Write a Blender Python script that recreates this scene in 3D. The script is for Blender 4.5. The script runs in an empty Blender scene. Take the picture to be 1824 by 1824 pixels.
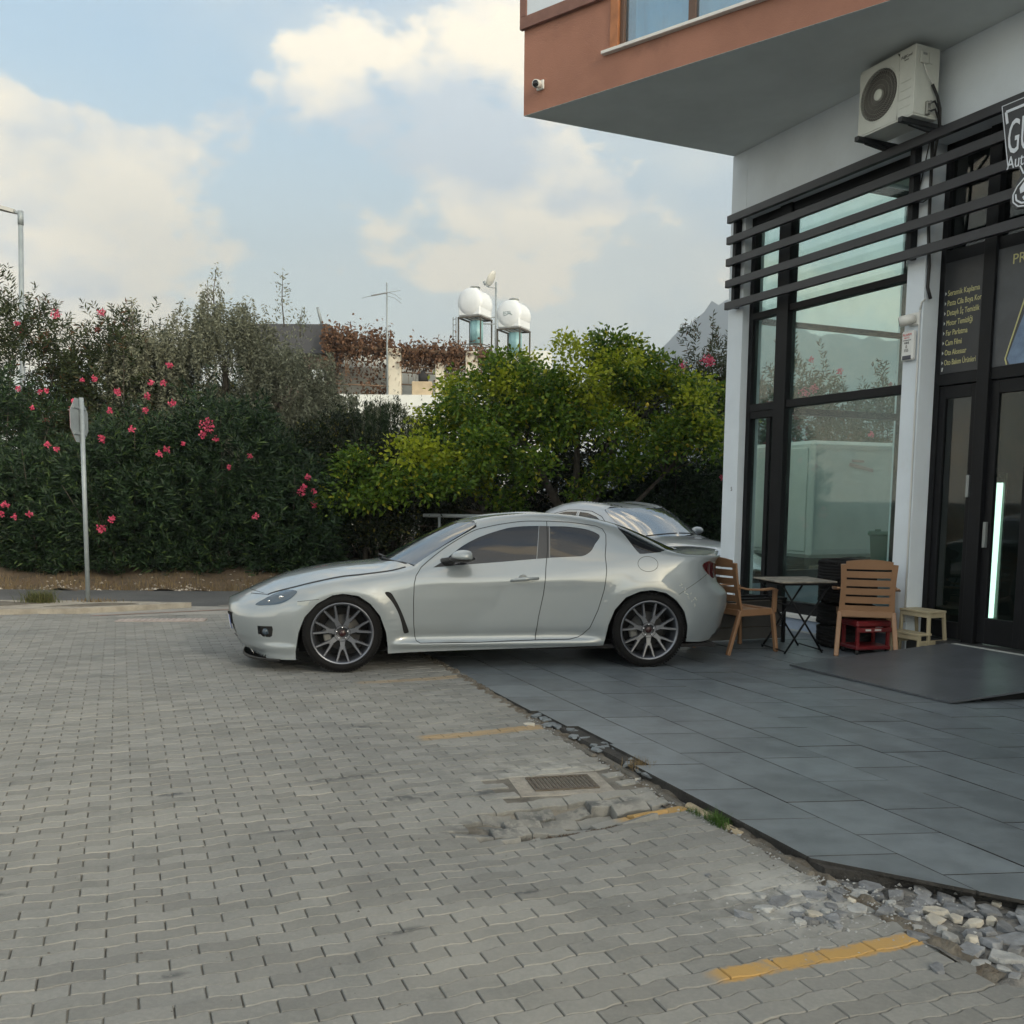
import bpy, bmesh, math, random
import numpy as np
from mathutils import Vector, Matrix
from mathutils.geometry import delaunay_2d_cdt
random.seed(7); RNG = np.random.default_rng(11)
SC = bpy.context.scene
COL = SC.collection
rad = math.radians
# ------------------------------------------------------------------ camera
FPX, CYP, HOR, CAMH, ROLL = 1720.0, 1080.0, 888.0, 1.50, rad(0.5)
PITCH = math.atan((CYP - HOR) / FPX)
fw = Vector((0, math.cos(PITCH), -math.sin(PITCH)))
r0, u0 = Vector((1, 0, 0)), Vector((0, math.sin(PITCH), math.cos(PITCH)))
rt = r0 * math.cos(ROLL) + u0 * math.sin(ROLL)
up = u0 * math.cos(ROLL) - r0 * math.sin(ROLL)
cd = bpy.data.cameras.new('camera')
cd.sensor_width = 36.0
cd.lens = FPX / 1824 * 36
cd.shift_y = (CYP - 912) / 1824
cd.clip_start, cd.clip_end = 0.05, 9000
cam = bpy.data.objects.new('camera', cd)
M = Matrix.Identity(4)
for i in range(3):
    M[i][0], M[i][1], M[i][2] = rt[i], up[i], -fw[i]
M[2][3] = CAMH
cam.matrix_world = M
COL.objects.link(cam)
SC.camera = cam
# ------------------------------------------------------------------ sky
SUN_AZ, SUN_EL = rad(140), rad(20)      # compass from +Y towards +X: behind the camera, to the right
world = bpy.data.worlds.new('World')
SC.world = world
world.use_nodes = True
NT = world.node_tree
NT.nodes.clear()

def nd(nt, typ, **kw):
    n = nt.nodes.new(typ)
    ins = kw.pop('ins', None)
    for k, v in kw.items():
        setattr(n, k, v)
    if ins:
        for k, v in ins.items():
            s = n.inputs[k]
            if hasattr(v, 'is_linked') or isinstance(v, bpy.types.NodeSocket):
                nt.links.new(v, s)
            else:
                s.default_value = v
    return n

def mth(nt, op, a, b=0.0, c=0.0, clamp=False):
    n = nd(nt, 'ShaderNodeMath', operation=op, use_clamp=clamp, ins={0: a, 1: b, 2: c})
    return n.outputs[0]

def sstep(nt, x, lo, hi):
    n = nd(nt, 'ShaderNodeMapRange', interpolation_type='SMOOTHSTEP', ins={0: x, 1: lo, 2: hi, 3: 0.0, 4: 1.0})
    return n.outputs[0]

def mixc(nt, f, a, b, mode='MIX'):
    n = nd(nt, 'ShaderNodeMix', data_type='RGBA', blend_type=mode, clamp_factor=True)
    for idx, v in ((0, f), (6, a), (7, b)):
        if isinstance(v, bpy.types.NodeSocket):
            nt.links.new(v, n.inputs[idx])
        else:
            if idx and not hasattr(v, '__len__'):
                v = (v, v, v)
            if idx and len(v) == 3:
                v = (*v, 1)
            n.inputs[idx].default_value = v
    return n.outputs[2]

def build_sky():
    nt = NT
    tc = nd(nt, 'ShaderNodeTexCoord').outputs['Generated']
    sky = nd(nt, 'ShaderNodeTexSky', sky_type='NISHITA', sun_disc=False, sun_elevation=SUN_EL, sun_rotation=SUN_AZ,
             altitude=50, air_density=1.0, dust_density=1.6, ozone_density=1.2).outputs[0]
    sep = nd(nt, 'ShaderNodeSeparateXYZ', ins={0: tc})
    x, y, z = sep.outputs
    azm = mth(nt, 'MULTIPLY', mth(nt, 'ARCTAN2', x, y), 57.2958)
    elv = mth(nt, 'MULTIPLY', mth(nt, 'ARCSINE', z), 57.2958)
    def fbm(off, sc, det=9.0, rough=0.56, dist=0.0):
        mp = nd(nt, 'ShaderNodeMapping', ins={0: tc, 'Location': off, 'Scale': (1, 1, 1.7)})
        return nd(nt, 'ShaderNodeTexNoise', noise_dimensions='3D', ins={'Vector': mp.outputs[0], 'Scale': sc, 'Detail': det, 'Roughness': rough, 'Distortion': dist}).outputs[0]
    f1 = fbm((3.1, 0.4, 0.2), 5.5, 7.0)
    f2 = fbm((3.1 + .012, 0.4 - .01, 0.2 - .075), 5.5, 4.0)
    fine = fbm((1.7, 5.4, 0.9), 17.0, 4.0, 0.6)
    big = fbm((7.7, 2.2, 1.0), 1.8, 3.0)
    # lumps of the cloudscape: azimuth, elevation, half widths (degrees), strength
    lumps = [(-25, 13.0, 9.0, 6.5, .28), (-28.5, 18.5, 3.8, 3.4, .13), (-20, 17, 4.0, 3.2, .12), (-15.6, 20.6, 2.4, 1.2, .13),
             (-7, 20.5, 9, 4.6, .27), (2, 19.3, 5, 3.2, .22), (-3, 27.5, 9, 3.0, .21), (-17.5, 26.2, 3.0, 1.0, .10),
             (5.0, 16.2, 2.2, 1.3, .17), (10.8, 16.2, 3.4, 1.5, .17), (-1.5, 16.3, 2.2, .9, .15), (-2.5, 12.5, 5.0, 1.2, .15),
             (-23, 24.0, 9, 3, -.30), (-13.5, 15.5, 2.6, 3.0, -.18), (6.5, 21.0, 4, 1.6, -.22)]
    ae = nd(nt, 'ShaderNodeCombineXYZ', ins={0: azm, 1: elv, 2: 0.0}).outputs[0]
    def lump(a0, e0, sx, sy):
        q = nd(nt, 'ShaderNodeVectorMath', operation='MULTIPLY_ADD', ins={0: ae, 1: (1 / sx, 1 / sy, 0), 2: (-a0 / sx, -e0 / sy, 0)}).outputs[0]
        dd = nd(nt, 'ShaderNodeVectorMath', operation='DOT_PRODUCT', ins={0: q, 1: q}).outputs['Value']
        return mth(nt, 'POWER', .3679, dd)
    tot = 0.0
    for a0, e0, sx, sy, k in lumps:
        tot = mth(nt, 'MULTIPLY_ADD', lump(a0, e0, sx, sy), k, tot)
    base = mth(nt, 'ADD', mth(nt, 'MULTIPLY', f1, 1.0), mth(nt, 'MULTIPLY', mth(nt, 'SUBTRACT', big, .5), .35))
    base = mth(nt, 'ADD', base, mth(nt, 'MULTIPLY', mth(nt, 'SUBTRACT', fine, .5), .26))
    dens = mth(nt, 'ADD', base, tot)
    alpha = mth(nt, 'MULTIPLY', sstep(nt, dens, .535, .64), .93)
    veil = mth(nt, 'MULTIPLY', sstep(nt, big, .30, .62), .42)
    alpha = mth(nt, 'MAXIMUM', alpha, veil)
    relief = mth(nt, 'MULTIPLY', mth(nt, 'SUBTRACT', f1, f2), 4.4)
    thick = sstep(nt, dens, .58, .98)
    light = mth(nt, 'ADD', mth(nt, 'SUBTRACT', .86, mth(nt, 'MULTIPLY', thick, .08)), relief)
    # the wide middle bank is seen from its grey underside
    grey = lump(-7.5, 20.0, 8.5, 4.0)
    light = mth(nt, 'SUBTRACT', light, mth(nt, 'MULTIPLY', grey, .62), clamp=True)
    ccol = mixc(nt, light, (6.0, 6.5, 6.95), (12.0, 10.3, 7.6))
    # pale haze low over the horizon, all the way round
    hz = mth(nt, 'SUBTRACT', 1.0, sstep(nt, mth(nt, 'ABSOLUTE', elv), 0.0, 27.0))
    skyc = mixc(nt, 1.0, sky, (SKYK[0], SKYK[1], SKYK[2]), 'MULTIPLY')
    skyc = mixc(nt, mth(nt, 'MULTIPLY', hz, .88), skyc, (9.2, 8.75, 7.35))
    col = mixc(nt, alpha, skyc, ccol)
    bg = nd(nt, 'ShaderNodeBackground', ins={'Color': col, 'Strength': 0.114})
    out = nd(nt, 'ShaderNodeOutputWorld', ins={0: bg.outputs[0]})
SKYK = (1.80, 1.86, 1.64)
build_sky()
world.cycles.sampling_method = 'MANUAL'
world.cycles.sample_map_resolution = 512
sd = bpy.data.lights.new('sun', 'SUN')
sd.energy, sd.angle, sd.color = 1.3, rad(14), (1.0, .88, .70)
sun = bpy.data.objects.new('sun', sd)
sdir = Vector((math.sin(SUN_AZ) * math.cos(SUN_EL), math.cos(SUN_AZ) * math.cos(SUN_EL), math.sin(SUN_EL)))
sun.rotation_euler = sdir.to_track_quat('Z', 'Y').to_euler()
sun.location = sdir * 60
COL.objects.link(sun)
vs = SC.view_settings
vs.view_transform, vs.look, vs.exposure, vs.gamma, vs.use_curve_mapping = 'Standard', 'None', 0.76, 1.0, False
SC.render.film_transparent = False
SC.cycles.max_bounces = 6
SC.cycles.diffuse_bounces = 3
SC.cycles.glossy_bounces = 3
SC.cycles.volume_bounces = 0
SC.cycles.transparent_max_bounces = 24
SC.cycles.use_denoising = True
SC.cycles.use_adaptive_sampling = True
SC.cycles.adaptive_threshold = .022
# ------------------------------------------------------------------ helpers
def tag(o, label=None, cat=None, group=None, kind=None):
    if label: o['label'] = label
    if cat: o['category'] = cat
    if group: o['group'] = group
    if kind: o['kind'] = kind
    return o

def empty(name, loc=(0, 0, 0), rz=0.0, label=None, cat=None, group=None, kind=None, parent=None):
    o = bpy.data.objects.new(name, None)
    o.empty_display_size = .2
    o.location = loc
    o.rotation_euler = (0, 0, rz)
    COL.objects.link(o)
    if parent: o.parent = parent
    return tag(o, label, cat, group, kind)

def add(name, me, parent=None, m=None, smooth=False):
    if m is not None:
        for k in (m if isinstance(m, (list, tuple)) else [m]):
            me.materials.append(k)
    if smooth:
        me.polygons.foreach_set('use_smooth', [True] * len(me.polygons))
    o = bpy.data.objects.new(name, me)
    COL.objects.link(o)
    if parent: o.parent = parent
    return o

class MB:
    """collects vertices and faces; build() links them as one mesh object"""
    def __init__(s):
        s.v, s.f, s.mi, s.sm = [], [], [], []
    def put(s, vs, fs, mi=0, sm=False):
        o = len(s.v)
        s.v += [tuple(p) for p in vs]
        s.f += [tuple(i + o for i in f) for f in fs]
        s.mi += [mi] * len(fs)
        s.sm += [sm] * len(fs)
        return s
    def box(s, x0, x1, y0, y1, z0, z1, mi=0, bev=0.0, T=None):
        if bev > 0:
            bev = min(bev, .49 * min(abs(x1 - x0), abs(y1 - y0), abs(z1 - z0)))
            bm = bmesh.new()
            bmesh.ops.create_cube(bm, size=1)
            for v in bm.verts:
                v.co = ((x0 + x1) / 2 + v.co.x * (x1 - x0), (y0 + y1) / 2 + v.co.y * (y1 - y0), (z0 + z1) / 2 + v.co.z * (z1 - z0))
            bmesh.ops.bevel(bm, geom=bm.edges[:], offset=bev, segments=1, affect='EDGES')
            bm.verts.index_update()
            vs = [v.co.copy() for v in bm.verts]
            fs = [[v.index for v in f.verts] for f in bm.faces]
            bm.free()
        else:
            vs = [Vector((x, y, z)) for z in (z0, z1) for y in (y0, y1) for x in (x0, x1)]
            fs = [(0, 2, 3, 1), (4, 5, 7, 6), (0, 1, 5, 4), (1, 3, 7, 5), (3, 2, 6, 7), (2, 0, 4, 6)]
        if T is not None: vs = [T @ v for v in vs]
        return s.put(vs, fs, mi)
    def bar(s, a, b, w, h=None, mi=0, upv=(0, 0, 1), bev=0.0):
        a, b = Vector(a), Vector(b)
        h = h or w
        d = (b - a); L = d.length; d.normalize()
        u = Vector(upv)
        if abs(d.dot(u)) > .98: u = Vector((0, 1, 0))
        sd_ = d.cross(u).normalized(); u = sd_.cross(d)
        T = Matrix(((d.x, sd_.x, u.x, a.x), (d.y, sd_.y, u.y, a.y), (d.z, sd_.z, u.z, a.z), (0, 0, 0, 1)))
        return s.box(0, L, -w / 2, w / 2, -h / 2, h / 2, mi, bev, T)
    def tube(s, pts, r, n=8, mi=0, cap=True, sm=True):
        pts = [Vector(p) for p in pts]
        rs = r if hasattr(r, '__len__') else [r] * len(pts)
        vs, fs = [], []
        ref = None
        for i, p in enumerate(pts):
            d = (pts[min(i + 1, len(pts) - 1)] - pts[max(i - 1, 0)])
            if d.length < 1e-9: d = Vector((0, 0, 1))
            d.normalize()
            if ref is None or abs(ref.dot(d)) > .98:
                ref = Vector((0, 0, 1)) if abs(d.z) < .9 else Vector((1, 0, 0))
            sx = d.cross(ref).normalized(); sy = sx.cross(d); ref = sy
            for k in range(n):
                a = 2 * math.pi * k / n
                vs.append(p + (sx * math.cos(a) + sy * math.sin(a)) * rs[i])
        for i in range(len(pts) - 1):
            for k in range(n):
                fs.append((i * n + k, i * n + (k + 1) % n, (i + 1) * n + (k + 1) % n, (i + 1) * n + k))
        if cap:
            fs.append(tuple(range(n - 1, -1, -1)))
            fs.append(tuple((len(pts) - 1) * n + k for k in range(n)))
        return s.put(vs, fs, mi, sm)
    def lathe(s, prof, n=32, axis='Z', T=None, mi=0, sm=True, closed=False, cap=False):
        vs, fs = [], []
        for (r, h) in prof:
            for k in range(n):
                a = 2 * math.pi * k / n
                c, q = r * math.cos(a), r * math.sin(a)
                vs.append(Vector((c, q, h)) if axis == 'Z' else (Vector((c, h, q)) if axis == 'Y' else Vector((h, c, q))))
        m = len(prof)
        for i in range(m - 1 if not closed else m):
            j = (i + 1) % m
            for k in range(n):
                fs.append((i * n + k, i * n + (k + 1) % n, j * n + (k + 1) % n, j * n + k))
        if cap and not closed:
            if prof[0][0] > 1e-4: fs.append(tuple(range(n - 1, -1, -1)))
            if prof[-1][0] > 1e-4: fs.append(tuple((m - 1) * n + k for k in range(n)))
        if T is not None: vs = [T @ v for v in vs]
        return s.put(vs, fs, mi, sm)
    def prism(s, poly, h0, h1, axis='Z', mi=0, T=None):
        n = len(poly)
        def P(a, b, h):
            return Vector((a, b, h)) if axis == 'Z' else (Vector((a, h, b)) if axis == 'Y' else Vector((h, a, b)))
        vs = [P(a, b, h0) for a, b in poly] + [P(a, b, h1) for a, b in poly]
        fs = [tuple(range(n - 1, -1, -1)), tuple(range(n, 2 * n))] + [(i, (i + 1) % n, n + (i + 1) % n, n + i) for i in range(n)]
        if T is not None: vs = [T @ v for v in vs]
        return s.put(vs, fs, mi)
    def mesh(s, name):
        me = bpy.data.meshes.new(name)
        me.from_pydata(s.v, [], s.f)
        me.polygons.foreach_set('material_index', s.mi)
        me.polygons.foreach_set('use_smooth', s.sm)
        bm = bmesh.new(); bm.from_mesh(me)
        bmesh.ops.recalc_face_normals(bm, faces=bm.faces)
        bm.to_mesh(me); bm.free()
        me.update()
        return me
    def build(s, name, m, parent=None, label=None):
        o = add(name, s.mesh(name), parent, m)
        if label: o['label'] = label
        return o

def npmesh(name, V, F):
    """fast mesh from numpy: V (n,3), F (m,k) all faces of k corners"""
    me = bpy.data.meshes.new(name)
    V = np.ascontiguousarray(V, np.float32); F = np.ascontiguousarray(F, np.int32)
    me.vertices.add(len(V)); me.vertices.foreach_set('co', V.ravel())
    m, k = F.shape
    me.loops.add(m * k); me.loops.foreach_set('vertex_index', F.ravel())
    me.polygons.add(m); me.polygons.foreach_set('loop_start', np.arange(0, m * k, k, dtype=np.int32))
    me.update(calc_edges=True)
    return me

def dup(root, loc=None, rz=None, label=None):
    r = root.copy(); COL.objects.link(r)
    if loc is not None: r.location = loc
    if rz is not None: r.rotation_euler = (0, 0, rz)
    if label: r['label'] = label
    for ch in list(root.children):
        c = ch.copy(); COL.objects.link(c); c.parent = r
        for g in list(ch.children):
            d = g.copy(); COL.objects.link(d); d.parent = c
    return r

def text_mesh(name, txt, size, m, parent, T, extrude=.001, align='LEFT', shear=0.0, xs=1.0):
    cu = bpy.data.curves.new(name, 'FONT')
    cu.body, cu.size, cu.extrude, cu.align_x, cu.shear = txt, size, extrude, align, shear
    cu.resolution_u = 3
    o = bpy.data.objects.new(name, cu)
    COL.objects.link(o)
    dg = bpy.context.evaluated_depsgraph_get()
    me = bpy.data.meshes.new_from_object(o.evaluated_get(dg))
    bpy.data.objects.remove(o)
    me.transform(T @ Matrix.Diagonal((xs, 1, 1, 1)))
    me.materials.clear()
    return add(name, me, parent, m)
# ------------------------------------------------------------------ materials
MATS = {}
def mat(name, col, rough=.6, metal=0.0, var=0.0, scale=6.0, bump=0.0, bscale=40.0, coat=0.0, isl=0.0, spec=.5, col2=None, space='Object', trans=0.0, detail=5.0, stain=None):
    if name in MATS: return MATS[name]
    m = bpy.data.materials.new(name); m.use_nodes = True
    nt = m.node_tree
    b = nt.nodes['Principled BSDF']
    b.inputs['Roughness'].default_value = rough
    b.inputs['Metallic'].default_value = metal
    b.inputs['Specular IOR Level'].default_value = spec
    if coat:
        b.inputs['Coat Weight'].default_value = coat
        b.inputs['Coat Roughness'].default_value = .04
    c = (*col, 1)
    out = None
    if space == 'World':
        vec = nd(nt, 'ShaderNodeNewGeometry').outputs['Position']
    else:
        vec = nd(nt, 'ShaderNodeTexCoord').outputs['Object']
    if var or col2:
        n = nd(nt, 'ShaderNodeTexNoise', ins={'Vector': vec, 'Scale': scale, 'Detail': detail, 'Roughness': .62})
        fac = sstep(nt, n.outputs[0], .30, .70)
        c2 = col2 or tuple(k * (1 + var) for k in col)
        c1 = col if col2 else tuple(k * (1 - var) for k in col)
        out = mixc(nt, fac, c1, c2)
    if stain:
        n = nd(nt, 'ShaderNodeTexNoise', ins={'Vector': vec, 'Scale': stain[0], 'Detail': 6.0, 'Roughness': .65})
        out = mixc(nt, mth(nt, 'MULTIPLY', sstep(nt, n.outputs[0], stain[1], stain[1] + .18), stain[3]), out if out else c, stain[2])
    if isl:
        r = nd(nt, 'ShaderNodeNewGeometry').outputs['Random Per Island']
        oi = nd(nt, 'ShaderNodeObjectInfo').outputs['Random']
        fr = mth(nt, 'FRACT', mth(nt, 'ADD', r, oi))
        k = mth(nt, 'ADD', mth(nt, 'MULTIPLY', fr, 2 * isl), 1 - isl)
        out = mixc(nt, 1.0, out if out else c, nd(nt, 'ShaderNodeCombineColor', ins={0: k, 1: k, 2: k}).outputs[0], 'MULTIPLY')
    if out: nt.links.new(out, b.inputs['Base Color'])
    else: b.inputs['Base Color'].default_value = c
    if bump:
        n = nd(nt, 'ShaderNodeTexNoise', ins={'Vector': vec, 'Scale': bscale, 'Detail': 6.0, 'Roughness': .6})
        bp = nd(nt, 'ShaderNodeBump', ins={'Strength': bump, 'Distance': .02, 'Height': n.outputs[0]})
        nt.links.new(bp.outputs[0], b.inputs['Normal'])
    if trans:
        tr = nd(nt, 'ShaderNodeBsdfTranslucent')
        if out: nt.links.new(out, tr.inputs[0])
        else: tr.inputs[0].default_value = c
        mx = nd(nt, 'ShaderNodeMixShader', ins={0: trans, 1: b.outputs[0], 2: tr.outputs[0]})
        nt.links.new(mx.outputs[0], nt.nodes['Material Output'].inputs[0])
    MATS[name] = m
    return m

def glass_mat(name, tint, refl=.06, dust=.05, dustcol=(.5, .6, .58), ior=1.5, rough=.02):
    m = bpy.data.materials.new(name); m.use_nodes = True
    nt = m.node_tree; nt.nodes.clear()
    tr = nd(nt, 'ShaderNodeBsdfTransparent', ins={0: (*tint, 1)})
    df = nd(nt, 'ShaderNodeBsdfDiffuse', ins={0: (*dustcol, 1)})
    geo = nd(nt, 'ShaderNodeNewGeometry')
    n = nd(nt, 'ShaderNodeTexNoise', ins={'Vector': geo.outputs['Position'], 'Scale': 1.8, 'Detail': 6.0})
    a = nd(nt, 'ShaderNodeMixShader', ins={0: mth(nt, 'MULTIPLY', sstep(nt, n.outputs[0], .25, .8), dust * 2), 1: tr.outputs[0], 2: df.outputs[0]})
    gl = nd(nt, 'ShaderNodeBsdfGlossy', ins={'Color': (1, 1, 1, 1), 'Roughness': rough})
    lw = nd(nt, 'ShaderNodeLayerWeight', ins={0: .5}).outputs['Facing']
    k = mth(nt, 'MULTIPLY_ADD', mth(nt, 'POWER', lw, 4.5), 1 - refl, refl, clamp=True)
    mx = nd(nt, 'ShaderNodeMixShader', ins={0: k, 1: a.outputs[0], 2: gl.outputs[0]})
    nd(nt, 'ShaderNodeOutputMaterial', ins={0: mx.outputs[0]})
    return m

def leaf_mat(name, c1, c2, rough=.6, trans=.28, c3=None):
    """colour differs from leaf to leaf (random per island)"""
    m = bpy.data.materials.new(name); m.use_nodes = True
    nt = m.node_tree; b = nt.nodes['Principled BSDF']
    r = nd(nt, 'ShaderNodeNewGeometry').outputs['Random Per Island']
    ramp = nd(nt, 'ShaderNodeValToRGB', ins={0: r})
    e = ramp.color_ramp.elements
    e[0].color = (*c1, 1); e[1].color = (*c2, 1); e[1].position = .9 if c3 else 1.0
    if c3:
        k = ramp.color_ramp.elements.new(.97); k.color = (*c3, 1)
    nt.links.new(ramp.outputs[0], b.inputs['Base Color'])
    b.inputs['Roughness'].default_value = rough
    b.inputs['Specular IOR Level'].default_value = .3
    tr = nd(nt, 'ShaderNodeBsdfTranslucent', ins={0: ramp.outputs[0]})
    mx = nd(nt, 'ShaderNodeMixShader', ins={0: trans, 1: b.outputs[0], 2: tr.outputs[0]})
    nt.links.new(mx.outputs[0], nt.nodes['Material Output'].inputs[0])
    return m
# ------------------------------------------------------------------ ground
C22, S22 = math.cos(rad(22)), math.sin(rad(22))
def W2(n, d, z=0.0):
    """kerb frame (n across, d along the kerb) to world"""
    return Vector((n * C22 - d * S22, n * S22 + d * C22, z))
def ND(x, y): return (x * C22 + y * S22, -x * S22 + y * C22)
def sm(a, b, x):
    t = min(1, max(0, (x - a) / (b - a))); return t * t * (3 - 2 * t)
KERB = 2.655
ROTZ22 = rad(22)
def plaza_z(n, d):
    z = -.058 + .052 * sm(4.6, 7.6, d)
    # the sunk patch beside the gully
    q = math.exp(-((n - 2.05) / .42) ** 2 - ((d - 4.22) / .16) ** 2)
    z -= .085 * q
    q2 = math.exp(-((n - 1.6) / .5) ** 2 - ((d - 3.95) / .35) ** 2)
    z -= .022 * q2
    z += .006 * math.sin(n * 1.7 + .6) * math.sin(d * 1.3) + .004 * math.sin(n * 4.1 + d * 2.7)
    return z

def paver_material():
    m = bpy.data.materials.new('concrete_paver'); m.use_nodes = True
    nt = m.node_tree; b = nt.nodes['Principled BSDF']
    pos = nd(nt, 'ShaderNodeNewGeometry').outputs['Position']
    mp = nd(nt, 'ShaderNodeMapping', ins={0: pos, 'Rotation': (0, 0, -ROTZ22)})
    sep = nd(nt, 'ShaderNodeSeparateXYZ', ins={0: mp.outputs[0]})
    n_, d_ = sep.outputs[0], sep.outputs[1]
    def noise(s, det=5.0, rough=.6, v=pos):
        return nd(nt, 'ShaderNodeTexNoise', ins={'Vector': v, 'Scale': s, 'Detail': det, 'Roughness': rough}).outputs[0]
    big, mid, fin = noise(.55, 4.0), noise(3.2, 6.0, .65), noise(60.0, 4.0)
    c = mixc(nt, sstep(nt, big, .33, .68), (.174, .178, .174), (.222, .221, .206))
    c = mixc(nt, mth(nt, 'MULTIPLY', sstep(nt, mid, .46, .70), .55), c, (.142, .148, .142))
    c = mixc(nt, mth(nt, 'MULTIPLY', sstep(nt, fin, .35, .75), .25), c, (.30, .30, .275))
    geo = nd(nt, 'ShaderNodeNewGeometry')
    oi = nd(nt, 'ShaderNodeObjectInfo')
    fr = mth(nt, 'FRACT', mth(nt, 'ADD', geo.outputs['Random Per Island'], oi.outputs['Random']))
    k = mth(nt, 'ADD', mth(nt, 'MULTIPLY', fr, .28), .86)
    c = mixc(nt, 1.0, c, nd(nt, 'ShaderNodeCombineColor', ins={0: k, 1: k, 2: k}).outputs[0], 'MULTIPLY')
    # rubber and oil marks, kept to a few places, and pale stone dust near the rubble
    def blob(n0, d0, sn, sdd):
        a = mth(nt, 'DIVIDE', mth(nt, 'SUBTRACT', n_, n0), sn); e = mth(nt, 'DIVIDE', mth(nt, 'SUBTRACT', d_, d0), sdd)
        return mth(nt, 'EXPONENT', mth(nt, 'MULTIPLY', mth(nt, 'ADD', mth(nt, 'MULTIPLY', a, a), mth(nt, 'MULTIPLY', e, e)), -1.0))
    tot = None
    for (n0, d0, sn, sdd) in [(.66, 4.46, .11, .02), (.98, 4.38, .05, .012), (1.33, 4.76, .16, .05), (1.42, 6.26, .10, .04), (1.76, 4.68, .18, .05), (1.92, 4.33, .12, .07), (2.2, 4.36, .16, .04),
                              (2.4, 4.33, .1, .06), (.2, 5.2, .10, .03), (.1, 3.2, .05, .02), (-.5, 4.1, .06, .02), (1.1, 5.2, .25, .03), (1.62, 4.25, .22, .10), (.9, 3.25, .10, .02), (1.45, 3.4, .07, .02)]:
        g = blob(n0, d0, sn, sdd)
        tot = g if tot is None else mth(nt, 'MAXIMUM', tot, g)
    dk = mth(nt, 'MULTIPLY', mth(nt, 'MULTIPLY', tot, sstep(nt, noise(22.0, 5.0), .36, .56)), .9)
    c = mixc(nt, dk, c, (.060, .066, .070))
    dust = mth(nt, 'MULTIPLY', blob(2.45, 2.98, .45, .28), sstep(nt, noise(7.0, 6.0), .38, .62))
    c = mixc(nt, mth(nt, 'MULTIPLY', dust, .75), c, (.40, .405, .39))
    dust2 = mth(nt, 'MULTIPLY', blob(2.25, 4.95, .6, .3), sstep(nt, noise(9.0, 6.0), .42, .62))
    c = mixc(nt, mth(nt, 'MULTIPLY', dust2, .5), c, (.42, .42, .39))
    # grimy line of the old drainage dip, and a broad tyre track
    dip = mth(nt, 'SUBTRACT', 1.0, sstep(nt, mth(nt, 'ABSOLUTE', mth(nt, 'SUBTRACT', d_, mth(nt, 'MULTIPLY_ADD', n_, .06, 9.70))), .05, .24))
    c = mixc(nt, mth(nt, 'MULTIPLY', mth(nt, 'MULTIPLY', dip, sstep(nt, noise(5.0, 5.0), .36, .60)), .40), c, (.10, .105, .105))
    trk_ = mth(nt, 'SUBTRACT', 1.0, sstep(nt, mth(nt, 'ABSOLUTE', mth(nt, 'SUBTRACT', n_, mth(nt, 'MULTIPLY_ADD', d_, .10, .55))), .05, .22))
    c = mixc(nt, mth(nt, 'MULTIPLY', mth(nt, 'MULTIPLY', trk_, sstep(nt, noise(2.6, 6.0), .42, .66)), .30), c, (.115, .118, .118))
    # worn yellow bay lines
    jit = mth(nt, 'MULTIPLY', mth(nt, 'SUBTRACT', noise(26.0, 5.0), .5), .05)
    pm = None
    for d0, w, n0, amt in ((2.535, .047, 1.71, .92), (4.10, .052, 2.20, .85), (5.88, .06, 1.70, .50), (7.65, .06, 1.70, .30)):
        dd = mth(nt, 'ABSOLUTE', mth(nt, 'ADD', mth(nt, 'SUBTRACT', d_, d0), jit))
        a = mth(nt, 'SUBTRACT', 1.0, sstep(nt, dd, w - .012, w + .006))
        e = mth(nt, 'MULTIPLY', sstep(nt, mth(nt, 'ADD', n_, jit), n0, n0 + .10), amt)
        a = mth(nt, 'MULTIPLY', a, e)
        pm = a if pm is None else mth(nt, 'MAXIMUM', pm, a)
    pm = mth(nt, 'MULTIPLY', pm, mth(nt, 'ADD', mth(nt, 'MULTIPLY', sstep(nt, noise(14.0, 6.0, .7), .30, .50), .65), .35))
    c = mixc(nt, mth(nt, 'MULTIPLY', pm, .88), c, (.42, .25, .06))
    nt.links.new(c, b.inputs['Base Color'])
    b.inputs['Roughness'].default_value = .82
    b.inputs['Specular IOR Level'].default_value = .35
    h = mth(nt, 'ADD', mth(nt, 'MULTIPLY', noise(90.0, 5.0), .6), mth(nt, 'MULTIPLY', noise(18.0, 4.0), .6))
    bp = nd(nt, 'ShaderNodeBump', ins={'Strength': .22, 'Distance': .012, 'Height': h})
    nt.links.new(bp.outputs[0], b.inputs['Normal'])
    return m
M_PAV = paver_material()
M_BED = mat('joint_sand', (.20, .19, .165), .95, col2=(.075, .07, .062), scale=3.5, bump=.5, bscale=70, space='World')
M_EARTH = mat('bare_earth', (.13, .10, .072), .95, col2=(.075, .06, .045), scale=2.5, bump=.8, bscale=14, space='World')
M_ASPH = mat('asphalt', (.070, .073, .076), .88, col2=(.098, .10, .10), scale=.9, bump=.5, bscale=120, space='World')
M_CONC = mat('old_concrete', (.40, .37, .315), .9, col2=(.30, .28, .24), scale=3, bump=.5, bscale=50, space='World')
M_TILE = mat('grey_stone_tile', (.128, .150, .168), .42, var=.16, scale=5, bump=.12, bscale=140, isl=.13, space='World', stain=(2.2, .50, (.082, .096, .110), .85), spec=.6)
M_MORTAR = mat('dark_mortar', (.020, .020, .020), .95, bump=.6, bscale=60, col2=(.045, .043, .040), scale=8, space='World')

g = MB(); R = 4000
g.put([(-R, -R, -.32), (R, -R, -.32), (R, R, -.32), (-R, R, -.32)], [(0, 1, 2, 3)])
tag(g.build('ground', M_EARTH), kind='structure')

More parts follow.
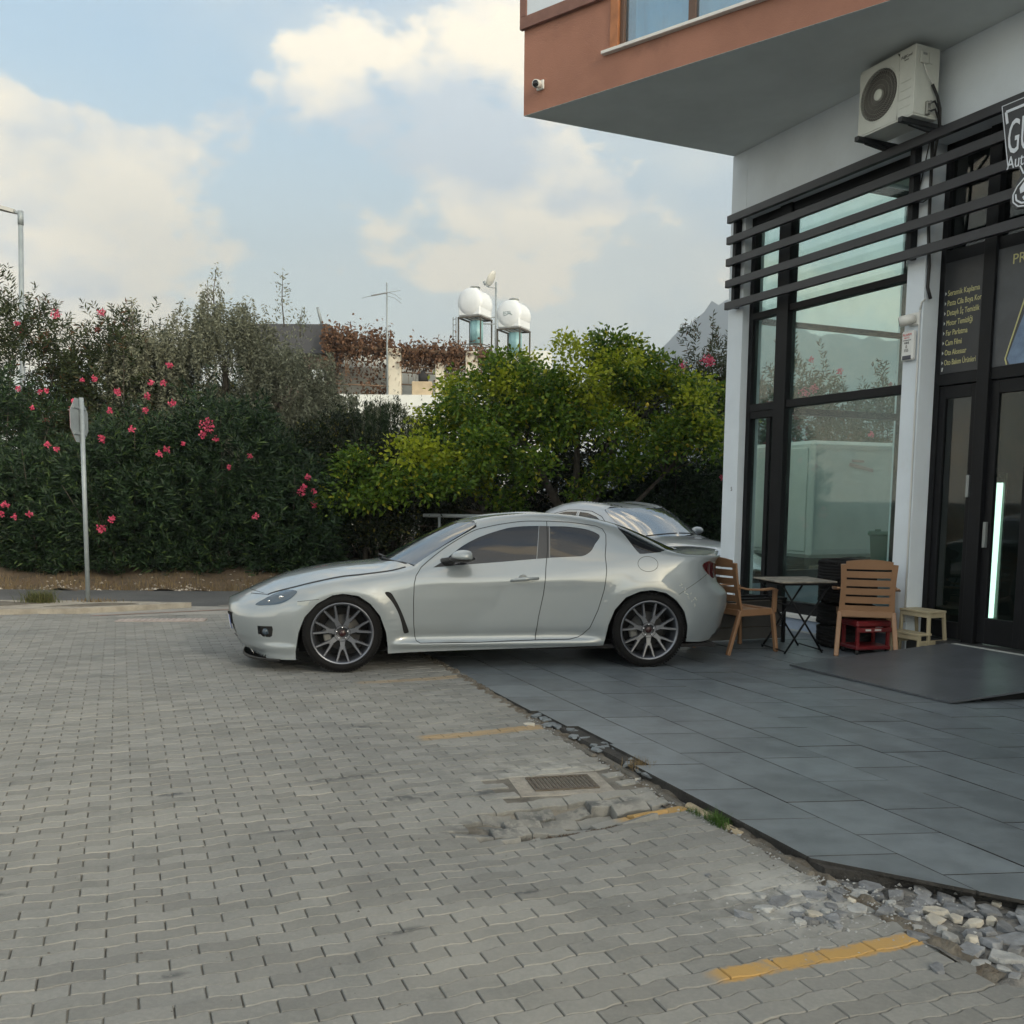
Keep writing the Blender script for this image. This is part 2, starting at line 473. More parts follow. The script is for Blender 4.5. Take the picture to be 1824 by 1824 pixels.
# plaza: sand bed with wavy concrete pavers on it
plaza = empty('plaza', kind='structure')
def grid_sheet(n0, n1, d0, d1, st, zf):
    ns = np.arange(n0, n1 + 1e-6, st); ds = np.arange(d0, d1 + 1e-6, st)
    V = [W2(a, b_, zf(a, b_)) for b_ in ds for a in ns]
    k = len(ns)
    F = [(j * k + i, j * k + i + 1, (j + 1) * k + i + 1, (j + 1) * k + i) for j in range(len(ds) - 1) for i in range(k - 1)]
    return V, F
V, F = grid_sheet(-8.0, 2.7, .2, 14.0, .1, lambda a, b_: plaza_z(a, b_) - .0085 - .082 * math.exp(-((a - 2.05) / .45) ** 2 - ((b_ - 4.12) / .22) ** 2))
g = MB(); g.put(V, F); bed = g.build('sand_bed', M_BED, plaza)
# paving goes on behind and beside the camera as one far sheet
g = MB(); g.put([W2(-60, -60, -.10), W2(60, -60, -.10), W2(60, .3, -.10), W2(-60, .3, -.10)], [(0, 1, 2, 3)])
g.put([W2(-60, .3, -.10), W2(-7.9, .3, -.10), W2(-7.9, 13.5, -.10), W2(-60, 13.5, -.10)], [(0, 1, 2, 3)])
g.build('far_paving', M_PAV, plaza)
LB, PB = .200, .0822
def wave(x):
    """edge of a row: trapezoid wave with the period of one paver"""
    t = (x / LB) % 1.0
    a = .0048
    for lo, hi, v0, v1 in ((0, .17, -1, -1), (.17, .33, -1, 1), (.33, .67, 1, 1), (.67, .83, 1, -1), (.83, 1.01, -1, -1)):
        if lo <= t < hi or (hi > 1 and t >= lo):
            return a * (v0 + (v1 - v0) * (t - lo) / (hi - lo))
    return 0
FR = [0, .17, .33, .67, .83, 1.0]
def paver_outline(par, inset):
    """corner points of a paver, centred, for an even or an odd row"""
    off = 0 if par == 0 else .5
    pts = []
    for t in FR:
        x = t * LB; xx = min(max(x, inset + .0006), LB - inset - .0006)
        pts.append((xx - LB / 2, wave((t - off if par else t) * LB + (LB if par else 0)) - PB / 2 + inset))
    for t in reversed(FR):
        x = t * LB; xx = min(max(x, inset + .0006), LB - inset - .0006)
        pts.append((xx - LB / 2, wave((t - off if par else t) * LB + (LB if par else 0)) + PB / 2 - inset))
    return pts
def paver_rings(par):
    o1, o2 = paver_outline(par, .0016), paver_outline(par, .0044)
    v = [(x, y, 0) for x, y in o2] + [(x, y, -.0045) for x, y in o1] + [(x, y, -.065) for x, y in o1]
    n = len(o1)
    f = [tuple(range(n))]
    for a in (0, 1):
        f += [((a + 1) * n + i, (a + 1) * n + (i + 1) % n, a * n + (i + 1) % n, a * n + i) for i in range(n)]
    return v, f
PR_ = [paver_rings(0), paver_rings(1)]
pmesh = []
for p in (0, 1):
    k = MB(); k.put(*PR_[p]); me = k.mesh('paver'); me.materials.append(M_PAV); pmesh.append(me)
GR = (2.03, 2.39, 4.56, 4.86)          # gully grate
MISSING = {(2.16, 4.17), }
near, far = [], []
for j in range(int(1.8 / PB), int(13.6 / PB)):
    d = j * PB
    off = 0 if j % 2 == 0 else LB / 2
    for i in range(int(-7.6 / LB), 14):
        n = i * LB + off
        if n + LB / 2 > 2.705: continue
        w = W2(n, d)
        if w.y > 12.3 + .12 * (w.x + 4) or w.y < 2.0: continue
        if abs(w.x) > .56 * w.y + .5: continue
        if GR[0] - .16 < n < GR[1] + .14 and GR[2] - .06 < d < GR[3] + .06: continue
        z = plaza_z(n, d); e = .02
        tn = (plaza_z(n + e, d) - plaza_z(n - e, d)) / (2 * e)
        td = (plaza_z(n, d + e) - plaza_z(n, d - e)) / (2 * e)
        near_pot = math.exp(-((n - 2.0) / .5) ** 2 - ((d - 4.2) / .22) ** 2)
        if near_pot > .35:
            if abs(d - 4.05) < .045 and 1.9 < n < 2.2: z -= .030; td += .18       # sunk away: a hole with loose grit
            z += random.uniform(-.030, .016); td += random.uniform(-.20, .34); tn += random.uniform(-.12, .12)
        z += random.gauss(0, .0011); tn += random.gauss(0, .005); td += random.gauss(0, .008)
        ang = random.gauss(0, .008) + (random.gauss(0, .03) if near_pot > .3 else 0)
        item = (n, d, z, tn, td, ang, j % 2)
        (near if (w.y < 9) else far).append((w.y + .25 * abs(w.x), item))
near.sort(key=lambda t: t[0])
infr = [t for t in near if abs(W2(t[1][0], t[1][1]).x) < .535 * W2(t[1][0], t[1][1]).y and W2(t[1][0], t[1][1]).y > 2.60]
show = infr[:300]
ids = set(id(t) for t in show)
rest = [t[1] for t in near if id(t) not in ids] + [t[1] for t in far]
def paver_T(it):
    n, d, z, tn, td, ang, p = it
    zx = Vector((1, 0, tn)).normalized(); zy = Vector((0, 1, td)); zz = zx.cross(zy).normalized(); zy = zz.cross(zx)
    Rm = Matrix((zx, zy, zz)).transposed().to_4x4()
    return Matrix.Translation(W2(n, d, z)) @ Matrix.Rotation(ROTZ22 + ang, 4, 'Z') @ Rm
for _, it in show:
    o = bpy.data.objects.new('paver', pmesh[it[6]])
    o.matrix_world = paver_T(it); o.parent = plaza
    COL.objects.link(o)
for p in (0, 1):
    its = [it for it in rest if it[6] == p]
    v0 = np.array([(*v, 1) for v in PR_[p][0]]); nv = len(v0)
    Ts = np.array([paver_T(it) for it in its])
    V = np.einsum('kij,vj->kvi', Ts, v0)[:, :, :3].reshape(-1, 3)
    me = bpy.data.meshes.new('paver_rows')
    fs = []
    for k in range(len(its)):
        o = k * nv
        fs += [tuple(i + o for i in f) for f in PR_[p][1]]
    me.from_pydata(V.tolist(), [], fs)
    tag(add('paver_rows', me, plaza, M_PAV), kind='stuff')

# gully grate in a concrete collar
gn, gd = (GR[0] + GR[1]) / 2, (GR[2] + GR[3]) / 2
gr = empty('drain_grate', W2(gn, gd, plaza_z(gn, gd) + .001), ROTZ22 - rad(10), 'rusty brown slotted drain grate set in the pavers beside the platform edge', 'drain grate')
M_IRON = mat('rusty_iron', (.085, .068, .052), .75, col2=(.13, .115, .095), scale=30, bump=.4, bscale=90, metal=.2)
k = MB(); k.box(-.28, .26, -.20, .19, -.07, -.006, bev=.01); k.build('concrete_collar', mat('grate_collar', (.33, .31, .27), .95, col2=(.24, .225, .20), scale=14, bump=.9, bscale=40), gr)
k = MB()
for a, b_, c_, e_ in ((-.18, .18, -.125, -.108), (-.18, .18, .108, .125), (-.18, -.165, -.108, .108), (.165, .18, -.108, .108)): k.box(a, b_, c_, e_, -.03, .002)
k.build('frame', M_IRON, gr)
for i in range(15):
    x = -.157 + i * .0222
    k = MB(); k.box(x, x + .0125, -.108, .108, -.028, 0); k.build('bar', M_IRON, gr)
k = MB(); k.box(-.164, .164, -.107, .107, -.06, -.03); k.build('pit', mat('black_pit', (.02, .02, .02), 1), gr)
# long channel grate far off by the traffic island
g2 = empty('channel_grate', (-4.25, 11.62, .0), rad(8), 'long pale channel grate across the far paving near the sign pole', 'drain grate')
k = MB(); k.box(-.52, .52, -.12, .12, -.05, .004, bev=.004); k.build('channel', mat('pale_grate', (.30, .26, .24), .8, var=.2), g2)
for i in range(15):
    k = MB(); k.box(-.48 + i * .066, -.455 + i * .066, -.09, .09, .004, .008); k.build('bar', mat('grate_bar', (.38, .33, .31), .8), g2)

# ---- tiled platform in front of the shop
def clip(poly, a, b, c):
    """keep a*x+b*y>=c"""
    out = []
    for i in range(len(poly)):
        p, q = poly[i], poly[(i + 1) % len(poly)]
        fp, fq = a * p[0] + b * p[1] - c, a * q[0] + b * q[1] - c
        if fp >= 0: out.append(p)
        if (fp >= 0) != (fq >= 0):
            t = fp / (fp - fq); out.append((p[0] + (q[0] - p[0]) * t, p[1] + (q[1] - p[1]) * t))
    return out
plat = empty('tiled_platform', kind='structure')
pl = [(2.668, 3.10), (2.95, 2.86), (3.25, 2.50), (4.2, 2.3), (14, 2.3), (14, 12.5), (2.668, 12.5)]
k = MB(); k.prism([tuple(W2(a, b_)[:2]) for a, b_ in pl], -.13, -.016); k.build('mortar_slab', M_MORTAR, plat)
TW, TL, SK = .386, .50, -.29
tiles = 0
for ci in range(0, 13):
    n0 = KERB + ci * TW; n1 = n0 + TW
    if ci == 0: n0 = KERB
    ph = [0, .25, .10, .36, .18][ci % 5]
    for rj in range(-2, 24):
        d0 = 2.2 + rj * TL + ph - SK * 0
        gp = .0028
        def D(n, d): return d + SK * (n - KERB)
        poly = [(n0 + gp, D(n0, d0) + gp), (n1 - gp, D(n1, d0) + gp), (n1 - gp, D(n1, d0 + TL) - gp), (n0 + gp, D(n0, d0 + TL) - gp)]
        poly = clip(poly, .80, .60, .80 * 2.70 + .60 * 3.12)         # broken near end
        if poly: poly = clip(poly, 0, 1, 2.32)
        if poly: poly = clip(poly, 0, -1, -11.4)
        if len(poly) < 3: continue
        cx = sum(p[0] for p in poly) / len(poly); cy = sum(p[1] for p in poly) / len(poly)
        wc = W2(cx, cy)
        if wc.x > .62 * wc.y + .6: continue
        # corners cracked off along the kerb edge
        if ci == 0 and 4.45 < cy < 6.2: poly = clip(poly, 1, .0, KERB + random.uniform(.03, .13))
        if len(poly) < 3: continue
        zt = random.gauss(0, .0008)
        k = MB()
        ctr = Vector((cx, cy))
        top = [Vector(p) + (ctr - Vector(p)).normalized() * .0006 for p in poly]
        m = len(poly)
        vs = [W2(p[0], p[1], zt) for p in top] + [W2(p[0], p[1], zt - .0006) for p in poly] + [W2(p[0], p[1], -.016) for p in poly]
        fs = [tuple(range(m))] + [((a + 1) * m + i, (a + 1) * m + (i + 1) % m, a * m + (i + 1) % m, a * m + i) for a in (0, 1) for i in range(m)]
        k.put(vs, fs[:1]); k.put(vs, fs[1:], 1); k.build('tile', [M_TILE, M_MORTAR], plat); tiles += 1
# kerb blocks showing under the tile edge
M_KB = mat('kerb_block', (.085, .082, .075), .95, col2=(.16, .145, .12), scale=9, bump=.8, bscale=30)
M_KBY = mat('sandy_kerb_stone', (.42, .35, .24), .9, col2=(.30, .25, .17), scale=10, bump=.8, bscale=35)
dk = 3.12
while dk < 9.3:
    L = .50 if not 3.45 < dk < 3.6 else .5
    sandy = 3.3 < dk + .25 < 4.2 and dk > 3.5
    k = MB(); k.box(-.045, 0, .004, L - .004, -.16, 0, bev=.012)
    o = k.build('kerb_stone', M_KBY if sandy else M_KB, plat)
    o.matrix_world = Matrix.Translation(W2(KERB + .006 + random.uniform(-.012, .006), dk, -.030 + random.uniform(-.012, .008) if sandy else -.036 - random.uniform(0, .02))) @ Matrix.Rotation(ROTZ22 + random.gauss(0, .012), 4, 'Z')
    dk += L
# soil in the gutter
k = MB()
V, F = grid_sheet(2.56, 2.665, 2.2, 9.0, .035, lambda a, b_: plaza_z(a, b_) - .014 + .026 * sm(2.59, 2.655, a) + .010 * math.sin(b_ * 23 + a * 40) * math.sin(b_ * 7.1) + random.uniform(-.008, .008))
k.put(V, F); tag(k.build('gutter_soil', mat('gutter_soil', (.085, .068, .05), .95, col2=(.16, .145, .12), scale=14, bump=.9, bscale=60, space='World'), plat), kind='stuff')

# ---- broken stones at the platform corner
M_ST = [mat('rubble_dark', (.175, .186, .20), .85, var=.25, scale=14, bump=.5, bscale=60, isl=.25), mat('rubble_grey', (.30, .31, .31), .85, var=.2, scale=14, bump=.5, bscale=60, isl=.2),
        mat('rubble_pale', (.42, .40, .35), .9, var=.15, scale=12, bump=.5, bscale=60, isl=.12)]
def stone_mesh(sx, sy, sz, seed):
    r = random.Random(seed)
    bm = bmesh.new()
    n = r.randint(4, 6)
    a0 = r.uniform(0, 6)
    for top in (0, 1):
        for i in range(n):
            a = a0 + 2 * math.pi * i / n + r.uniform(-.28, .28); q = r.uniform(.62, 1.15) * (.93 if top else 1)
            bm.verts.new((math.cos(a) * sx * q, math.sin(a) * sy * q, (sz * .36 * r.uniform(.8, 1.1)) if top else -.012))
    bmesh.ops.convex_hull(bm, input=bm.verts)
    bmesh.ops.bevel(bm, geom=[e for e in bm.edges], offset=.0014, segments=1, affect='EDGES')
    me = bpy.data.meshes.new('broken_stone'); bm.to_mesh(me); bm.free(); return me
def ground_here(n, d):
    if n > KERB and d > 3.1 - 1.0 * (n - 2.68) and d > 2.3: return 0.0
    return plaza_z(min(n, 2.6), d)
stones = []
# (n, d, half length, half width, height, tone, label or None)
named = [(2.13, 2.90, .050, .034, .040, 0, 'dark broken stone lying alone left of the rubble, flat side up'), (2.24, 2.93, .050, .036, .040, 1, 'grey-topped broken stone just right of the lone dark one'),
         (2.22, 3.28, .020, .020, .030, 0, 'small dark cube of stone lying alone on the pavers above the rubble'), (2.40, 2.70, .024, .022, .030, 0, 'small dark stone chip below the left end of the rubble'),
         (2.78, 2.62, .060, .045, .035, 2, 'big pale beige broken slab on the rubble heap'), (2.84, 2.68, .060, .040, .03, 2, 'pale pointed stone slab highest on the right of the rubble'),
         (2.90, 2.55, .05, .030, .025, 2, 'flat pale stone at the right of the rubble heap'), (2.66, 2.74, .055, .050, .060, 0, 'tall blue-grey broken block in the middle of the rubble'),
         (2.62, 2.535, .055, .035, .042, 0, 'dark flat stone lying on the end of the yellow line'), (2.50, 2.33, .045, .028, .04, 0, 'single dark stone lying just below the end of the yellow line'),
         (2.545, 5.98, .075, .035, .028, 2, 'pale flat stone slab lying on the faded yellow line by the kerb'), (2.635, 4.62, .03, .026, .03, 2, 'pale round stone wedged at the kerb near the drain grate')]
for n, d, a, b_, h, t, lab in named: stones.append((n, d, a, b_, h, t, lab))
r = random.Random(5)
tries = 0
placed = [(s[0], s[1], s[2]) for s in stones]
while len(stones) < 12 + 100 and tries < 15000:
    tries += 1
    if r.random() < .45: n, d = r.uniform(2.28, 2.75), r.gauss(2.86, .07)
    else: n, d = r.uniform(2.62, 3.35), r.uniform(2.10, 3.0)
    if d > 3.0 - .95 * (n - 2.75) and n > 2.66: continue
    if n < 2.66 and not 2.76 < d < 3.06: continue
    a = r.uniform(.026, .074)
    if any((n - p[0]) ** 2 + (d - p[1]) ** 2 < ((a + p[2]) * .66) ** 2 for p in placed): continue
    placed.append((n, d, a))
    stones.append((n, d, a, a * r.uniform(.65, .9), r.uniform(.022, .05), 0 if r.random() < (.50 if n < 2.85 else .8) else (1 if r.random() < .72 else 2), None))
for i, (n, d, a, b_, h, t, lab) in enumerate(stones):
    me = stone_mesh(a, b_, h, 100 + i)
    me.materials.append(M_ST[t])
    o = bpy.data.objects.new('broken_stone', me); COL.objects.link(o)
    zz = ground_here(n, d) - .002 if n < 2.69 else -.058
    o.location = W2(n, d, zz)
    o.rotation_euler = (r.gauss(0, .10), r.gauss(0, .10), r.uniform(0, 6))
    tag(o, lab or ['broken dark grey paving stone in the rubble at the platform corner', 'broken mid grey paving stone in the rubble at the platform corner', 'broken pale paving stone in the rubble at the platform corner'][t], 'stone', None if lab else ['dark rubble stones', 'grey rubble stones', 'pale rubble stones'][t])
# sand bed under the rubble and crumbs
k = MB()
V, F = grid_sheet(2.60, 3.9, 1.4, 3.12, .06, lambda a, b_: -.066 + .010 * math.sin(a * 19) * math.sin(b_ * 15) + random.uniform(-.006, .006))
k.put(V, F); tag(k.build('rubble_bed', mat('rubble_bed', (.25, .24, .22), .95, col2=(.075, .078, .08), scale=14, bump=.9, bscale=60, space='World'), plat), kind='stuff')
def crumbs(name, cnt, fn, m, smin, smax, label=None, cat=None, parent=None):
    V, F = [], []
    tet = np.array([(1, 0, 0), (-.6, .8, 0), (-.5, -.8, .1), (0, .1, 1.0)])
    for i in range(cnt):
        p = fn(); s = random.uniform(smin, smax)
        a = random.uniform(0, 6.28); c_, s_ = math.cos(a), math.sin(a)
        q = tet * s * np.array([1, random.uniform(.6, 1), random.uniform(.4, .9)])
        q = np.stack([q[:, 0] * c_ - q[:, 1] * s_, q[:, 0] * s_ + q[:, 1] * c_, q[:, 2]], 1) + np.array(p)
        o = len(V); V += q.tolist(); F += [(o, o + 1, o + 3), (o + 1, o + 2, o + 3), (o + 2, o, o + 3)]
    return tag(add(name, npmesh(name, np.array(V), np.array(F)), parent, m), label, cat, kind='stuff')
def f_crumb():
    n, d = random.gauss(2.5, .25), random.gauss(2.85, .17)
    if n > 2.60: return W2(n, d, -.045)
    return W2(n, d, plaza_z(n, d))
crumbs('stone_crumbs', 520, f_crumb, M_ST[1], .003, .011, 'fine stone crumbs strewn round the broken stones', 'gravel')
def f_grit():
    n = KERB - abs(random.gauss(0, .05)); d = random.uniform(2.9, 6.2)
    return W2(n, d, plaza_z(min(n, 2.6), d) + .004)
crumbs('gutter_grit', 420, f_grit, M_ST[1], .003, .012, 'grit and chips gathered along the kerb', 'gravel')
def f_pot():
    n, d = random.gauss(2.12, .16), random.gauss(4.07, .03)
    return W2(n, d, plaza_z(n, d) - .011)
crumbs('pothole_grit', 260, f_pot, mat('brown_grit', (.085, .066, .05), .95, isl=.4), .004, .012, 'brown grit in the hole of the sunken pavers', 'gravel')
def f_plaza():
    n, d = random.uniform(-3.2, 2.6), random.uniform(2.3, 9.5)
    return W2(n, d, plaza_z(n, d))
crumbs('plaza_grit', 420, f_plaza, mat('dark_grit', (.10, .095, .085), .95, isl=.6), .0025, .008, 'small grit and leaf crumbs strewn over the pavers', 'gravel')
# cracked lip of the platform: thin shards
for i in range(26):
    d = random.uniform(4.5, 6.15); n = KERB + random.uniform(-.01, .12)
    me = stone_mesh(random.uniform(.025, .07), random.uniform(.02, .045), random.uniform(.010, .018), 900 + i); me.materials.append(M_TILE)
    o = bpy.data.objects.new('tile_shard', me); COL.objects.link(o)
    o.location = W2(n, d, -.016 + random.uniform(-.004, .004)); o.rotation_euler = (random.gauss(0, .07), random.gauss(0, .07), random.uniform(0, 6)); o.parent = plat
# grass tuft at the kerb
def blades(name, cnt, fn, h0, h1, w, m, label, cat, lean=.5, parent=None):
    V, F = [], []
    for i in range(cnt):
        p = Vector(fn()); h = random.uniform(h0, h1); a = random.uniform(0, 6.28); l = random.uniform(.1, lean) * h
        d = Vector((math.cos(a), math.sin(a), 0)); s = Vector((-d.y, d.x, 0)) * w
        o = len(V)
        V += [p - s, p + s, p + d * l * .35 + Vector((0, 0, h * .6)) + s * .7, p + d * l * .35 + Vector((0, 0, h * .6)) - s * .7, p + d * l + Vector((0, 0, h))]
        F += [(o, o + 1, o + 2), (o, o + 2, o + 3), (o + 3, o + 2, o + 4)]
    return tag(add(name, npmesh(name, np.array([tuple(v) for v in V]), np.array(F)), parent, m), label, cat, kind='stuff')
M_GRASS = leaf_mat('kerb_grass', (.035, .085, .015), (.075, .15, .03))
M_DRY = leaf_mat('dry_grass', (.16, .115, .055), (.28, .21, .11))
blades('grass_tuft', 330, lambda: W2(2.615 + random.gauss(0, .018), 3.80 + random.gauss(0, .045), -.055), .02, .075, .0016, M_GRASS, 'small bright green grass tuft growing against the kerb', 'grass', .9)
blades('grass_tuft', 90, lambda: W2(2.60 + random.gauss(0, .015), 3.97 + random.gauss(0, .05), -.055), .015, .045, .0014, M_GRASS, 'thin sprig of grass just above the bright tuft at the kerb', 'grass', .9)
blades('dry_weeds', 160, lambda: W2(2.70 + random.gauss(0, .05), 4.72 + random.gauss(0, .05), -.014), .015, .045, .0014, M_DRY, 'dry weeds in the cracked platform edge near the grate', 'grass', .9)

# ---- far side: traffic island, road, verge
road = MB()
road.put([(-90, 13.15, -.02), (40, 13.15, -.02), (40, 15.45, -.02), (-90, 15.45, -.02)], [(0, 1, 2, 3)])
tag(road.build('road', M_ASPH), kind='structure')
k = MB(); k.put([(-2.2, 12.2, -.03), (40, 12.2, -.03), (40, 30, -.03), (-1.2, 30, -.03)], [(0, 1, 2, 3)])
tag(k.build('side_yard', mat('yard_asphalt', (.085, .085, .082), .9, col2=(.115, .11, .10), scale=1.2, bump=.5, bscale=90, space='World')), kind='structure')
k = MB()
k.put([(-30, 11.2, -.010), (-6, 11.55, -.010), (-4.2, 12.2, -.010), (-2.0, 12.75, -.010), (3.0, 13.1, -.010), (3, 13.19, -.010), (-30, 13.19, -.010)], [(0, 1, 2, 3, 4, 5, 6)])
tag(k.build('paving_edge', mat('edge_concrete', (.30, .29, .265), .92, col2=(.23, .225, .21), scale=2.2, bump=.4, bscale=50, space='World')), kind='structure')
isl = empty('traffic_island', kind='structure')
M_IS = mat('island_kerb', (.36, .335, .285), .9, col2=(.24, .22, .185), scale=5, bump=.5, bscale=40, space='World')
ip = [(-14, 11.9), (-6.6, 12.02), (-5.55, 12.20), (-4.75, 12.75), (-4.35, 13.02), (-5.6, 13.12), (-14, 13.12)]
k = MB(); k.prism(ip, -.02, .062); k.build('island_top', M_IS, isl)
for bedp in ([(-13.5, 12.42), (-6.6, 12.42), (-6.2, 12.72), (-6.9, 12.95), (-13.5, 12.98)], [(-6.05, 12.38), (-5.45, 12.42), (-4.95, 12.74), (-5.1, 12.86), (-5.5, 12.82)]):
    k = MB(); k.prism(bedp, .03, .067); k.build('planting_bed', mat('bed_soil', (.15, .135, .11), .95, col2=(.10, .088, .07), scale=10, bump=.9, bscale=30, space='World'), isl)
k = MB()
V = []
for x, y in [(-14, 11.62), (-6.4, 11.72), (-5.2, 12.0), (-3.9, 12.72), (-2.2, 13.0)]: V += [(x, y, -.004), (x, y + .05, -.004)]
k.put(V, [(2 * i, 2 * i + 2, 2 * i + 3, 2 * i + 1) for i in range(4)]); k.build('red_edge_strip', mat('red_strip', (.22, .10, .075), .9, var=.3, scale=9), isl)
# weeds on the island
blades('weed_clump', 520, lambda: (-6.33 + random.gauss(0, .10), 12.86 + random.gauss(0, .06), .062), .03, .21, .004, leaf_mat('weed', (.06, .08, .025), (.16, .15, .06)), 'dry green weed clump on the traffic island left of the sign pole', 'weed', 1.8)
blades('dry_weeds', 130, lambda: (-5.6 + random.gauss(0, .16), 12.98 + random.gauss(0, .04), .062), .02, .07, .004, M_DRY, 'short dry weeds at the foot of the sign pole', 'grass', 1.0)
# verge: low bank of dry earth below the hedge
nx, ny = 190, 26
V = []
rv = random.Random(3)
ph = [rv.uniform(0, 6) for _ in range(8)]
def verge_z(x, y):
    t = (y - 15.35) / 2.6
    return -.03 + .42 * sm(0, 1, t) + .05 * math.sin(x * 1.3 + ph[0]) * sm(.1, .6, t) + .03 * math.sin(x * 3.7 + ph[1] + y * 2) + .02 * math.sin(x * 8.1 + y * 5 + ph[2])
for j in range(ny):
    for i in range(nx):
        x = -60 + 58.9 * (i / (nx - 1)) ** .45; y = 15.35 + 14 * (j / (ny - 1)) ** 1.8
        V.append((x, y + .05 * math.sin(x * 2.1), verge_z(x, y) + rv.uniform(-.012, .012)))
F = [(j * nx + i, j * nx + i + 1, (j + 1) * nx + i + 1, (j + 1) * nx + i) for j in range(ny - 1) for i in range(nx - 1)]
k = MB(); k.put(V, F, sm=True); tag(k.build('verge', mat('verge_earth', (.15, .105, .066), .95, col2=(.085, .066, .045), scale=2.2, bump=1.0, bscale=22, space='World')), kind='structure')
k = MB()
V = []
for j in range(12):
    for i in range(60):
        x = -1.3 + 30 * i / 59; y = 17.9 + .35 * (max(0, x - .5)) * .35 + 14 * (j / 11) ** 1.6
        V.append((x, y, -.02 + .3 * sm(0, 2, y - 18) + rv.uniform(-.02, .02)))
k.put(V, [(j * 60 + i, j * 60 + i + 1, (j + 1) * 60 + i + 1, (j + 1) * 60 + i) for j in range(11) for i in range(59)], sm=True)
tag(k.build('hedge_bank', MATS['verge_earth']), kind='structure')
blades('verge_grass', 2600, lambda: (lambda x, y: (x, y, verge_z(x, y) - .01))(random.uniform(-9.5, -2.2), 15.42 + abs(random.gauss(0, .5))), .04, .16, .004, M_DRY, 'dry straw-coloured grass along the far verge', 'grass', 1.3)
crumbs('verge_litter', 380, lambda: (lambda x, y: (x, y, verge_z(x, y)))(random.uniform(-9.5, -2.2), 15.4 + abs(random.gauss(0, .45))), mat('pale_chip', (.42, .38, .32), .9, isl=.5), .012, .045, 'pale stones and litter scattered along the verge', 'gravel')
# ------------------------------------------------------------------ the shop building (own frame: x along the front, y inwards)
BO, BRZ = (2.666, 12.391, 0), rad(-65.3)
bld = empty('shop_building', BO, BRZ, 'white and terracotta shop building with black window frames and deep overhang', 'building')
BM = Matrix.Translation(BO) @ Matrix.Rotation(BRZ, 4, 'Z')
M_WHT = mat('white_render', (.65, .71, .765), .85, var=.05, scale=1.5, bump=.15, bscale=60, stain=(1.4, .56, (.50, .52, .51), .5))
M_SOF = mat('soffit_render', (.62, .66, .66), .9, var=.07, scale=1.1, bump=.12, bscale=50)
M_TER = mat('terracotta_render', (.31, .150, .105), .9, var=.10, scale=1.3, bump=.25, bscale=70, stain=(1.6, .54, (.215, .108, .078), .6))
M_TERD = mat('dark_terracotta_trim', (.20, .105, .085), .85, var=.1)
M_BLK = mat('black_powdercoat', (.007, .0075, .009), .5, var=.15, scale=4, spec=.2)
M_LOU = mat('dark_grey_louvre', (.019, .020, .025), .45, var=.18, scale=2.5, bump=.05, bscale=90)
M_GL = glass_mat('shop_glass', (.90, .965, .945), refl=.035, dust=.03, dustcol=(.42, .56, .53))
M_GLD = glass_mat('dark_shop_glass', (.42, .48, .46), refl=.04, dust=.012, dustcol=(.06, .09, .085))
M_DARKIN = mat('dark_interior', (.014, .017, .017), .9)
M_INW = mat('interior_wall', (.50, .55, .53), .9, var=.05)
def P(name, m, *boxes, bev=.004, parent=None, label=None):
    k = MB()
    for b_ in boxes: k.box(*b_, bev=bev)
    return k.build(name, m, parent or bld, label)
# pillars
P('pillar', M_WHT, (0, .29, 0, .30, -.02, 5.69))
P('pillar', M_WHT, (2.85, 3.07, 0, .24, -.02, 4.90))
P('pillar', M_WHT, (0, .30, 2.86, 3.14, -.02, 5.69))
for xx in (6.3, 9.6, 12.9, 16.2, 19.5, 22.8): P('pillar', M_WHT, (xx, xx + .25, 0, .3, -.02, 4.90))
# wall above the windows, side wall above, back of the house
P('front_wall', M_WHT, (.29, 24, .003, .28, 4.90, 5.689), bev=0)
P('side_wall', M_WHT, (.003, .28, .30, 2.86, 5.60, 5.689), bev=0)
P('side_wall', M_WHT, (.003, .28, 3.14, 10, -.02, 5.689), bev=0)
P('rear_wall', M_WHT, (.28, 24, 9.8, 10, -.02, 5.689), bev=0)
P('end_wall', M_WHT, (23.8, 24, .28, 9.8, -.02, 5.689), bev=0)
P('ceiling', mat('room_ceiling', (.62, .64, .60), .9), (3.02, 23.8, .29, 9.8, 4.91, 4.95), (.29, 2.94, .29, 2.94, 5.62, 5.66), bev=0)
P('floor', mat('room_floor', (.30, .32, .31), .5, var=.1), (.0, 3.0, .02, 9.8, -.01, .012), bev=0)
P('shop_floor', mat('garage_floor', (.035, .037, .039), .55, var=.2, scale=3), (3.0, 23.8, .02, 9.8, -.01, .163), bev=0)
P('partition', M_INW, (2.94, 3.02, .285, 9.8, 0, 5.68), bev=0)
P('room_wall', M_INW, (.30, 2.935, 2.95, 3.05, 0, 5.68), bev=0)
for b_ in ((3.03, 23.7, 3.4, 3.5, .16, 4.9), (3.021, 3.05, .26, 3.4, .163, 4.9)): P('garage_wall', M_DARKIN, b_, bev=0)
# plinth and ledge below the shop window
P('plinth', mat('plinth_paint', (.28, .34, .44), .85, var=.12, scale=3, bump=.3, bscale=40), (.29, 2.85, .06, .2, -.02, .145))
P('window_ledge', mat('marble_ledge', (.62, .62, .60), .55, var=.08, scale=4), (.29, 2.85, .03, .21, .145, .195))
P('plinth', MATS['plinth_paint'], (.06, .2, .30, 2.86, -.02, .445))
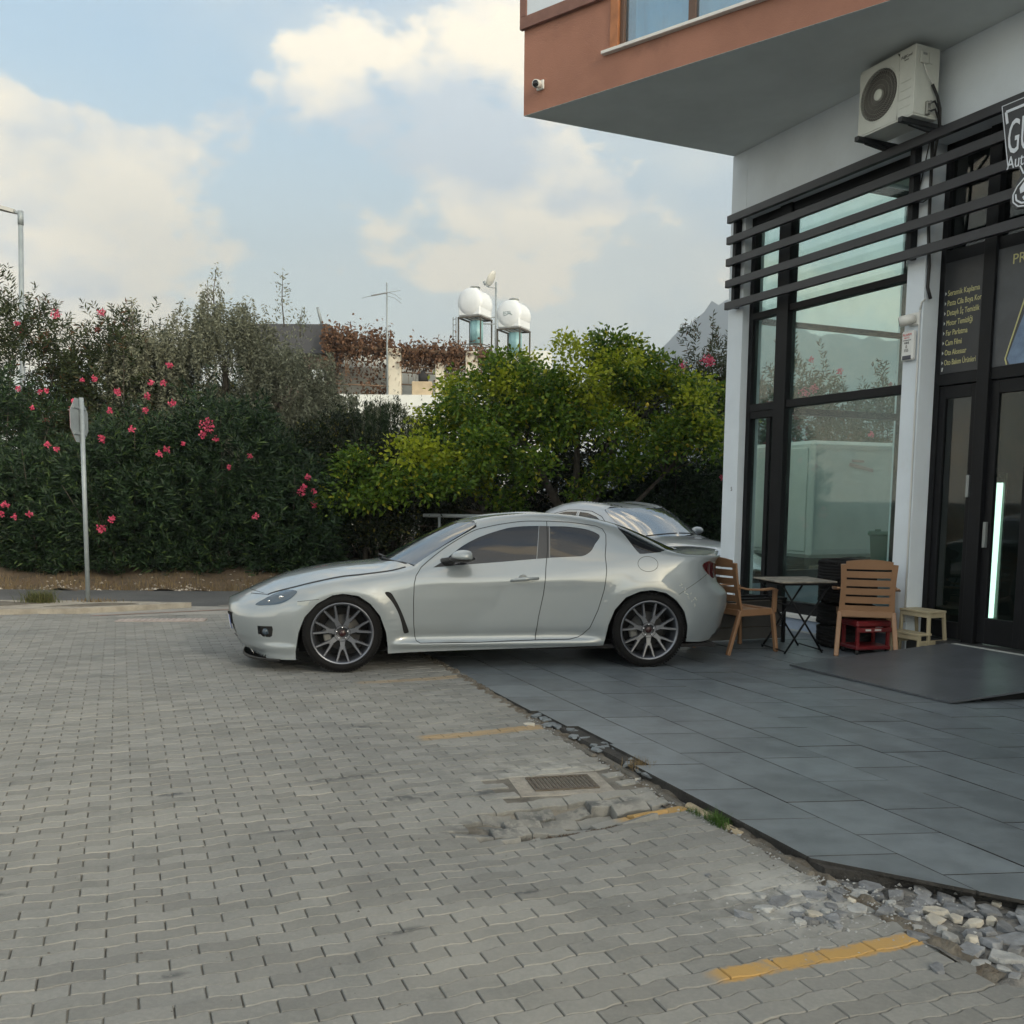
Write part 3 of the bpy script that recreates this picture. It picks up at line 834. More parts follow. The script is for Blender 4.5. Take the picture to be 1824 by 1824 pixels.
# glazing of the corner room
def pane(x0, x1, z0, z1, y, m=None, parent=None, side=False):
    k = MB()
    if side: k.box(y - .004, y + .004, x0, x1, z0, z1)
    else: k.box(x0, x1, y - .004, y + .004, z0, z1)
    return k.build('pane', m or M_GL, parent or bld)
win = P('shop_window', M_BLK, (.29, .36, .10, .20, .195, 4.90), (.83, 1.03, .07, .20, .195, 4.90), (2.79, 2.85, .10, .20, .195, 4.90),
        (.36, .83, .10, .20, .195, .33), (1.03, 2.79, .10, .20, .195, .33), (.36, .83, .10, .2, 2.585, 2.675), (1.03, 2.79, .09, .2, 2.585, 2.675),
        (.36, .83, .10, .2, 3.69, 3.765), (1.03, 2.79, .09, .2, 3.69, 3.765), (.36, .83, .1, .2, 4.80, 4.90), (1.03, 2.79, .1, .2, 4.80, 4.90), (.66, .73, .12, .19, .33, 2.5), (.36, .83, .11, .19, 2.5, 2.585))
for z0, z1 in ((2.675, 3.69), (3.765, 4.80)):
    pane(.36, .83, z0, z1, .155, parent=win); pane(1.03, 2.79, z0, z1, .145, parent=win)
pane(.36, .66, .33, 2.5, .165, parent=win); pane(.73, .83, .33, 2.5, .15, parent=win); pane(1.03, 2.79, .33, 2.585, .145, parent=win)
win2 = P('side_window', M_BLK, (.10, .20, .30, .37, .445, 5.60), (.10, .20, 2.79, 2.86, .445, 5.60), (.10, .2, .37, 2.79, .445, .60), (.10, .2, .37, 2.79, 2.605, 2.69), (.10, .2, .37, 2.79, 3.70, 3.76), (.1, .2, .37, 2.79, 5.52, 5.60))
for z0, z1 in ((.60, 2.605), (2.69, 3.70), (3.76, 5.52)): pane(.37, 2.79, z0, z1, .15, parent=win2, side=True)
# louvre slats and their posts
for zt in (4.94, 4.69, 4.432, 4.177, 3.915):
    P('louvre_slat', M_LOU, (.115, 12.0, -.15, -.095, zt - .088, zt), bev=.003)
for xx in (.17, 2.90, 5.2, 8.0, 11.0):
    P('louvre_post', M_BLK, (xx, xx + .06, -.093, -.002, 3.84, 4.93))
# door bay
DY = .20
door = P('door_frame', M_BLK, (3.07, 3.13, DY, DY + .12, .163, 4.90), (3.585, 3.715, DY - .03, DY + .12, .163, 4.90), (3.13, 3.585, DY, DY + .1, 2.63, 2.74), (3.13, 3.585, DY, DY + .1, 3.79, 3.90), (3.13, 3.585, DY, DY + .1, 4.80, 4.90),
         (3.715, 6.3, DY, DY + .1, 2.63, 2.74), (3.715, 6.3, DY, DY + .1, 3.79, 3.90), (3.715, 6.3, DY, DY + .1, 4.80, 4.90), (4.85, 4.97, DY - .02, DY + .12, .163, 4.80), (6.18, 6.3, DY, DY + .12, .163, 4.80))
P('door_threshold', mat('worn_threshold', (.30, .30, .27), .7, col2=(.16, .16, .15), scale=6), (3.07, 6.3, .03, DY + .14, -.01, .158))
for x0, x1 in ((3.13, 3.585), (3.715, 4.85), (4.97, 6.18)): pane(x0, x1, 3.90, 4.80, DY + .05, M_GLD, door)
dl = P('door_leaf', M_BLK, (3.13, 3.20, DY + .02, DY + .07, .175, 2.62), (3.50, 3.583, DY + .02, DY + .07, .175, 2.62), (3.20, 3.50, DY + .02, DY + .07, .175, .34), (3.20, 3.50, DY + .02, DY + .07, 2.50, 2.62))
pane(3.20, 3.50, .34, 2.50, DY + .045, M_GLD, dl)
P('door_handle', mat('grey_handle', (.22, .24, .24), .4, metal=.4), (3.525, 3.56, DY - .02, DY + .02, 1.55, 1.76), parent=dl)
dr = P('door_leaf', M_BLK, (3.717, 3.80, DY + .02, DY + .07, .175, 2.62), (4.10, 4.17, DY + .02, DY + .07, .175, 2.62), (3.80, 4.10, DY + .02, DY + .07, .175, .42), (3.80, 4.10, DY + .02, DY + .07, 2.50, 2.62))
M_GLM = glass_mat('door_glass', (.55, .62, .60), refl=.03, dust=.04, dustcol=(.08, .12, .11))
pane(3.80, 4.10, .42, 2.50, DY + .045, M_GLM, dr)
P('door_handle', MATS['grey_handle'], (3.745, 3.775, DY - .02, DY + .02, 1.08, 1.32), parent=dr)
dr2 = P('door_leaf', M_BLK, (4.172, 4.23, DY + .02, DY + .07, .175, 2.62), (4.78, 4.848, DY + .02, DY + .07, .175, 2.62), (4.23, 4.78, DY + .02, DY + .07, .175, .42), (4.23, 4.78, DY + .02, DY + .07, 2.5, 2.62))
pane(4.23, 4.78, .42, 2.50, DY + .045, M_GLD, dr2)
P('door_panel', M_BLK, (4.97, 6.18, DY + .02, DY + .07, .175, 2.62))
for xx in (6.56, 9.86, 13.16, 16.46, 19.76): P('roller_shutter', mat('shutter_grey', (.16, .17, .175), .5, var=.1), (xx, xx + 3.03, .12, .18, -.01, 4.895))
# printed window banners
M_BAN = mat('banner_black', (.020, .022, .026), .45, var=.12)
M_YEL = mat('banner_lettering', (.50, .48, .22), .5)
b1 = P('banner', M_BAN, (3.131, 3.584, DY + .004, DY + .03, 2.741, 3.789), bev=0)
def TX(x, z, y, tilt=0.0):
    """text on the front: x runs along the front, z is up"""
    return Matrix(((1, 0, 0, x), (0, 0, 1, y), (0, 1, 0, z), (0, 0, 0, 1))) @ Matrix.Rotation(tilt, 4, 'Z')
lines = ['Seramik Kaplama', 'Pasta Cila Boya Koru', 'Detaylı İç Temizlik', 'Motor Temizliği', 'Far Parlatma', 'Cam Filmi', 'Oto Aksesuar', 'Oto Bakım Ürünleri']
M_ARW = mat('banner_arrow', (.55, .57, .55), .5)
for i, t in enumerate(lines):
    z = 3.475 - i * .0935
    w = text_mesh('lettering', t, .075, M_YEL, b1, TX(3.175, z, DY + .003), .0008)
    L = w.dimensions.x
    mx = max(v.co.x for v in w.data.vertices) - 3.175
    lim = {0: .36, 1: .405, 2: .37, 3: .30, 4: .25, 5: .19, 6: .25, 7: .36}[i]
    w.data.transform(Matrix.Translation((3.175, 0, 0)) @ Matrix.Diagonal((lim / mx, 1, 1, 1)) @ Matrix.Translation((-3.175, 0, 0)))
    k = MB(); k.prism([(3.146, z + .008), (3.146, z + .042), (3.162, z + .025)], DY + .002, DY + .0035, 'Y'); k.build('bullet', M_ARW, b1)
k = MB(); k.prism([(3.15, 2.765), (3.15, 2.80), (3.168, 2.80), (3.162, 2.775), (3.158, 2.762)], DY + .002, DY + .0035, 'Y'); k.build('bullet', M_ARW, b1)
b2 = P('banner', mat('banner_charcoal', (.050, .056, .064), .45, var=.12), (3.716, 4.849, DY + .004, DY + .03, 2.741, 3.789), bev=0)
text_mesh('lettering', 'PR', .125, M_YEL, b2, TX(3.865, 3.63, DY + .003), .0008)
k = MB(); k.bar((3.855, DY + .001, 2.80), (4.12, DY + .001, 3.62), .004, .012); k.bar((3.855, DY + .001, 2.80), (3.875, DY + .001, 2.745), .004, .012); k.build('gold_line', M_YEL, b2)
k = MB(); k.prism([(3.875, 2.80), (3.905, 2.745), (4.5, 2.745), (4.5, 3.5), (4.13, 3.5), (4.06, 3.27), (3.97, 3.05)], DY + .0005, DY + .0035, 'Y'); k.build('blue_print', mat('banner_blue', (.16, .24, .36), .5, col2=(.10, .15, .24), scale=7), b2)
# overhanging upper floors
pc, dr_ = Vector((.02, -2.854)), Vector((3.60, 1.719)).normalized()
foot = [(.02, -2.854), tuple(pc + dr_ * 6.60), (24, .02), (24, 10), (.02, 10)]
k = MB(); k.prism(foot, 5.690, 5.6918); k.build('soffit', M_SOF, bld)
# the slanted front as wall pieces round the long window
fx = Matrix.Translation((pc.x, pc.y, 0)) @ Matrix.Rotation(math.atan2(dr_.y, dr_.x), 4, 'Z')
def PF(name, m, *bx, bev=.003, parent=None):
    k = MB()
    for b_ in bx: k.box(*b_, bev=bev, T=fx)
    return k.build(name, m, parent or bld)
PF('terracotta_wall', M_TER, (0, .3, 0, .03, 5.6925, 6.03), (.3, 6.6, 0, .25, 5.6925, 6.03), (0, .3, 0, .03, 6.03, 9.0), (.3, 1.14, 0, .25, 6.03, 9.0), (1.14, 6.6, 0, .25, 8.2, 9.0), (5.9, 6.6, 0, .25, 6.03, 8.2), bev=0)
k = MB(); k.box(.021, .25, -2.71, 10, 5.6925, 9.0); k.box(6.0, 23.99, .1, .3, 5.7155, 9.0); k.box(.26, 23.9, 9.7, 9.99, 5.7155, 9.0); k.box(23.75, 23.99, .31, 9.69, 5.7155, 9.0); k.build('upper_wall', M_WHT, bld)
k = MB(); k.prism([(p[0], p[1]) for p in foot], 9.0, 9.3); k.build('roof', M_WHT, bld)
PF('window_sill', mat('white_sill', (.66, .65, .62), .6, var=.05), (1.06, 6.0, -.06, .1, 6.031, 6.062))
PF('window_reveal', mat('orange_frame', (.34, .135, .055), .6, var=.15, scale=9), (1.141, 1.235, -.018, .15, 6.063, 8.2))
uw = PF('upper_window', mat('brown_frame', (.10, .055, .035), .5), (1.236, 1.285, .02, .12, 6.063, 8.2), (1.285, 5.9, .02, .10, 6.063, 6.085), (2.02, 2.10, .03, .11, 6.085, 8.2), (3.6, 3.68, .03, .11, 6.085, 8.2), (1.285, 5.9, .02, .10, 8.14, 8.2))
M_BLUG = glass_mat('blue_glass', (.55, .78, .88), refl=.22, dust=.06, dustcol=(.12, .30, .40))
for a, b_ in ((1.285, 2.02), (2.10, 3.6), (3.68, 5.9)):
    k = MB(); k.box(a, b_, .062, .07, 6.085, 8.14, T=fx); k.build('pane', M_BLUG, uw)
# curtain folds behind the upper window
k = MB(); V = []
for i in range(140):
    x = 1.3 + i * .0325; V += [fx @ Vector((x, .22 + .03 * math.sin(i * .9), 6.1)), fx @ Vector((x, .22 + .03 * math.sin(i * .9), 8.1))]
k.put(V, [(2 * i, 2 * i + 2, 2 * i + 3, 2 * i + 1) for i in range(139)], sm=True); k.build('curtain', mat('pale_curtain', (.42, .55, .60), .9), bld)
# boxed band and pale panel at the corner
PF('corner_band', M_TERD, (-.03, 1.139, -.05, -.001, 6.575, 6.70), (-.03, .06, -.05, -.001, 6.70, 8.4), bev=.004)
PF('corner_panel', mat('pale_blue_panel', (.62, .68, .74), .5), (.06, 1.135, -.035, -.001, 6.70, 8.4))
# house number, small cable and conduit on the second pillar
text_mesh('house_number', '5', .07, mat('black_print', (.02, .02, .02), .6), bld, TX(.17, 1.62, -.0015), .001)
k = MB(); k.tube([(3.045, -.012, 3.35), (3.05, -.012, 2.4), (3.055, -.012, 1.2), (3.06, -.012, .3)], .009, 6); k.tube([(3.045, -.012, 3.35), (3.06, -.012, 3.42), (3.075, .02, 3.45)], .009, 6)
k.build('conduit', mat('white_conduit', (.55, .56, .55), .6), bld)
k = MB(); k.tube([(3.09, -.02, 5.0), (3.10, -.02, 4.6), (3.085, .0, 4.1), (3.10, .02, 3.75), (3.085, .03, 3.56), (3.11, .05, 3.45)], .016, 7); k.tube([(3.06, -.02, 4.9), (2.98, -.02, 4.55), (2.93, -.02, 4.38), (3.02, -.02, 4.36), (3.09, -.02, 4.38)], .006, 6)
k.tube([(2.78, .05, 4.8), (2.785, .05, 4.3), (2.77, .05, 3.78)], .006, 5); k.build('black_cable', mat('black_cable', (.012, .012, .013), .6), bld)

def at_b(x, y, z): return tuple(BM @ Vector((x, y, z)))
# ---- air conditioner on the wall
ac = empty('air_conditioner', at_b(0, 0, 0), BRZ, 'white outdoor air conditioner unit hanging above the black louvres', 'air conditioner')
M_ACW = mat('aged_white_metal', (.58, .60, .56), .5, var=.07, scale=3, stain=(5, .62, (.42, .42, .37), .4))
x0, x1, y0, y1, z0, z1 = 2.57, 3.25, -.45, -.15, 5.03, 5.615
cxf, czf, rf = 2.815, 5.335, .232
# front plate with a round hole
def plate_hole(x0, x1, z0, z1, cx, cz, r, y, n=48):
    ring = [(cx + r * math.cos(2 * math.pi * i / n), cz + r * math.sin(2 * math.pi * i / n)) for i in range(n)]
    outer = []
    for i in range(n):
        a = 2 * math.pi * i / n; c_, s_ = math.cos(a), math.sin(a)
        t = min(((x1 - cx) / c_) if c_ > 1e-6 else (((x0 - cx) / c_) if c_ < -1e-6 else 9e9), ((z1 - cz) / s_) if s_ > 1e-6 else (((z0 - cz) / s_) if s_ < -1e-6 else 9e9))
        outer.append((cx + c_ * t, cz + s_ * t))
    V = [(a, y, b_) for a, b_ in ring] + [(a, y, b_) for a, b_ in outer] + [(a, y + .05, b_) for a, b_ in ring]
    F = [(i, (i + 1) % n, n + (i + 1) % n, n + i) for i in range(n)] + [(i, (i + 1) % n, 2 * n + (i + 1) % n, 2 * n + i) for i in range(n)]
    return V, F
k = MB(); k.put(*plate_hole(x0, 3.06, z0, z1, cxf, czf, rf, y0)); k.box(3.06, x1, y0, y0 + .02, z0, z1, bev=.003)
k.box(x0, x0 + .012, y0 + .001, y1, z0, z1); k.box(x1 - .012, x1, y0 + .0205, y1, z0, z1, bev=.003); k.box(x0, x1, y0, y1, z1 - .0, z1 + .012, bev=.004); k.box(x0, x1, y0, y1, z0 - .02, z0 - .001, bev=.004); k.box(x0 + .012, x1 - .012, y1 - .012, y1, z0, z1)
k.build('casing', M_ACW, ac)
M_ACG = mat('grille_grey', (.25, .245, .225), .6); M_ACD = mat('fan_dark', (.075, .072, .066), .7)
k = MB(); k.lathe([(rf - .001, y0 + .045), (.0001, y0 + .05)], 40, 'Y', Matrix.Translation((cxf, 0, czf))); k.build('fan_recess', M_ACD, ac)
k = MB()
for i in range(46):
    a = 2 * math.pi * i / 46
    pts = []
    for t in np.linspace(.05, rf, 7):
        aa = a + 1.1 * (t / rf) ** 1.2
        pts.append((cxf + t * math.cos(aa), y0 + .006 - .012 * math.cos(t / rf * 1.5), czf + t * math.sin(aa)))
    k.tube(pts, .0022, 4, cap=False)
for rr in (.09, .13, .17, .205): k.lathe([(rr - .0015, y0 - .003), (rr + .0015, y0 - .003), (rr + .0015, y0 + .001), (rr - .0015, y0 + .001)], 48, 'Y', Matrix.Translation((cxf, 0, czf)), closed=True)
tag(k.build('fan_grille', M_ACG, ac), kind='stuff')
k = MB(); k.lathe([(.05, y0 + .02), (.05, y0 - .008), (.042, y0 - .012), (.0001, y0 - .013)], 28, 'Y', Matrix.Translation((cxf, 0, czf))); k.build('fan_hub', mat('hub_white', (.60, .63, .58), .5), ac)
k = MB(); k.lathe([(rf - .004, y0 + .0), (rf + .006, y0 - .008), (rf + .012, y0 - .001)], 48, 'Y', Matrix.Translation((cxf, 0, czf))); k.build('fan_rim', M_ACW, ac)
text_mesh('brand_lettering', 'FUJICool', .035, mat('grey_print', (.05, .05, .05), .6), ac, TX(3.08, 5.545, y0 - .0015), .001)
text_mesh('brand_lettering', 'inverter', .016, MATS['grey_print'], ac, TX(3.12, 5.52, y0 - .0015), .001)
for i in range(4):
    z = 5.11 + i * .075
    k = MB(); k.box(3.085, 3.21, y0 - .004, y0 + .002, z, z + .006); k.build('front_rib', M_ACW, ac)
# side: cover, valves, pipes
k = MB(); k.box(x1, x1 + .014, -.40, -.30, 5.47, 5.575, bev=.004); k.box(x1, x1 + .008, -.29, -.24, 5.48, 5.58, bev=.003); k.build('terminal_cover', M_ACW, ac)
k = MB(); k.box(x1 + .0145, x1 + .016, -.375, -.325, 5.54, 5.56); k.build('rating_label', mat('label_grey', (.28, .30, .29), .6), ac)
k = MB(); k.tube([(x1 + .01, -.36, 5.47), (x1 + .03, -.34, 5.40), (x1 + .03, -.29, 5.33), (x1 + .02, -.25, 5.30)], .005, 6); k.build('white_lead', mat('lead_white', (.6, .6, .58), .6), ac)
k = MB(); k.tube([(x1 + .02, -.25, 5.30), (x1 + .03, -.19, 5.20), (x1 + .03, -.15, 5.10), (x1 + .02, -.13, 4.95), (x1 - .05, -.09, 4.8), (3.12, -.03, 4.65)], .014, 7); k.tube([(x1 + .01, -.28, 5.13), (x1 + .04, -.23, 5.15), (x1 + .03, -.17, 5.1), (x1 + .02, -.13, 4.95)], .011, 6); k.tube([(x1 + .01, -.28, 5.06), (x1 + .04, -.22, 5.08), (x1 + .025, -.16, 5.02), (x1 + .02, -.125, 4.92)], .011, 6); k.build('pipe', MATS['black_cable'], ac)
k = MB(); k.box(x1, x1 + .03, -.31, -.26, 5.03, 5.15, bev=.006); k.lathe([(.016, 0), (.016, .05)], 10, 'X', Matrix.Translation((x1, -.285, 5.13)), cap=True); k.lathe([(.013, 0), (.013, .045)], 10, 'X', Matrix.Translation((x1, -.285, 5.07)), cap=True); k.build('valve', mat('valve_grey', (.26, .26, .24), .5, metal=.5), ac)
for xx in (2.60, 3.14):
    k = MB(); k.box(xx, xx + .05, -.52, 0, 4.965, 5.01, bev=.003); k.bar((xx + .025, -.40, 4.97), (xx + .025, -.01, 4.93), .03, .03); k.build('bracket', mat('bracket_black', (.015, .017, .020), .5), ac)
# ---- alarm siren box, two cameras
al = empty('alarm_box', at_b(2.945, 0, 2.88), BRZ, 'white alarm siren box with printed phone number on the white pillar', 'alarm box')
k = MB(); k.box(-.075, .075, -.055, -.001, 0, .285, bev=.014); k.build('casing', mat('box_white', (.66, .67, .66), .5), al)
k = MB(); k.box(-.055, .06, -.058, -.045, .008, .05, bev=.006); k.build('lens', mat('blue_lens', (.03, .035, .06), .3), al)
M_RED = mat('red_print', (.55, .05, .05), .5)
text_mesh('lettering', 'ALARM', .034, M_RED, al, TX(-.055, .235, -.0565), .0008)
text_mesh('lettering', 'HATTI', .024, M_RED, al, TX(-.04, .208, -.0565), .0008)
for i, t in enumerate(('444', '0', '155')): text_mesh('lettering', t, .04, MATS['black_print'], al, TX(-.005, .155 - i * .036, -.0565), .0008, 'CENTER')
k = MB(); k.box(-.05, .05, -.0565, -.055, .19, .196); k.build('printed_rule', MATS['black_print'], al)
def dome_camera(base, rz, label, s=1.0, aim=(-.75, -.55, -.18)):
    e = empty('security_camera', base, rz, label, 'camera')
    w = mat('camera_white', (.66, .66, .63), .45)
    k = MB(); k.box(-.05 * s, .05 * s, -.022 * s, -.001, -.05 * s, .05 * s, bev=.008 * s); k.build('mount', w, e)
    a = Vector(aim).normalized(); c0 = Vector((0, -.045 * s, 0))
    k = MB(); k.tube([(0, -.02 * s, 0), c0], .022 * s, 10); k.build('joint', w, e)
    k = MB(); k.tube([c0 - a * .03 * s, c0 + a * .01 * s, c0 + a * .085 * s], [.026 * s, .042 * s, .042 * s], 16); b_ = k.build('housing', w, e)
    k = MB(); k.tube([c0 + a * .0855 * s, c0 + a * .090 * s], [.036 * s, .034 * s], 16); k.build('lens', mat('camera_lens', (.012, .012, .014), .15), b_)
dome_camera(at_b(2.985, 0, 3.27), BRZ, 'white security camera on the pillar just above the alarm box', 1.25)
pcam = fx @ Vector((.24, 0, 5.95))
dome_camera(at_b(*pcam), BRZ + math.atan2(dr_.y, dr_.x), 'white security camera under the corner of the terracotta overhang', 1.0, (.25, -.9, -.25))
# ---- fluorescent tube standing inside the doorway
tb = empty('tube_light', at_b(3.29, .95, .3), BRZ, 'bright upright fluorescent tube glowing greenish white inside the doorway', 'lamp')
em = bpy.data.materials.new('tube_glow'); em.use_nodes = True
em.node_tree.nodes['Principled BSDF'].inputs['Emission Color'].default_value = (.76, 1.0, .86, 1)
em.node_tree.nodes['Principled BSDF'].inputs['Emission Strength'].default_value = 2.6
k = MB(); k.tube([(-.02, 0, .03), (-.005, 0, 1.40)], .030, 14); k.build('tube', em, tb)
k = MB(); k.tube([(-.005, 0, 1.40), (-.004, 0, 1.46)], .030, 14); k.tube([(-.021, 0, .0), (-.02, 0, .03)], .03, 14); k.build('end_cap', mat('cap_grey', (.4, .42, .4), .5), tb)
k = MB(); k.box(-.06, .03, .035, .06, 0, 1.5); k.build('batten', mat('batten', (.12, .14, .12), .5), tb)
# ---- shop sign hanging before the louvres
sg = empty('shop_sign', at_b(0, 0, 0), BRZ, 'dark shield-shaped shop sign with white letters and car emblem before the louvres', 'sign')
M_SGB = mat('sign_black', (.022, .024, .030), .4); M_SGW = mat('sign_white', (.66, .70, .76), .45)
sy = -.21
k = MB(); k.prism([(4.0, 4.86), (4.98, 4.86), (4.84, 4.30), (4.66, 4.28), (4.60, 4.22), (4.70, 4.10), (4.69, 4.02), (4.62, 3.95), (4.36, 3.95), (4.20, 3.97), (4.14, 4.03), (4.145, 4.11), (4.23, 4.24), (4.20, 4.30), (4.10, 4.32)], sy, sy + .04, 'Y'); k.build('board', M_SGB, sg)
def strokes(pts, w, closed=False, name='emblem_line'):
    k = MB()
    for a, b_ in zip(pts, pts[1:] + ([pts[0]] if closed else [])):
        k.bar((a[0], sy - .003, a[1]), (b_[0], sy - .003, b_[1]), .004, w, upv=(-(b_[1] - a[1]), 0, b_[0] - a[0]))
    return k.build(name, M_SGW, sg)
strokes([(4.0, 4.86), (4.98, 4.86)], .006); strokes([(4.003, 4.855), (4.10, 4.325)], .006)
strokes([(4.065, 4.70), (4.045, 4.80), (4.30, 4.80)], .022)
text_mesh('lettering', 'GU', .40, M_SGW, sg, TX(4.075, 4.44, sy - .003), .002, xs=.42)
text_mesh('lettering', 'Auto', .15, M_SGW, sg, TX(4.085, 4.315, sy - .003), .002, xs=.72)
strokes([(4.215, 4.315), (4.255, 4.24)], .012)
strokes([(4.28, 4.215), (4.20, 4.15), (4.165, 4.09), (4.17, 4.03), (4.22, 3.985), (4.32, 3.968), (4.5, 3.968)], .010)
strokes([(4.19, 4.09), (4.20, 4.04), (4.25, 4.005), (4.36, 3.995)], .014)
k = MB(); k.prism([(4.225, 4.13), (4.285, 4.195), (4.36, 4.20), (4.31, 4.10), (4.235, 4.085)], sy - .004, sy - .0005, 'Y'); k.prism([(4.255, 4.05), (4.32, 4.085), (4.40, 4.08), (4.36, 4.03), (4.27, 4.025)], sy - .004, sy - .0005, 'Y'); k.build('emblem_shape', M_SGW, sg)
for xx in (4.2, 4.7):
    k = MB(); k.box(xx, xx + .04, sy + .04, -.15, 4.60, 4.64); k.build('hanger', M_BLK, sg)
# ---- loading ramp up to the door
rp = empty('door_ramp', at_b(0, 0, 0), BRZ, 'dark worn sheet ramp leading up to the shop door', 'ramp')
M_RMP = mat('ramp_plate', (.070, .078, .090), .36, var=.2, scale=3.5, bump=.12, bscale=35, stain=(7, .55, (.035, .038, .045), .7), spec=.6)
V = [(3.30, -1.66, .006), (5.07, -1.66, .006), (5.43, -.10, .166), (3.66, -.10, .166)]
V2 = [(x, y, z + .014) for x, y, z in V]
k = MB(); k.put([Vector(v) for v in V] + [Vector(v) for v in V2], [(3, 2, 1, 0), (4, 5, 6, 7), (0, 1, 5, 4), (1, 2, 6, 5), (2, 3, 7, 6), (3, 0, 4, 7)]); k.build('plate', M_RMP, rp)
k = MB()
for xx in (3.36, 4.15, 4.98):
    q0, q1 = (xx + .07, -1.32), (xx + .33, -.13)
    vv = [(q0[0], q0[1], .002), (q1[0], q1[1], .002), (q1[0], q1[1], .158), (q0[0], q0[1], .034)]
    k.put([Vector(v) for v in vv] + [Vector((v[0] + .035, v[1], v[2])) for v in vv], [(0, 1, 2, 3), (7, 6, 5, 4), (0, 4, 5, 1), (1, 5, 6, 2), (2, 6, 7, 3), (3, 7, 4, 0)])
k.build('bearer', M_BLK, rp)
k = MB(); k.box(3.66, 5.43, -.10, .03, .159, .172, bev=.004); k.build('edge_strip', mat('bright_strip', (.42, .44, .42), .45, var=.25, scale=12), rp)
# ------------------------------------------------------------------ cars
def pchip_slopes(x, Y):
    """monotone slopes, Y (...,n)"""
    h = np.diff(x); d = np.diff(Y, axis=-1) / h
    m = np.zeros_like(Y)
    w1 = 2 * h[1:] + h[:-1]; w2 = h[1:] + 2 * h[:-1]
    a, b = d[..., :-1], d[..., 1:]
    with np.errstate(divide='ignore', invalid='ignore'):
        v = (w1 + w2) / (w1 / a + w2 / b)
    m[..., 1:-1] = np.where(a * b > 0, v, 0.0)
    m[..., 0], m[..., -1] = d[..., 0], d[..., -1]
    return m
def herm(t, y0, y1, m0, m1, h):
    t2, t3 = t * t, t * t * t
    return y0 * (2 * t3 - 3 * t2 + 1) + m0 * h * (t3 - 2 * t2 + t) + y1 * (-2 * t3 + 3 * t2) + m1 * h * (t3 - t2)
class Curve:
    def __init__(s, pts):
        pts = sorted(pts); s.x = np.array([p[0] for p in pts], float); s.y = np.array([p[1] for p in pts], float); s.m = pchip_slopes(s.x, s.y)
    def __call__(s, q):
        q = np.clip(np.asarray(q, float), s.x[0], s.x[-1]); i = np.clip(np.searchsorted(s.x, q) - 1, 0, len(s.x) - 2)
        h = s.x[i + 1] - s.x[i]; t = (q - s.x[i]) / h
        return herm(t, s.y[i], s.y[i + 1], s.m[i], s.m[i + 1], h)
def smv(a, b, x):
    t = np.clip((x - a) / (b - a), 0, 1); return t * t * (3 - 2 * t)

_A = np.zeros((7, 7)); _B = np.zeros((7, 7))
for _i in range(1, 6):
    _A[_i, _i - 1:_i + 2] = (1, 4, 1); _B[_i, _i + 1] = 3; _B[_i, _i - 1] = -3
_A[0, 0:2] = (2, 1); _B[0, 0:2] = (-3, 3)
_A[6, 5:7] = (1, 2); _B[6, 5:7] = (-3, 3)
SLY = np.linalg.inv(_A) @ _B
_A2, _B2 = _A.copy(), _B.copy(); _A2[6] = 0; _A2[6, 6] = 1; _B2[6] = 0
SLZ = np.linalg.inv(_A2) @ _B2
def soften(pts, sig):
    c = Curve(pts); x = np.linspace(c.x[0], c.x[-1], 260); y = c(x)
    xx = np.linspace(-3 * sig, 3 * sig, 25); w = np.exp(-.5 * (xx / sig) ** 2); w /= w.sum()
    lo, hi = c(x[0]), c(x[-1]); s0 = (c(x[0] + .02) - lo) / .02; s1 = (hi - c(x[-1] - .02)) / .02
    out = np.zeros_like(x)
    for d_, k_ in zip(xx, w):
        q = x + d_
        v = c(q); v = np.where(q < c.x[0], lo + s0 * (q - c.x[0]), v); v = np.where(q > c.x[-1], hi + s1 * (q - c.x[-1]), v)
        out += k_ * v
    return list(zip(x.tolist(), out.tolist()))
class Body:
    """lofted car body: u runs along the car, t climbs each half section from sill (0) to centre line (6)"""
    def __init__(s, K, nose, tail, taper, tail_shift, nose_shift, bump):
        s.K = [(Curve(a), Curve(b)) for a, b in K]; s.nose, s.tail = nose, tail
        s.taper, s.ts, s.ns, s.bump = taper, Curve(tail_shift), Curve(nose_shift), bump
    def surf(s, u, t):
        u = np.asarray(u, float); t = np.asarray(t, float)
        tp = s.taper(u)
        Y = np.stack([c[0](u) for c in s.K], -1) * tp[..., None]
        Z = np.stack([c[1](u) for c in s.K], -1)
        ks = np.arange(7.0)
        i = np.clip(t.astype(int), 0, 5); f = t - i
        mY, mZ = Y @ SLY.T, Z @ SLZ.T
        g = lambda A, k: np.take_along_axis(A, k[..., None], -1)[..., 0]
        y = herm(f, g(Y, i), g(Y, i + 1), g(mY, i), g(mY, i + 1), 1.0)
        z = herm(f, g(Z, i), g(Z, i + 1), g(mZ, i), g(mZ, i + 1), 1.0)
        x = u + s.ts(z) * smv(-1.5, -2.2, u) + s.ns(z) * smv(1.85, 2.35, u)
        y = y + s.bump(x, z) * np.clip(y / .5, 0, 1) * tp
        return np.stack([x, np.maximum(y, 0), z], -1)
    def inv(s, pts):
        """(x,z) on the near flank -> (u,t)"""
        P = np.array(pts, float); x, z = P[:, 0], P[:, 1]
        u = x.copy(); tt = np.linspace(0, 6, 601)
        for _ in range(6):
            u = x - s.ts(z) * smv(-1.5, -2.2, u) - s.ns(z) * smv(1.85, 2.35, u)
            u = np.clip(u, s.tail + .002, s.nose - .002)
        out = []
        for a, zz in zip(u, z):
            S = s.surf(np.full(601, a), tt)[:, 2]
            out.append((a, float(np.interp(zz, np.maximum.accumulate(S), tt))))
        return out
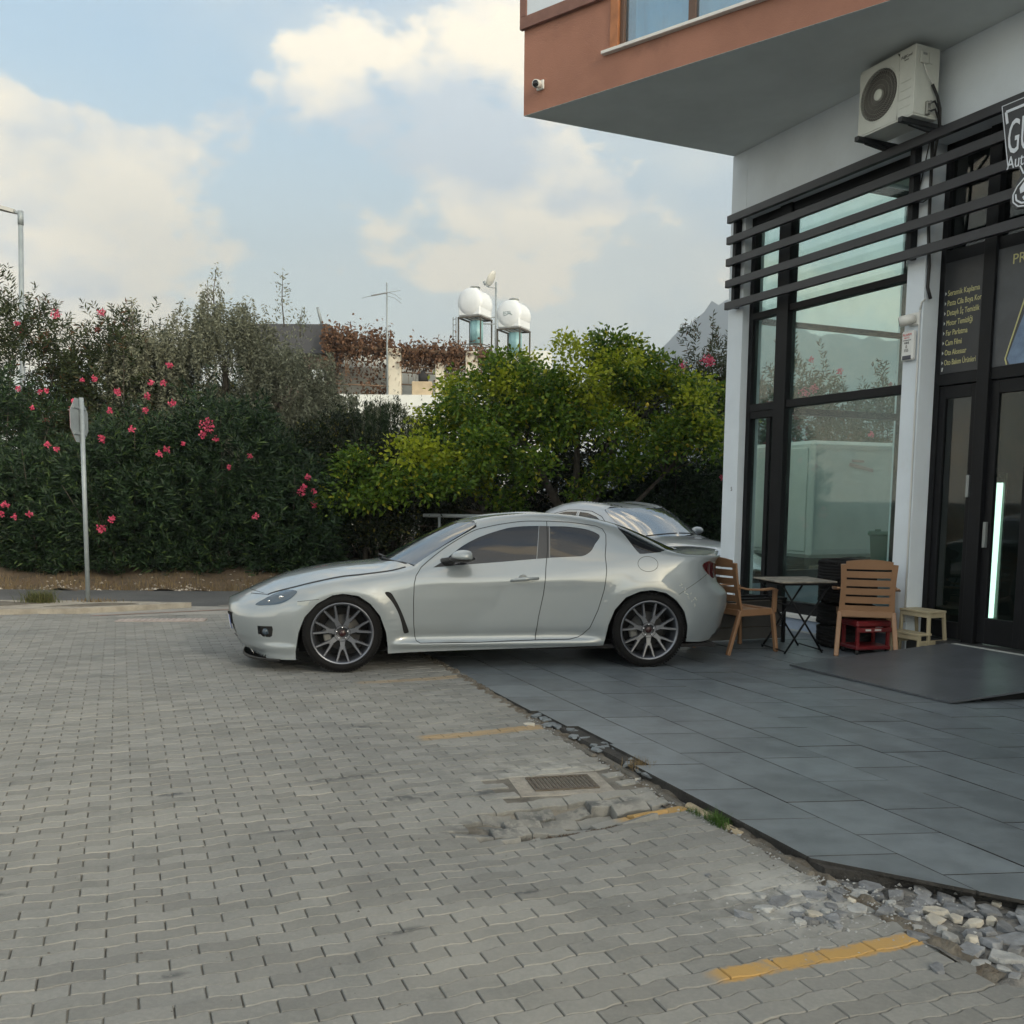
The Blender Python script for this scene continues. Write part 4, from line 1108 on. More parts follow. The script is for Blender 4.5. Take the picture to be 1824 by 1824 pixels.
def dense(pts, step=.03, closed=False):
    out = []
    Q = pts + ([pts[0]] if closed else [])
    for a, b in zip(Q, Q[1:]):
        n = max(1, int(math.hypot(b[0] - a[0], b[1] - a[1]) / step))
        for i in range(n): out.append((a[0] + (b[0] - a[0]) * i / n, a[1] + (b[1] - a[1]) * i / n))
    if not closed: out.append(pts[-1])
    return out
def smooth_poly(pts, closed=True, n=6):
    """Catmull-Rom through points"""
    m = len(pts); out = []
    rng = range(m) if closed else range(m - 1)
    for i in rng:
        if closed: p0, p1, p2, p3 = (Vector(pts[(i + k) % m]) for k in (-1, 0, 1, 2))
        else: p0, p1, p2, p3 = (Vector(pts[min(max(i + k, 0), m - 1)]) for k in (-1, 0, 1, 2))
        for k in range(n):
            t = k / n
            q = .5 * ((2 * p1) + (p2 - p0) * t + (2 * p0 - 5 * p1 + 4 * p2 - p3) * t * t + (3 * p1 - p0 - 3 * p2 + p3) * t ** 3)
            out.append((q.x, q.y))
    if not closed: out.append(tuple(pts[-1]))
    return out
def strip_poly(pts, w):
    L, R_ = [], []
    for i, p in enumerate(pts):
        a, b = Vector(pts[max(i - 1, 0)]), Vector(pts[min(i + 1, len(pts) - 1)])
        d = (b - a).normalized(); nn = Vector((-d.y, d.x)) * w / 2
        L.append((p[0] + nn.x, p[1] + nn.y)); R_.append((p[0] - nn.x, p[1] - nn.y))
    return L + R_[::-1]
def inside(poly, P):
    px, py = P[:, 0], P[:, 1]; r = np.zeros(len(P), bool)
    a = np.array(poly); b = np.roll(a, -1, 0)
    for (x1, y1), (x2, y2) in zip(a, b):
        c = ((y1 > py) != (y2 > py)) & (px < (x2 - x1) * (py - y1) / (y2 - y1 + 1e-15) + x1)
        r ^= c
    return r
def tessellate(body, regions, us, ts):
    """regions: name -> polygon in (u,t). Returns surface points, normals, triangles by region name"""
    pts, edges = [], []
    for nm, poly in regions:
        o = len(pts); n = len(poly)
        pts += [Vector(p) for p in poly]; edges += [(o + i, o + (i + 1) % n) for i in range(n)]
    lo, hi = us.min(), us.max()
    o = len(pts)
    frame = [(u, 0.0) for u in us] + [(hi, t) for t in ts[1:]] + [(u, 6.0) for u in us[::-1][1:]] + [(lo, t) for t in ts[::-1][1:-1]]
    pts += [Vector(p) for p in frame]; n = len(frame); edges += [(o + i, o + (i + 1) % n) for i in range(n)]
    for u in us[1:-1]:
        for t in ts[1:-1]: pts.append(Vector((u, t)))
    vs, es, fs, *_ = delaunay_2d_cdt(pts, edges, [], 1, 1e-5)
    uv = np.array([(v.x, v.y) for v in vs]); uv[:, 0] = np.clip(uv[:, 0], lo, hi); uv[:, 1] = np.clip(uv[:, 1], 0, 6)
    T = np.array([f for f in fs if len(f) == 3])
    S = body.surf(uv[:, 0], uv[:, 1])
    e = 2e-3
    du = body.surf(np.clip(uv[:, 0] + e, lo, hi), uv[:, 1]) - body.surf(np.clip(uv[:, 0] - e, lo, hi), uv[:, 1])
    dt = body.surf(uv[:, 0], np.clip(uv[:, 1] + e * 5, 0, 6)) - body.surf(uv[:, 0], np.clip(uv[:, 1] - e * 5, 0, 6))
    N = np.cross(dt, du); N /= np.linalg.norm(N, axis=1, keepdims=True) + 1e-12
    N[N[:, 1] < 0] *= np.where(S[N[:, 1] < 0][:, 1:2] > .05, -1, 1)
    cen = uv[T].mean(1)
    lab = np.array(['body'] * len(T), dtype=object)
    for nm, poly in regions: lab[inside(poly, cen)] = nm
    return S, N, T, lab
def part_mesh(name, S, N, T, side, off=0.0, fit=False):
    """side: 1 left, -1 right, 0 both"""
    idx = np.unique(T); mp = -np.ones(len(S), int); mp[idx] = np.arange(len(idx))
    V, Nn, F = S[idx] + N[idx] * off, N[idx], mp[T]
    if fit:      # one smooth sheet of glass: x as a low polynomial of y and z
        y, z = V[:, 1], V[:, 2]
        A = np.stack([np.ones_like(y), y ** 2, y ** 4, z, z ** 2, y ** 2 * z, z ** 3], 1)
        c = np.linalg.lstsq(A, V[:, 0], rcond=None)[0]
        V = V.copy(); V[:, 0] = A @ c
        gy = 2 * y * c[1] + 4 * y ** 3 * c[2] + 2 * y * z * c[5]; gz = c[3] + 2 * z * c[4] + y ** 2 * c[5] + 3 * z * z * c[6]
        sgn = 1.0 if V[:, 0].mean() > 0 else -1.0
        Nn = np.stack([np.ones_like(y), -gy, -gz], 1) * sgn; Nn /= np.linalg.norm(Nn, axis=1, keepdims=True)
    def flip(V, Nn, F): return V * [1, -1, 1], Nn * [1, -1, 1], F[:, ::-1]
    # orient left triangles with the normals
    fn = np.cross(V[F[:, 1]] - V[F[:, 0]], V[F[:, 2]] - V[F[:, 0]]); bad = (fn * Nn[F].mean(1)).sum(1) < 0
    F = F.copy(); F[bad] = F[bad][:, ::-1]
    if side == -1: V, Nn, F = flip(V, Nn, F)
    if side == 0:
        V2, N2, F2 = flip(V, Nn, F); F = np.vstack([F, F2 + len(V)]); V = np.vstack([V, V2]); Nn = np.vstack([Nn, N2])
    me = npmesh(name, V, F)
    me.polygons.foreach_set('use_smooth', np.ones(len(F), bool))
    me.normals_split_custom_set_from_vertices([tuple(n) for n in Nn])
    return me

# ---- paints
def paint(name, col, metal=.35, rough=.38):
    m = mat(name, col, rough, metal, coat=1.0)
    b = m.node_tree.nodes['Principled BSDF']; b.inputs['Coat Roughness'].default_value = .03; b.inputs['Coat IOR'].default_value = 1.75
    return m
M_PNT = paint('silver_grey_paint', (.250, .282, .302), .14, .32)
M_PNT2 = paint('silver_blue_paint', (.42, .445, .48), .25, .35)
def car_glass(name, col, ior, rough=.015):
    m = mat(name, col, rough); m.node_tree.nodes['Principled BSDF'].inputs['IOR'].default_value = ior; return m
M_TINT = car_glass('tinted_glass', (.005, .006, .009), 1.62)
M_WS = car_glass('windscreen_glass', (.020, .028, .038), 3.4)
M_RUB = mat('tyre_rubber', (.007, .007, .0075), .85, bump=.15, bscale=200, spec=.2)
M_TRIM = mat('black_trim', (.012, .012, .013), .5)
M_GAP = mat('panel_gap', (.006, .006, .007), .8)
M_RIM = mat('gunmetal_alloy', (.16, .172, .20), .30, metal=.75)
M_CHR = mat('bright_metal', (.75, .76, .78), .15, metal=1.0)
M_DISC = mat('brake_metal', (.05, .05, .05), .55, metal=.2)

# ---- wheel (axis along y, outer face at +y)
def wheel(parent, x, y, z, side, RT=.336, RR=.263, w=.225, turn=0.0, full=True):
    e = empty('wheel', (x, y, z), 0 if side > 0 else math.pi, parent=parent)
    e.rotation_euler[2] += turn
    h = w / 2
    k = MB()
    k.lathe([(RR - .004, h - .012), (RR + .010, h - .002), (RR + .035, h + .004), (RT - .022, h - .008), (RT - .008, h - .022), (RT, h - .045), (RT + .0012, 0), (RT, -h + .045), (RT - .02, -h + .01), (RR, -h)], 72, 'Y')
    k.build('tyre', M_RUB, e)
    if full:
        # block tread across the shoulders, cut as short raised ribs
        k = MB()
        for i in range(84):
            a = 2 * math.pi * i / 84; c_, s_ = math.cos(a), math.sin(a)
            T = Matrix.Rotation(-a, 4, 'Y')
            k.box(RT - .010, RT + .003, h - .055, h - .020, -.0085, .0085, T=T)
        tag(k.build('tread_blocks', M_RUB, e), kind='stuff')
    k = MB()
    k.lathe([(RR + .004, h - .012), (RR + .006, h - .003), (RR - .002, h - .001), (RR - .014, h - .012), (RR - .020, h - .035), (RR - .03, h - .07), (RR - .045, -h + .02), (RR - .002, -h + .002)], 72, 'Y')
    k.build('rim', M_RIM, e)
    k = MB(); k.lathe([(.0001, h - .105), (.155, h - .105), (.158, h - .125), (.0001, h - .126)], 40, 'Y'); k.build('brake_disc', M_DISC, e)
    k = MB(); k.box(-.055, .055, h - .14, h - .085, .09, .165, bev=.012, T=Matrix.Rotation(rad(100), 4, 'Y')); k.build('brake_caliper', mat('caliper', (.16, .16, .155), .6), e)
    k = MB(); k.lathe([(.0001, -h + .03), (RR - .03, -h + .03)], 40, 'Y'); k.build('inner_shade', M_GAP, e)
    yf = h - .020
    ns = 7 if full else 5
    for i in range(ns):
        a = 2 * math.pi * i / ns + .22
        k = MB()
        def pt(r, da, yy): return Vector((r * math.cos(a + da), yy, r * math.sin(a + da)))
        if full:
            for sg_ in (-1, 1):
                A = [pt(.060, sg_ * .30, yf - .012), pt(.115, sg_ * .085, yf - .008), pt(.140, sg_ * .02, yf - .006)]
                # arm: wide web from hub to fork, then a slim blade to the rim
                q0, q1, q2 = pt(.058, -.45 * 1, yf - .010), pt(.058, .45, yf - .010), None
            web = [pt(.056, -.46, yf - .012), pt(.085, -.24, yf - .010), pt(.128, -.135, yf - .006), pt(.150, -.11, yf - .004), pt(.138, 0, yf - .005), pt(.150, .11, yf - .004), pt(.128, .135, yf - .006), pt(.085, .24, yf - .010), pt(.056, .46, yf - .012)]
            n = len(web); back = [v - Vector((0, .030, 0)) for v in web]
            k.put(web + back, [tuple(range(n)), tuple(range(2 * n - 1, n - 1, -1))] + [(i_, (i_ + 1) % n, n + (i_ + 1) % n, n + i_) for i_ in range(n)])
            for sg_ in (-1, 1):
                p = [pt(.124, sg_ * .10, yf - .0055), pt(.180, sg_ * .172, yf - .001), pt(RR - .012, sg_ * .205, yf + .006)]
                ws = [.0165, .0125, .0115]
                Vv, Ff = [], []
                for j, q in enumerate(p):
                    dvec = (p[min(j + 1, 2)] - p[max(j - 1, 0)]).normalized(); sd2 = dvec.cross(Vector((0, 1, 0))).normalized()
                    Vv += [q + sd2 * ws[j] * .55, q + sd2 * ws[j] - Vector((0, .012, 0)), q + sd2 * ws[j] * .8 - Vector((0, .034, 0)), q - sd2 * ws[j] * .8 - Vector((0, .034, 0)), q - sd2 * ws[j] - Vector((0, .012, 0)), q - sd2 * ws[j] * .55]
                for j in range(2):
                    for c_ in range(6): Ff.append((j * 6 + c_, j * 6 + (c_ + 1) % 6, (j + 1) * 6 + (c_ + 1) % 6, (j + 1) * 6 + c_))
                k.put(Vv, Ff)
        else:
            k.bar(pt(.05, 0, yf - .01), pt(RR - .015, 0, yf - .002), .05, .02, upv=(0, 1, 0), bev=.004)
        k.build('spoke', M_RIM, e)
    k = MB(); k.lathe([(.074, yf - .045), (.074, yf - .012), (.068, yf - .008), (.064, yf - .020), (.030, yf - .020)], 36, 'Y'); k.build('hub', mat('hub_dark', (.05, .052, .058), .35, metal=.7), e)
    for i in range(5):
        a = 2 * math.pi * i / 5 + math.pi / 2
        k = MB(); k.lathe([(.0085, yf - .024), (.0085, yf - .012), (.005, yf - .008), (.0001, yf - .007)], 8, 'Y', Matrix.Translation((.049 * math.cos(a), .004, .049 * math.sin(a)))); k.build('lug_nut', M_CHR, e)
    k = MB(); k.lathe([(.029, yf - .03), (.028, yf - .012), (.024, yf - .009), (.0001, yf - .007)], 24, 'Y'); k.build('centre_cap', mat('cap_dark_red', (.028, .008, .010), .3), e)
    return e

# ---- the silver coupe
CRZ = math.atan2(-.14299, -.98972)
COUPE = empty('coupe', (-.2233, 9.2569, 0), CRZ, 'silver grey two-tone coupe with big gunmetal multi-spoke wheels parked side-on in front of the shop', 'car')
COUPE['label'] = 'silver grey sports coupe with gunmetal multi-spoke wheels, parked side-on before the shop'
FA = [(1.766, .05), (1.766, .178), (1.737, .347), (1.684, .482), (1.579, .596), (1.448, .668), (1.359, .682), (1.228, .662), (1.127, .593), (1.046, .488), (.994, .339), (.981, .206), (.981, .05)]
RA = [(-.928, .05), (-.932, .20), (-.966, .389), (-1.019, .526), (-1.114, .636), (-1.242, .690), (-1.355, .701), (-1.483, .675), (-1.584, .606), (-1.659, .508), (-1.698, .381), (-1.706, .269), (-1.706, .05)]
def taper(u):
    a = np.clip((u - 1.55) / .872, 0, 1); b = np.clip((-1.66 - u) / .597, 0, 1)
    return np.power(np.maximum(1 - a ** 2.35, 1e-6), 1 / 2.35) * np.power(np.maximum(1 - b ** 2.7, 1e-6), 1 / 2.7)
def bump(x, z):
    r1 = np.hypot(x - 1.367, (z - .34) * 1.08); r2 = np.hypot(x + 1.335, (z - .34) * 1.06)
    B = .018 * np.exp(-((r1 - .40) / .085) ** 2) * smv(.12, .4, z) + .020 * np.exp(-((r2 - .41) / .10) ** 2) * smv(.12, .4, z)
    B = B + .032 * np.exp(-((z - .232) / .030) ** 2) * smv(1.0, .85, x) * smv(-1.0, -.75, x)
    B = B - .018 * np.exp(-((z - .30) / .05) ** 2) * smv(.95, .8, x) * smv(-.98, -.75, x)
    B = B + .026 * np.exp(-((z - .205) / .028) ** 2) * smv(1.72, 1.85, x)
    B = B - .004 * np.exp(-((x - .87) / .12) ** 2 - ((z - .50) / .22) ** 2)
    B = B + .010 * np.exp(-((z - .79) / .06) ** 2) * smv(.9, .5, x) * smv(-1.2, -.6, x)
    return B
K = [([(2.43, .74), (1.8, .84), (1, .825), (-1, .835), (-1.7, .82), (-2.3, .66)], [(2.43, .20), (2.32, .145), (2.1, .105), (1.77, .105), (1.0, .150), (.73, .162), (.2, .175), (-.9, .198), (-1.7, .225), (-1.9, .205), (-2.05, .235), (-2.3, .34)]),
     ([(2.43, .82), (1.6, .858), (1.0, .842), (.5, .838), (-.5, .842), (-1.0, .862), (-1.6, .872), (-2.3, .84)], [(2.43, .30), (2.0, .30), (1.0, .32), (-1, .34), (-1.7, .40), (-2.3, .47)]),
     ([(2.43, .86), (1.6, .872), (1.37, .880), (1.0, .868), (.5, .862), (0, .862), (-.5, .866), (-1.0, .880), (-1.37, .890), (-1.7, .882), (-2.3, .86)], [(2.43, .43), (2.0, .49), (1.6, .58), (1.0, .62), (.5, .66), (0, .69), (-1, .74), (-1.6, .72), (-2.0, .67), (-2.3, .62)]),
     ([(2.43, .76), (1.95, .79), (1.6, .828), (1.37, .848), (1.1, .842), (.8, .82), (.59, .805), (.2, .798), (-.3, .798), (-.75, .80), (-1.2, .812), (-1.6, .825), (-2.3, .83)], [(2.43, .52), (2.25, .552), (2.1, .592), (1.95, .635), (1.6, .733), (1.37, .772), (1.1, .788), (.9, .82), (.75, .858), (.59, .892), (.2, .922), (-.32, .962), (-.75, .985), (-1.2, 1.004), (-1.6, .985), (-1.8, .965), (-2.1, .945), (-2.3, .925)]),
     ([(2.43, .62), (1.95, .68), (1.6, .70), (1.37, .715), (1.1, .72), (.9, .71), (.78, .68), (.6, .655), (.35, .62), (.1, .585), (-.2, .565), (-.6, .565), (-.9, .58), (-1.15, .61), (-1.4, .65), (-1.6, .68), (-1.8, .72), (-2.3, .74)], [(2.43, .545), (2.25, .595), (2.1, .638), (1.95, .676), (1.6, .768), (1.37, .812), (1.19, .834), (.95, .868), (.82, .895), (.75, .925), (.6, 1.02), (.45, 1.113), (.238, 1.238), (.1, 1.28), (-.07, 1.305), (-.467, 1.33), (-.66, 1.318), (-.83, 1.297), (-.95, 1.272), (-1.1, 1.235), (-1.3, 1.155), (-1.5, 1.075), (-1.62, 1.032), (-1.75, 1.006), (-2.0, 1.0), (-2.2, .985), (-2.3, .962)])]
zc = [(2.43, .570), (2.36, .602), (2.25, .655), (2.10, .722), (1.90, .797), (1.65, .853), (1.37, .892), (1.10, .914), (1.02, .925), (.90, .998), (.75, 1.09), (.50, 1.206), (.35, 1.272), (.20, 1.312), (-.05, 1.342), (-.33, 1.360), (-.63, 1.354), (-.93, 1.328), (-1.19, 1.276), (-1.40, 1.194), (-1.60, 1.104), (-1.76, 1.040), (-1.86, 1.034), (-2.1, 1.036), (-2.2, 1.018), (-2.3, .985)]
Kz4, Kzc = Curve(K[4][1]), Curve(zc)
xs5 = np.linspace(-2.3, 2.43, 70)
K.append(([(float(x), float(.56 * Curve(K[4][0])(x))) for x in xs5], [(float(x), float(Kz4(x) + .78 * (Kzc(x) - Kz4(x)))) for x in xs5]))
K.append(([(2.43, 0), (-2.3, 0)], zc))
K = [(soften(a, [.14, .14, .14, .12, .07, .07, .01][i]), soften(b, [.08, .10, .12, .08, .040, .035, .030][i])) for i, (a, b) in enumerate(K)]
BODY = Body(K, 2.42, -2.255, taper, [(0, .0), (.3, .02), (.42, .02), (.53, 0), (.64, .0), (.70, .05), (.75, .10), (.86, .115), (.93, .11), (.99, .06), (1.04, .03), (1.4, .03)], [(0, -.12), (.12, -.12), (.2, -.085), (.3, -.025), (.4, -.008), (.48, 0), (.6, 0), (1.4, 0)], bump)
def inv(pts): return BODY.inv(pts)
FWIN = smooth_poly([(.545, .905), (.353, 1.060), (.177, 1.155), (-.05, 1.228), (-.20, 1.252), (-.372, 1.258)], False, 5) + [(-.326, .972), (0.0, .945), (.2, .930), (.4, .916)]
QWIN = [(-.468, 1.255), (-.60, 1.255)] + smooth_poly([(-.65, 1.252), (-.792, 1.232), (-.885, 1.200), (-.918, 1.165), (-.865, 1.100), (-.821, 1.040), (-.75, 1.000), (-.66, .992)], False, 4) + [(-.446, .982)]
BPIL = [(-.375, 1.259), (-.465, 1.257), (-.443, .981), (-.330, .972)]
HEADL = smooth_poly([(2.112, .568), (2.03, .622), (1.944, .666), (1.85, .697), (1.775, .702), (1.745, .69), (1.781, .65), (1.829, .617), (1.899, .588), (2.002, .572)], True, 4)
MARK = [(1.742, .608), (1.636, .624), (1.652, .583), (1.742, .583)]
FOG = [(2.092, .392), (1.962, .396), (1.955, .37), (1.965, .31), (1.985, .298), (2.07, .30), (2.09, .32)]
VENT = smooth_poly([(1.005, .684), (.955, .687), (.905, .61), (.858, .51), (.825, .42), (.800, .345), (.812, .330), (.843, .332), (.862, .42), (.895, .52), (.945, .61)], True, 3)
FUEL = [(-1.325 + .092 * math.cos(a), .93 + .066 * math.sin(a)) for a in np.linspace(0, 2 * math.pi, 28)[:-1]]
TAILL = smooth_poly([(-1.845, .915), (-1.925, .948), (-1.985, .93), (-2.06, .90), (-2.06, .83), (-1.99, .79), (-1.905, .838)], True, 4)
FDOOR = [(.689, .899), (.735, .83), (.752, .76), (.759, .605), (.757, .405), (.747, .300), (.735, .262), (.700, .243), (.204, .244), (-.315, .257), (-.34, .464), (-.38, .667), (-.404, .897), (-.430, 1.05), (-.448, 1.300)]
FD_TOP = smooth_poly([(-.448, 1.300), (-.25, 1.298), (-.07, 1.277), (.1, 1.245), (.238, 1.203), (.45, 1.080), (.60, .972), (.689, .899)], False, 5)
RDOOR = [(-.315, .257), (-.623, .260), (-.70, .277), (-.745, .302), (-.802, .36), (-.871, .525), (-.923, .704), (-.946, .869), (-.945, 1.003), (-.965, 1.10), (-.977, 1.185), (-.955, 1.235), (-.90, 1.258), (-.817, 1.272), (-.649, 1.292), (-.448, 1.300)]
HOODS = smooth_poly([(2.009, .654), (1.949, .676), (1.78, .722), (1.609, .766), (1.389, .811), (1.19, .834), (.949, .866), (.82, .896)], False, 5)
GAP = .0065
reg = []
fd_ut = inv(dense(FDOOR, .03)) + inv(FD_TOP[1:-1])
reg.append(('front_door', fd_ut))
rd_ut = inv(dense(RDOOR, .03)) + inv([(-.430, 1.05), (-.404, .897), (-.38, .667), (-.34, .464)])
reg.append(('rear_door', rd_ut))
# hood: from its flank seam to the centre line, front edge curving back to the seam
hs = inv(HOODS)
hood_ut = hs + [(.90, 4.6), (1.02, 5.2), (1.06, 6.0)] + [(u, 6.0) for u in np.linspace(1.15, 2.20, 22)] + [(2.235, 6.0), (2.225, 5.5), (2.19, 5.0), (2.11, 4.45), (2.05, 4.15)]
reg.append(('hood', hood_ut))
ws_side = inv(dense([(.752, .905), (.62, .993), (.483, 1.080), (.333, 1.166), (.186, 1.246)], .04))
ws_ut = ws_side + [(.20, 4.35), (.255, 4.75), (.30, 5.2), (.33, 5.6), (.34, 6.0)] + [(u, 6.0) for u in np.linspace(.38, .99, 14)] + [(1.035, 6.0), (1.02, 5.5), (.97, 5.0), (.87, 4.5), (.80, 4.2)]
reg.append(('windscreen', ws_ut))
rs_a = inv([(-1.579, 1.046), (-1.45, 1.032), (-1.30, 1.018), (-1.262, 1.018), (-1.235, 1.045), (-1.215, 1.075), (-1.16, 1.17), (-1.115, 1.232)])
rs_ut = rs_a + [(-1.11, 4.4), (-1.13, 5.0), (-1.15, 5.5), (-1.155, 6.0)] + [(u, 6.0) for u in np.linspace(-1.2, -1.70, 10)] + [(-1.72, 6.0), (-1.715, 5.4), (-1.69, 4.8), (-1.64, 4.3)]
reg.append(('rear_screen', rs_ut))
cowl_ut = [(.80, 4.2), (.87, 4.5), (.97, 5.0), (1.02, 5.5), (1.035, 6.0), (1.055, 6.0), (1.045, 5.5), (1.01, 5.15), (.90, 4.6), (.82, 4.2)]
reg.append(('cowl', cowl_ut))
for nm, pl_ in (('front_window', dense(FWIN, .035, True)), ('rear_window', dense(QWIN, .035, True)), ('pillar_trim', dense(BPIL, .03, True)), ('headlight', HEADL), ('side_marker', dense(MARK, .02, True)), ('fog_recess', dense(FOG, .02, True)),
                ('fender_vent', VENT), ('taillight', TAILL)):
    reg.append((nm, inv(pl_)))
gaps = [(FDOOR[:10], GAP), (FDOOR[9:], GAP), ([(-.448, 1.300)] + FD_TOP[1:], GAP), (RDOOR, GAP), (HOODS, .010), (FUEL + FUEL[:1], .004), ([(-1.905, .838), (-1.80, .778), (-1.683, .711), (-1.60, .66)], .004), ([(1.742, .612), (1.62, .628), (1.56, .635)], .004), (smooth_poly([(2.18, .645), (2.10, .650), (2.009, .654)], False, 4), .005)]
for pl_, w in gaps:
    d_ = dense(pl_, .03); reg.append(('gap', inv(strip_poly(d_, w))))
hf = [(2.05, 4.15), (2.11, 4.45), (2.19, 5.0), (2.225, 5.5), (2.235, 6.0)]
reg.append(('gap', [(u + .004, t) for u, t in hf] + [(u - .004, t) for u, t in hf[::-1]]))
reg.append(('hole', inv(dense([p for p in FA], .04)))); reg.append(('hole', inv(dense([p for p in RA], .04))))
# holes reach below the sill line: drop their lower corners to t=0
reg = [(nm, ([(p[0], p[1]) for p in poly])) for nm, poly in reg]
us = np.concatenate([np.linspace(-2.255, -2.08, 16), np.linspace(-2.05, 2.12, 118), np.linspace(2.15, 2.42, 22)])
tsv = np.concatenate([np.linspace(0, 3, 19), np.linspace(3.15, 6, 20)])
S, N, T, lab = tessellate(BODY, reg, us, tsv)
cen = S[T].mean(1)
gr_mask = (lab == 'body') & (cen[:, 0] > 2.1) & (cen[:, 1] < .44) & (cen[:, 2] > .255) & (cen[:, 2] < .478)
lab[gr_mask] = 'grille'
low = (lab == 'body') & (cen[:, 0] < -1.93) & (cen[:, 2] < .20 + (-1.93 - cen[:, 0]) * .78)
lab[low] = 'diffuser'
lip = (lab == 'body') & (cen[:, 0] > 1.95) & (cen[:, 2] < .185 - .25 * np.clip(2.3 - cen[:, 0], 0, .35)) & (cen[:, 1] < .9)
lab[lip] = 'lower_intake'
def body_part(nm, name, m, side, off=0.0, label=None, parent=None):
    sel = lab == nm
    if not sel.any(): print('no faces for', nm); return None
    o = add(name, part_mesh(name, S, N, T[sel], side, off, nm == 'windscreen'), parent or COUPE, m)
    if label: o['label'] = label
    return o
sel = np.isin(lab, ['body'])
body = body_part('body', 'body', M_PNT, 0)
body_part('gap', 'panel_gaps', M_GAP, 0)
body_part('hood', 'hood', M_PNT, 0)
body_part('windscreen', 'windscreen', M_WS, 0)
body_part('rear_screen', 'rear_screen', M_TINT, 0)
body_part('cowl', 'cowl', M_TRIM, 0)
body_part('grille', 'grille', M_TRIM, 0, -.02)
body_part('diffuser', 'rear_diffuser', M_TRIM, 0)
body_part('lower_intake', 'lower_intake', M_TRIM, 0, -.015)
M_HL = car_glass('headlight_lens', (.06, .085, .115), 1.6, .05)
M_TLM = car_glass('taillight_lens', (.055, .008, .010), 1.55, .06)
for sd_ in (1, -1):
    fd = body_part('front_door', 'door', M_PNT, sd_); rd = body_part('rear_door', 'rear_door', M_PNT, sd_)
    body_part('front_window', 'door_window', M_TINT, sd_, -.003, parent=fd); body_part('rear_window', 'rear_door_window', M_TINT, sd_, -.003, parent=rd)
    body_part('pillar_trim', 'pillar_trim', mat('pillar_film', (.045, .045, .047), .3), sd_)
    hl = body_part('headlight', 'headlight', M_HL, sd_, .002)
    body_part('taillight', 'taillight', M_TLM, sd_, .004); body_part('side_marker', 'side_marker', mat('marker_lens', (.33, .35, .34), .15), sd_, .003)
    body_part('fog_recess', 'fog_lamp_recess', M_TRIM, sd_, -.02); body_part('fender_vent', 'fender_vent', M_GAP, sd_, -.012)
    # lamps inside the headlight
    for (x_, z_, rr) in ((1.885, .640, .017), (1.99, .605, .010)):
        (u_, t_), = inv([(x_, z_)]); p = BODY.surf(np.array([u_]), np.array([t_]))[0]
        k = MB(); k.lathe([(rr, -.012), (rr * 1.05, .003), (rr * .85, .006), (.0001, .002)], 18, 'Y', Matrix.Translation((p[0], p[1] * sd_, p[2])) @ Matrix.Rotation(0 if sd_ > 0 else math.pi, 4, 'Z')); k.build('lamp', M_CHR, hl)
    (u_, t_), = inv([(2.02, .345)]); p = BODY.surf(np.array([u_]), np.array([t_]))[0]
    k = MB(); k.lathe([(.028, -.03), (.030, -.012), (.0001, -.006)], 16, 'Y', Matrix.Translation((p[0], (p[1] - .005) * sd_, p[2])) @ Matrix.Rotation(0 if sd_ > 0 else math.pi, 4, 'Z')); k.build('fog_lamp', M_HL, COUPE)
    # wheel housings and arch lips
    for arch, nmx in ((FA, 1.372), (RA, -1.36)):
        pp = smooth_poly(arch[1:-1], False, 4); ut = inv(pp)
        E_ = BODY.surf(np.array([a for a, _ in ut]), np.array([b for _, b in ut]))
        n = len(E_); k = MB()
        V = [tuple(p * [1, sd_, 1]) for p in E_] + [(p[0], (p[1] - .018) * sd_, p[2] - .004) for p in E_]
        k.put(V, [(i, i + 1, n + i + 1, n + i) for i in range(n - 1)], sm=True); k.build('arch_lip', M_PNT, COUPE)
        k = MB()
        V = [(p[0], (p[1] - .018) * sd_, p[2] - .004) for p in E_] + [(p[0], .45 * sd_, p[2]) for p in E_]
        k.put(V, [(i, i + 1, n + i + 1, n + i) for i in range(n - 1)], sm=True)
        k.put([(p[0], .45 * sd_, p[2]) for p in E_] + [(E_[0][0], .45 * sd_, .12), (E_[-1][0], .45 * sd_, .12)], [tuple(range(n)) + (n + 1, n)])
        k.build('wheel_well', M_GAP, COUPE)
    # door handle
    hp = [(-.085, .786), (-.15, .799), (-.23, .805), (-.335, .806)]
    ut = inv(hp); Q = BODY.surf(np.array([a for a, _ in ut]), np.array([b for _, b in ut]))
    k = MB(); k.tube([tuple((p + N_) * [1, sd_, 1]) for p, N_ in zip(Q, np.array([[0, .004, 0], [0, .022, 0], [0, .024, 0], [0, .006, 0]]))], [.010, .016, .016, .011], 10); k.build('door_handle', M_PNT, fd)
    (u_, t_), = inv([(-.195, .812)]); p = BODY.surf(np.array([u_]), np.array([t_]))[0]
    k = MB(); k.lathe([(.0001, .0012), (.040, .001), (.042, -.004)], 20, 'Y', Matrix.Translation((p[0], p[1] * sd_, p[2] - .014)) @ Matrix.Rotation(0 if sd_ > 0 else math.pi, 4, 'Z') @ Matrix.Rotation(-.10, 4, 'X')); k.build('handle_cup', mat('cup_shade', (.20, .215, .22), .4), fd)
    # mirror: shell, black base, glass
    me_ = empty('wing_mirror', (0, 0, 0), parent=COUPE)
    k = MB(); prof = []
    Tm = Matrix.Translation((.335, .965 * sd_, 1.005)) @ Matrix.Rotation(rad(6) * sd_, 4, 'Z') @ Matrix.Diagonal((.105, .115, .055, 1))
    k.lathe([(math.sin(a), -math.cos(a)) for a in np.linspace(.001, math.pi - .001, 16)], 26, 'Z', Tm)
    V = []
    for v in k.v:
        v = Vector(v)
        if v.x < .27: v.x = .27 + (v.x - .27) * .25     # blunt back where the glass sits
        if v.z < .985: v.z = .985 + (v.z - .985) * .35
        V.append(tuple(v))
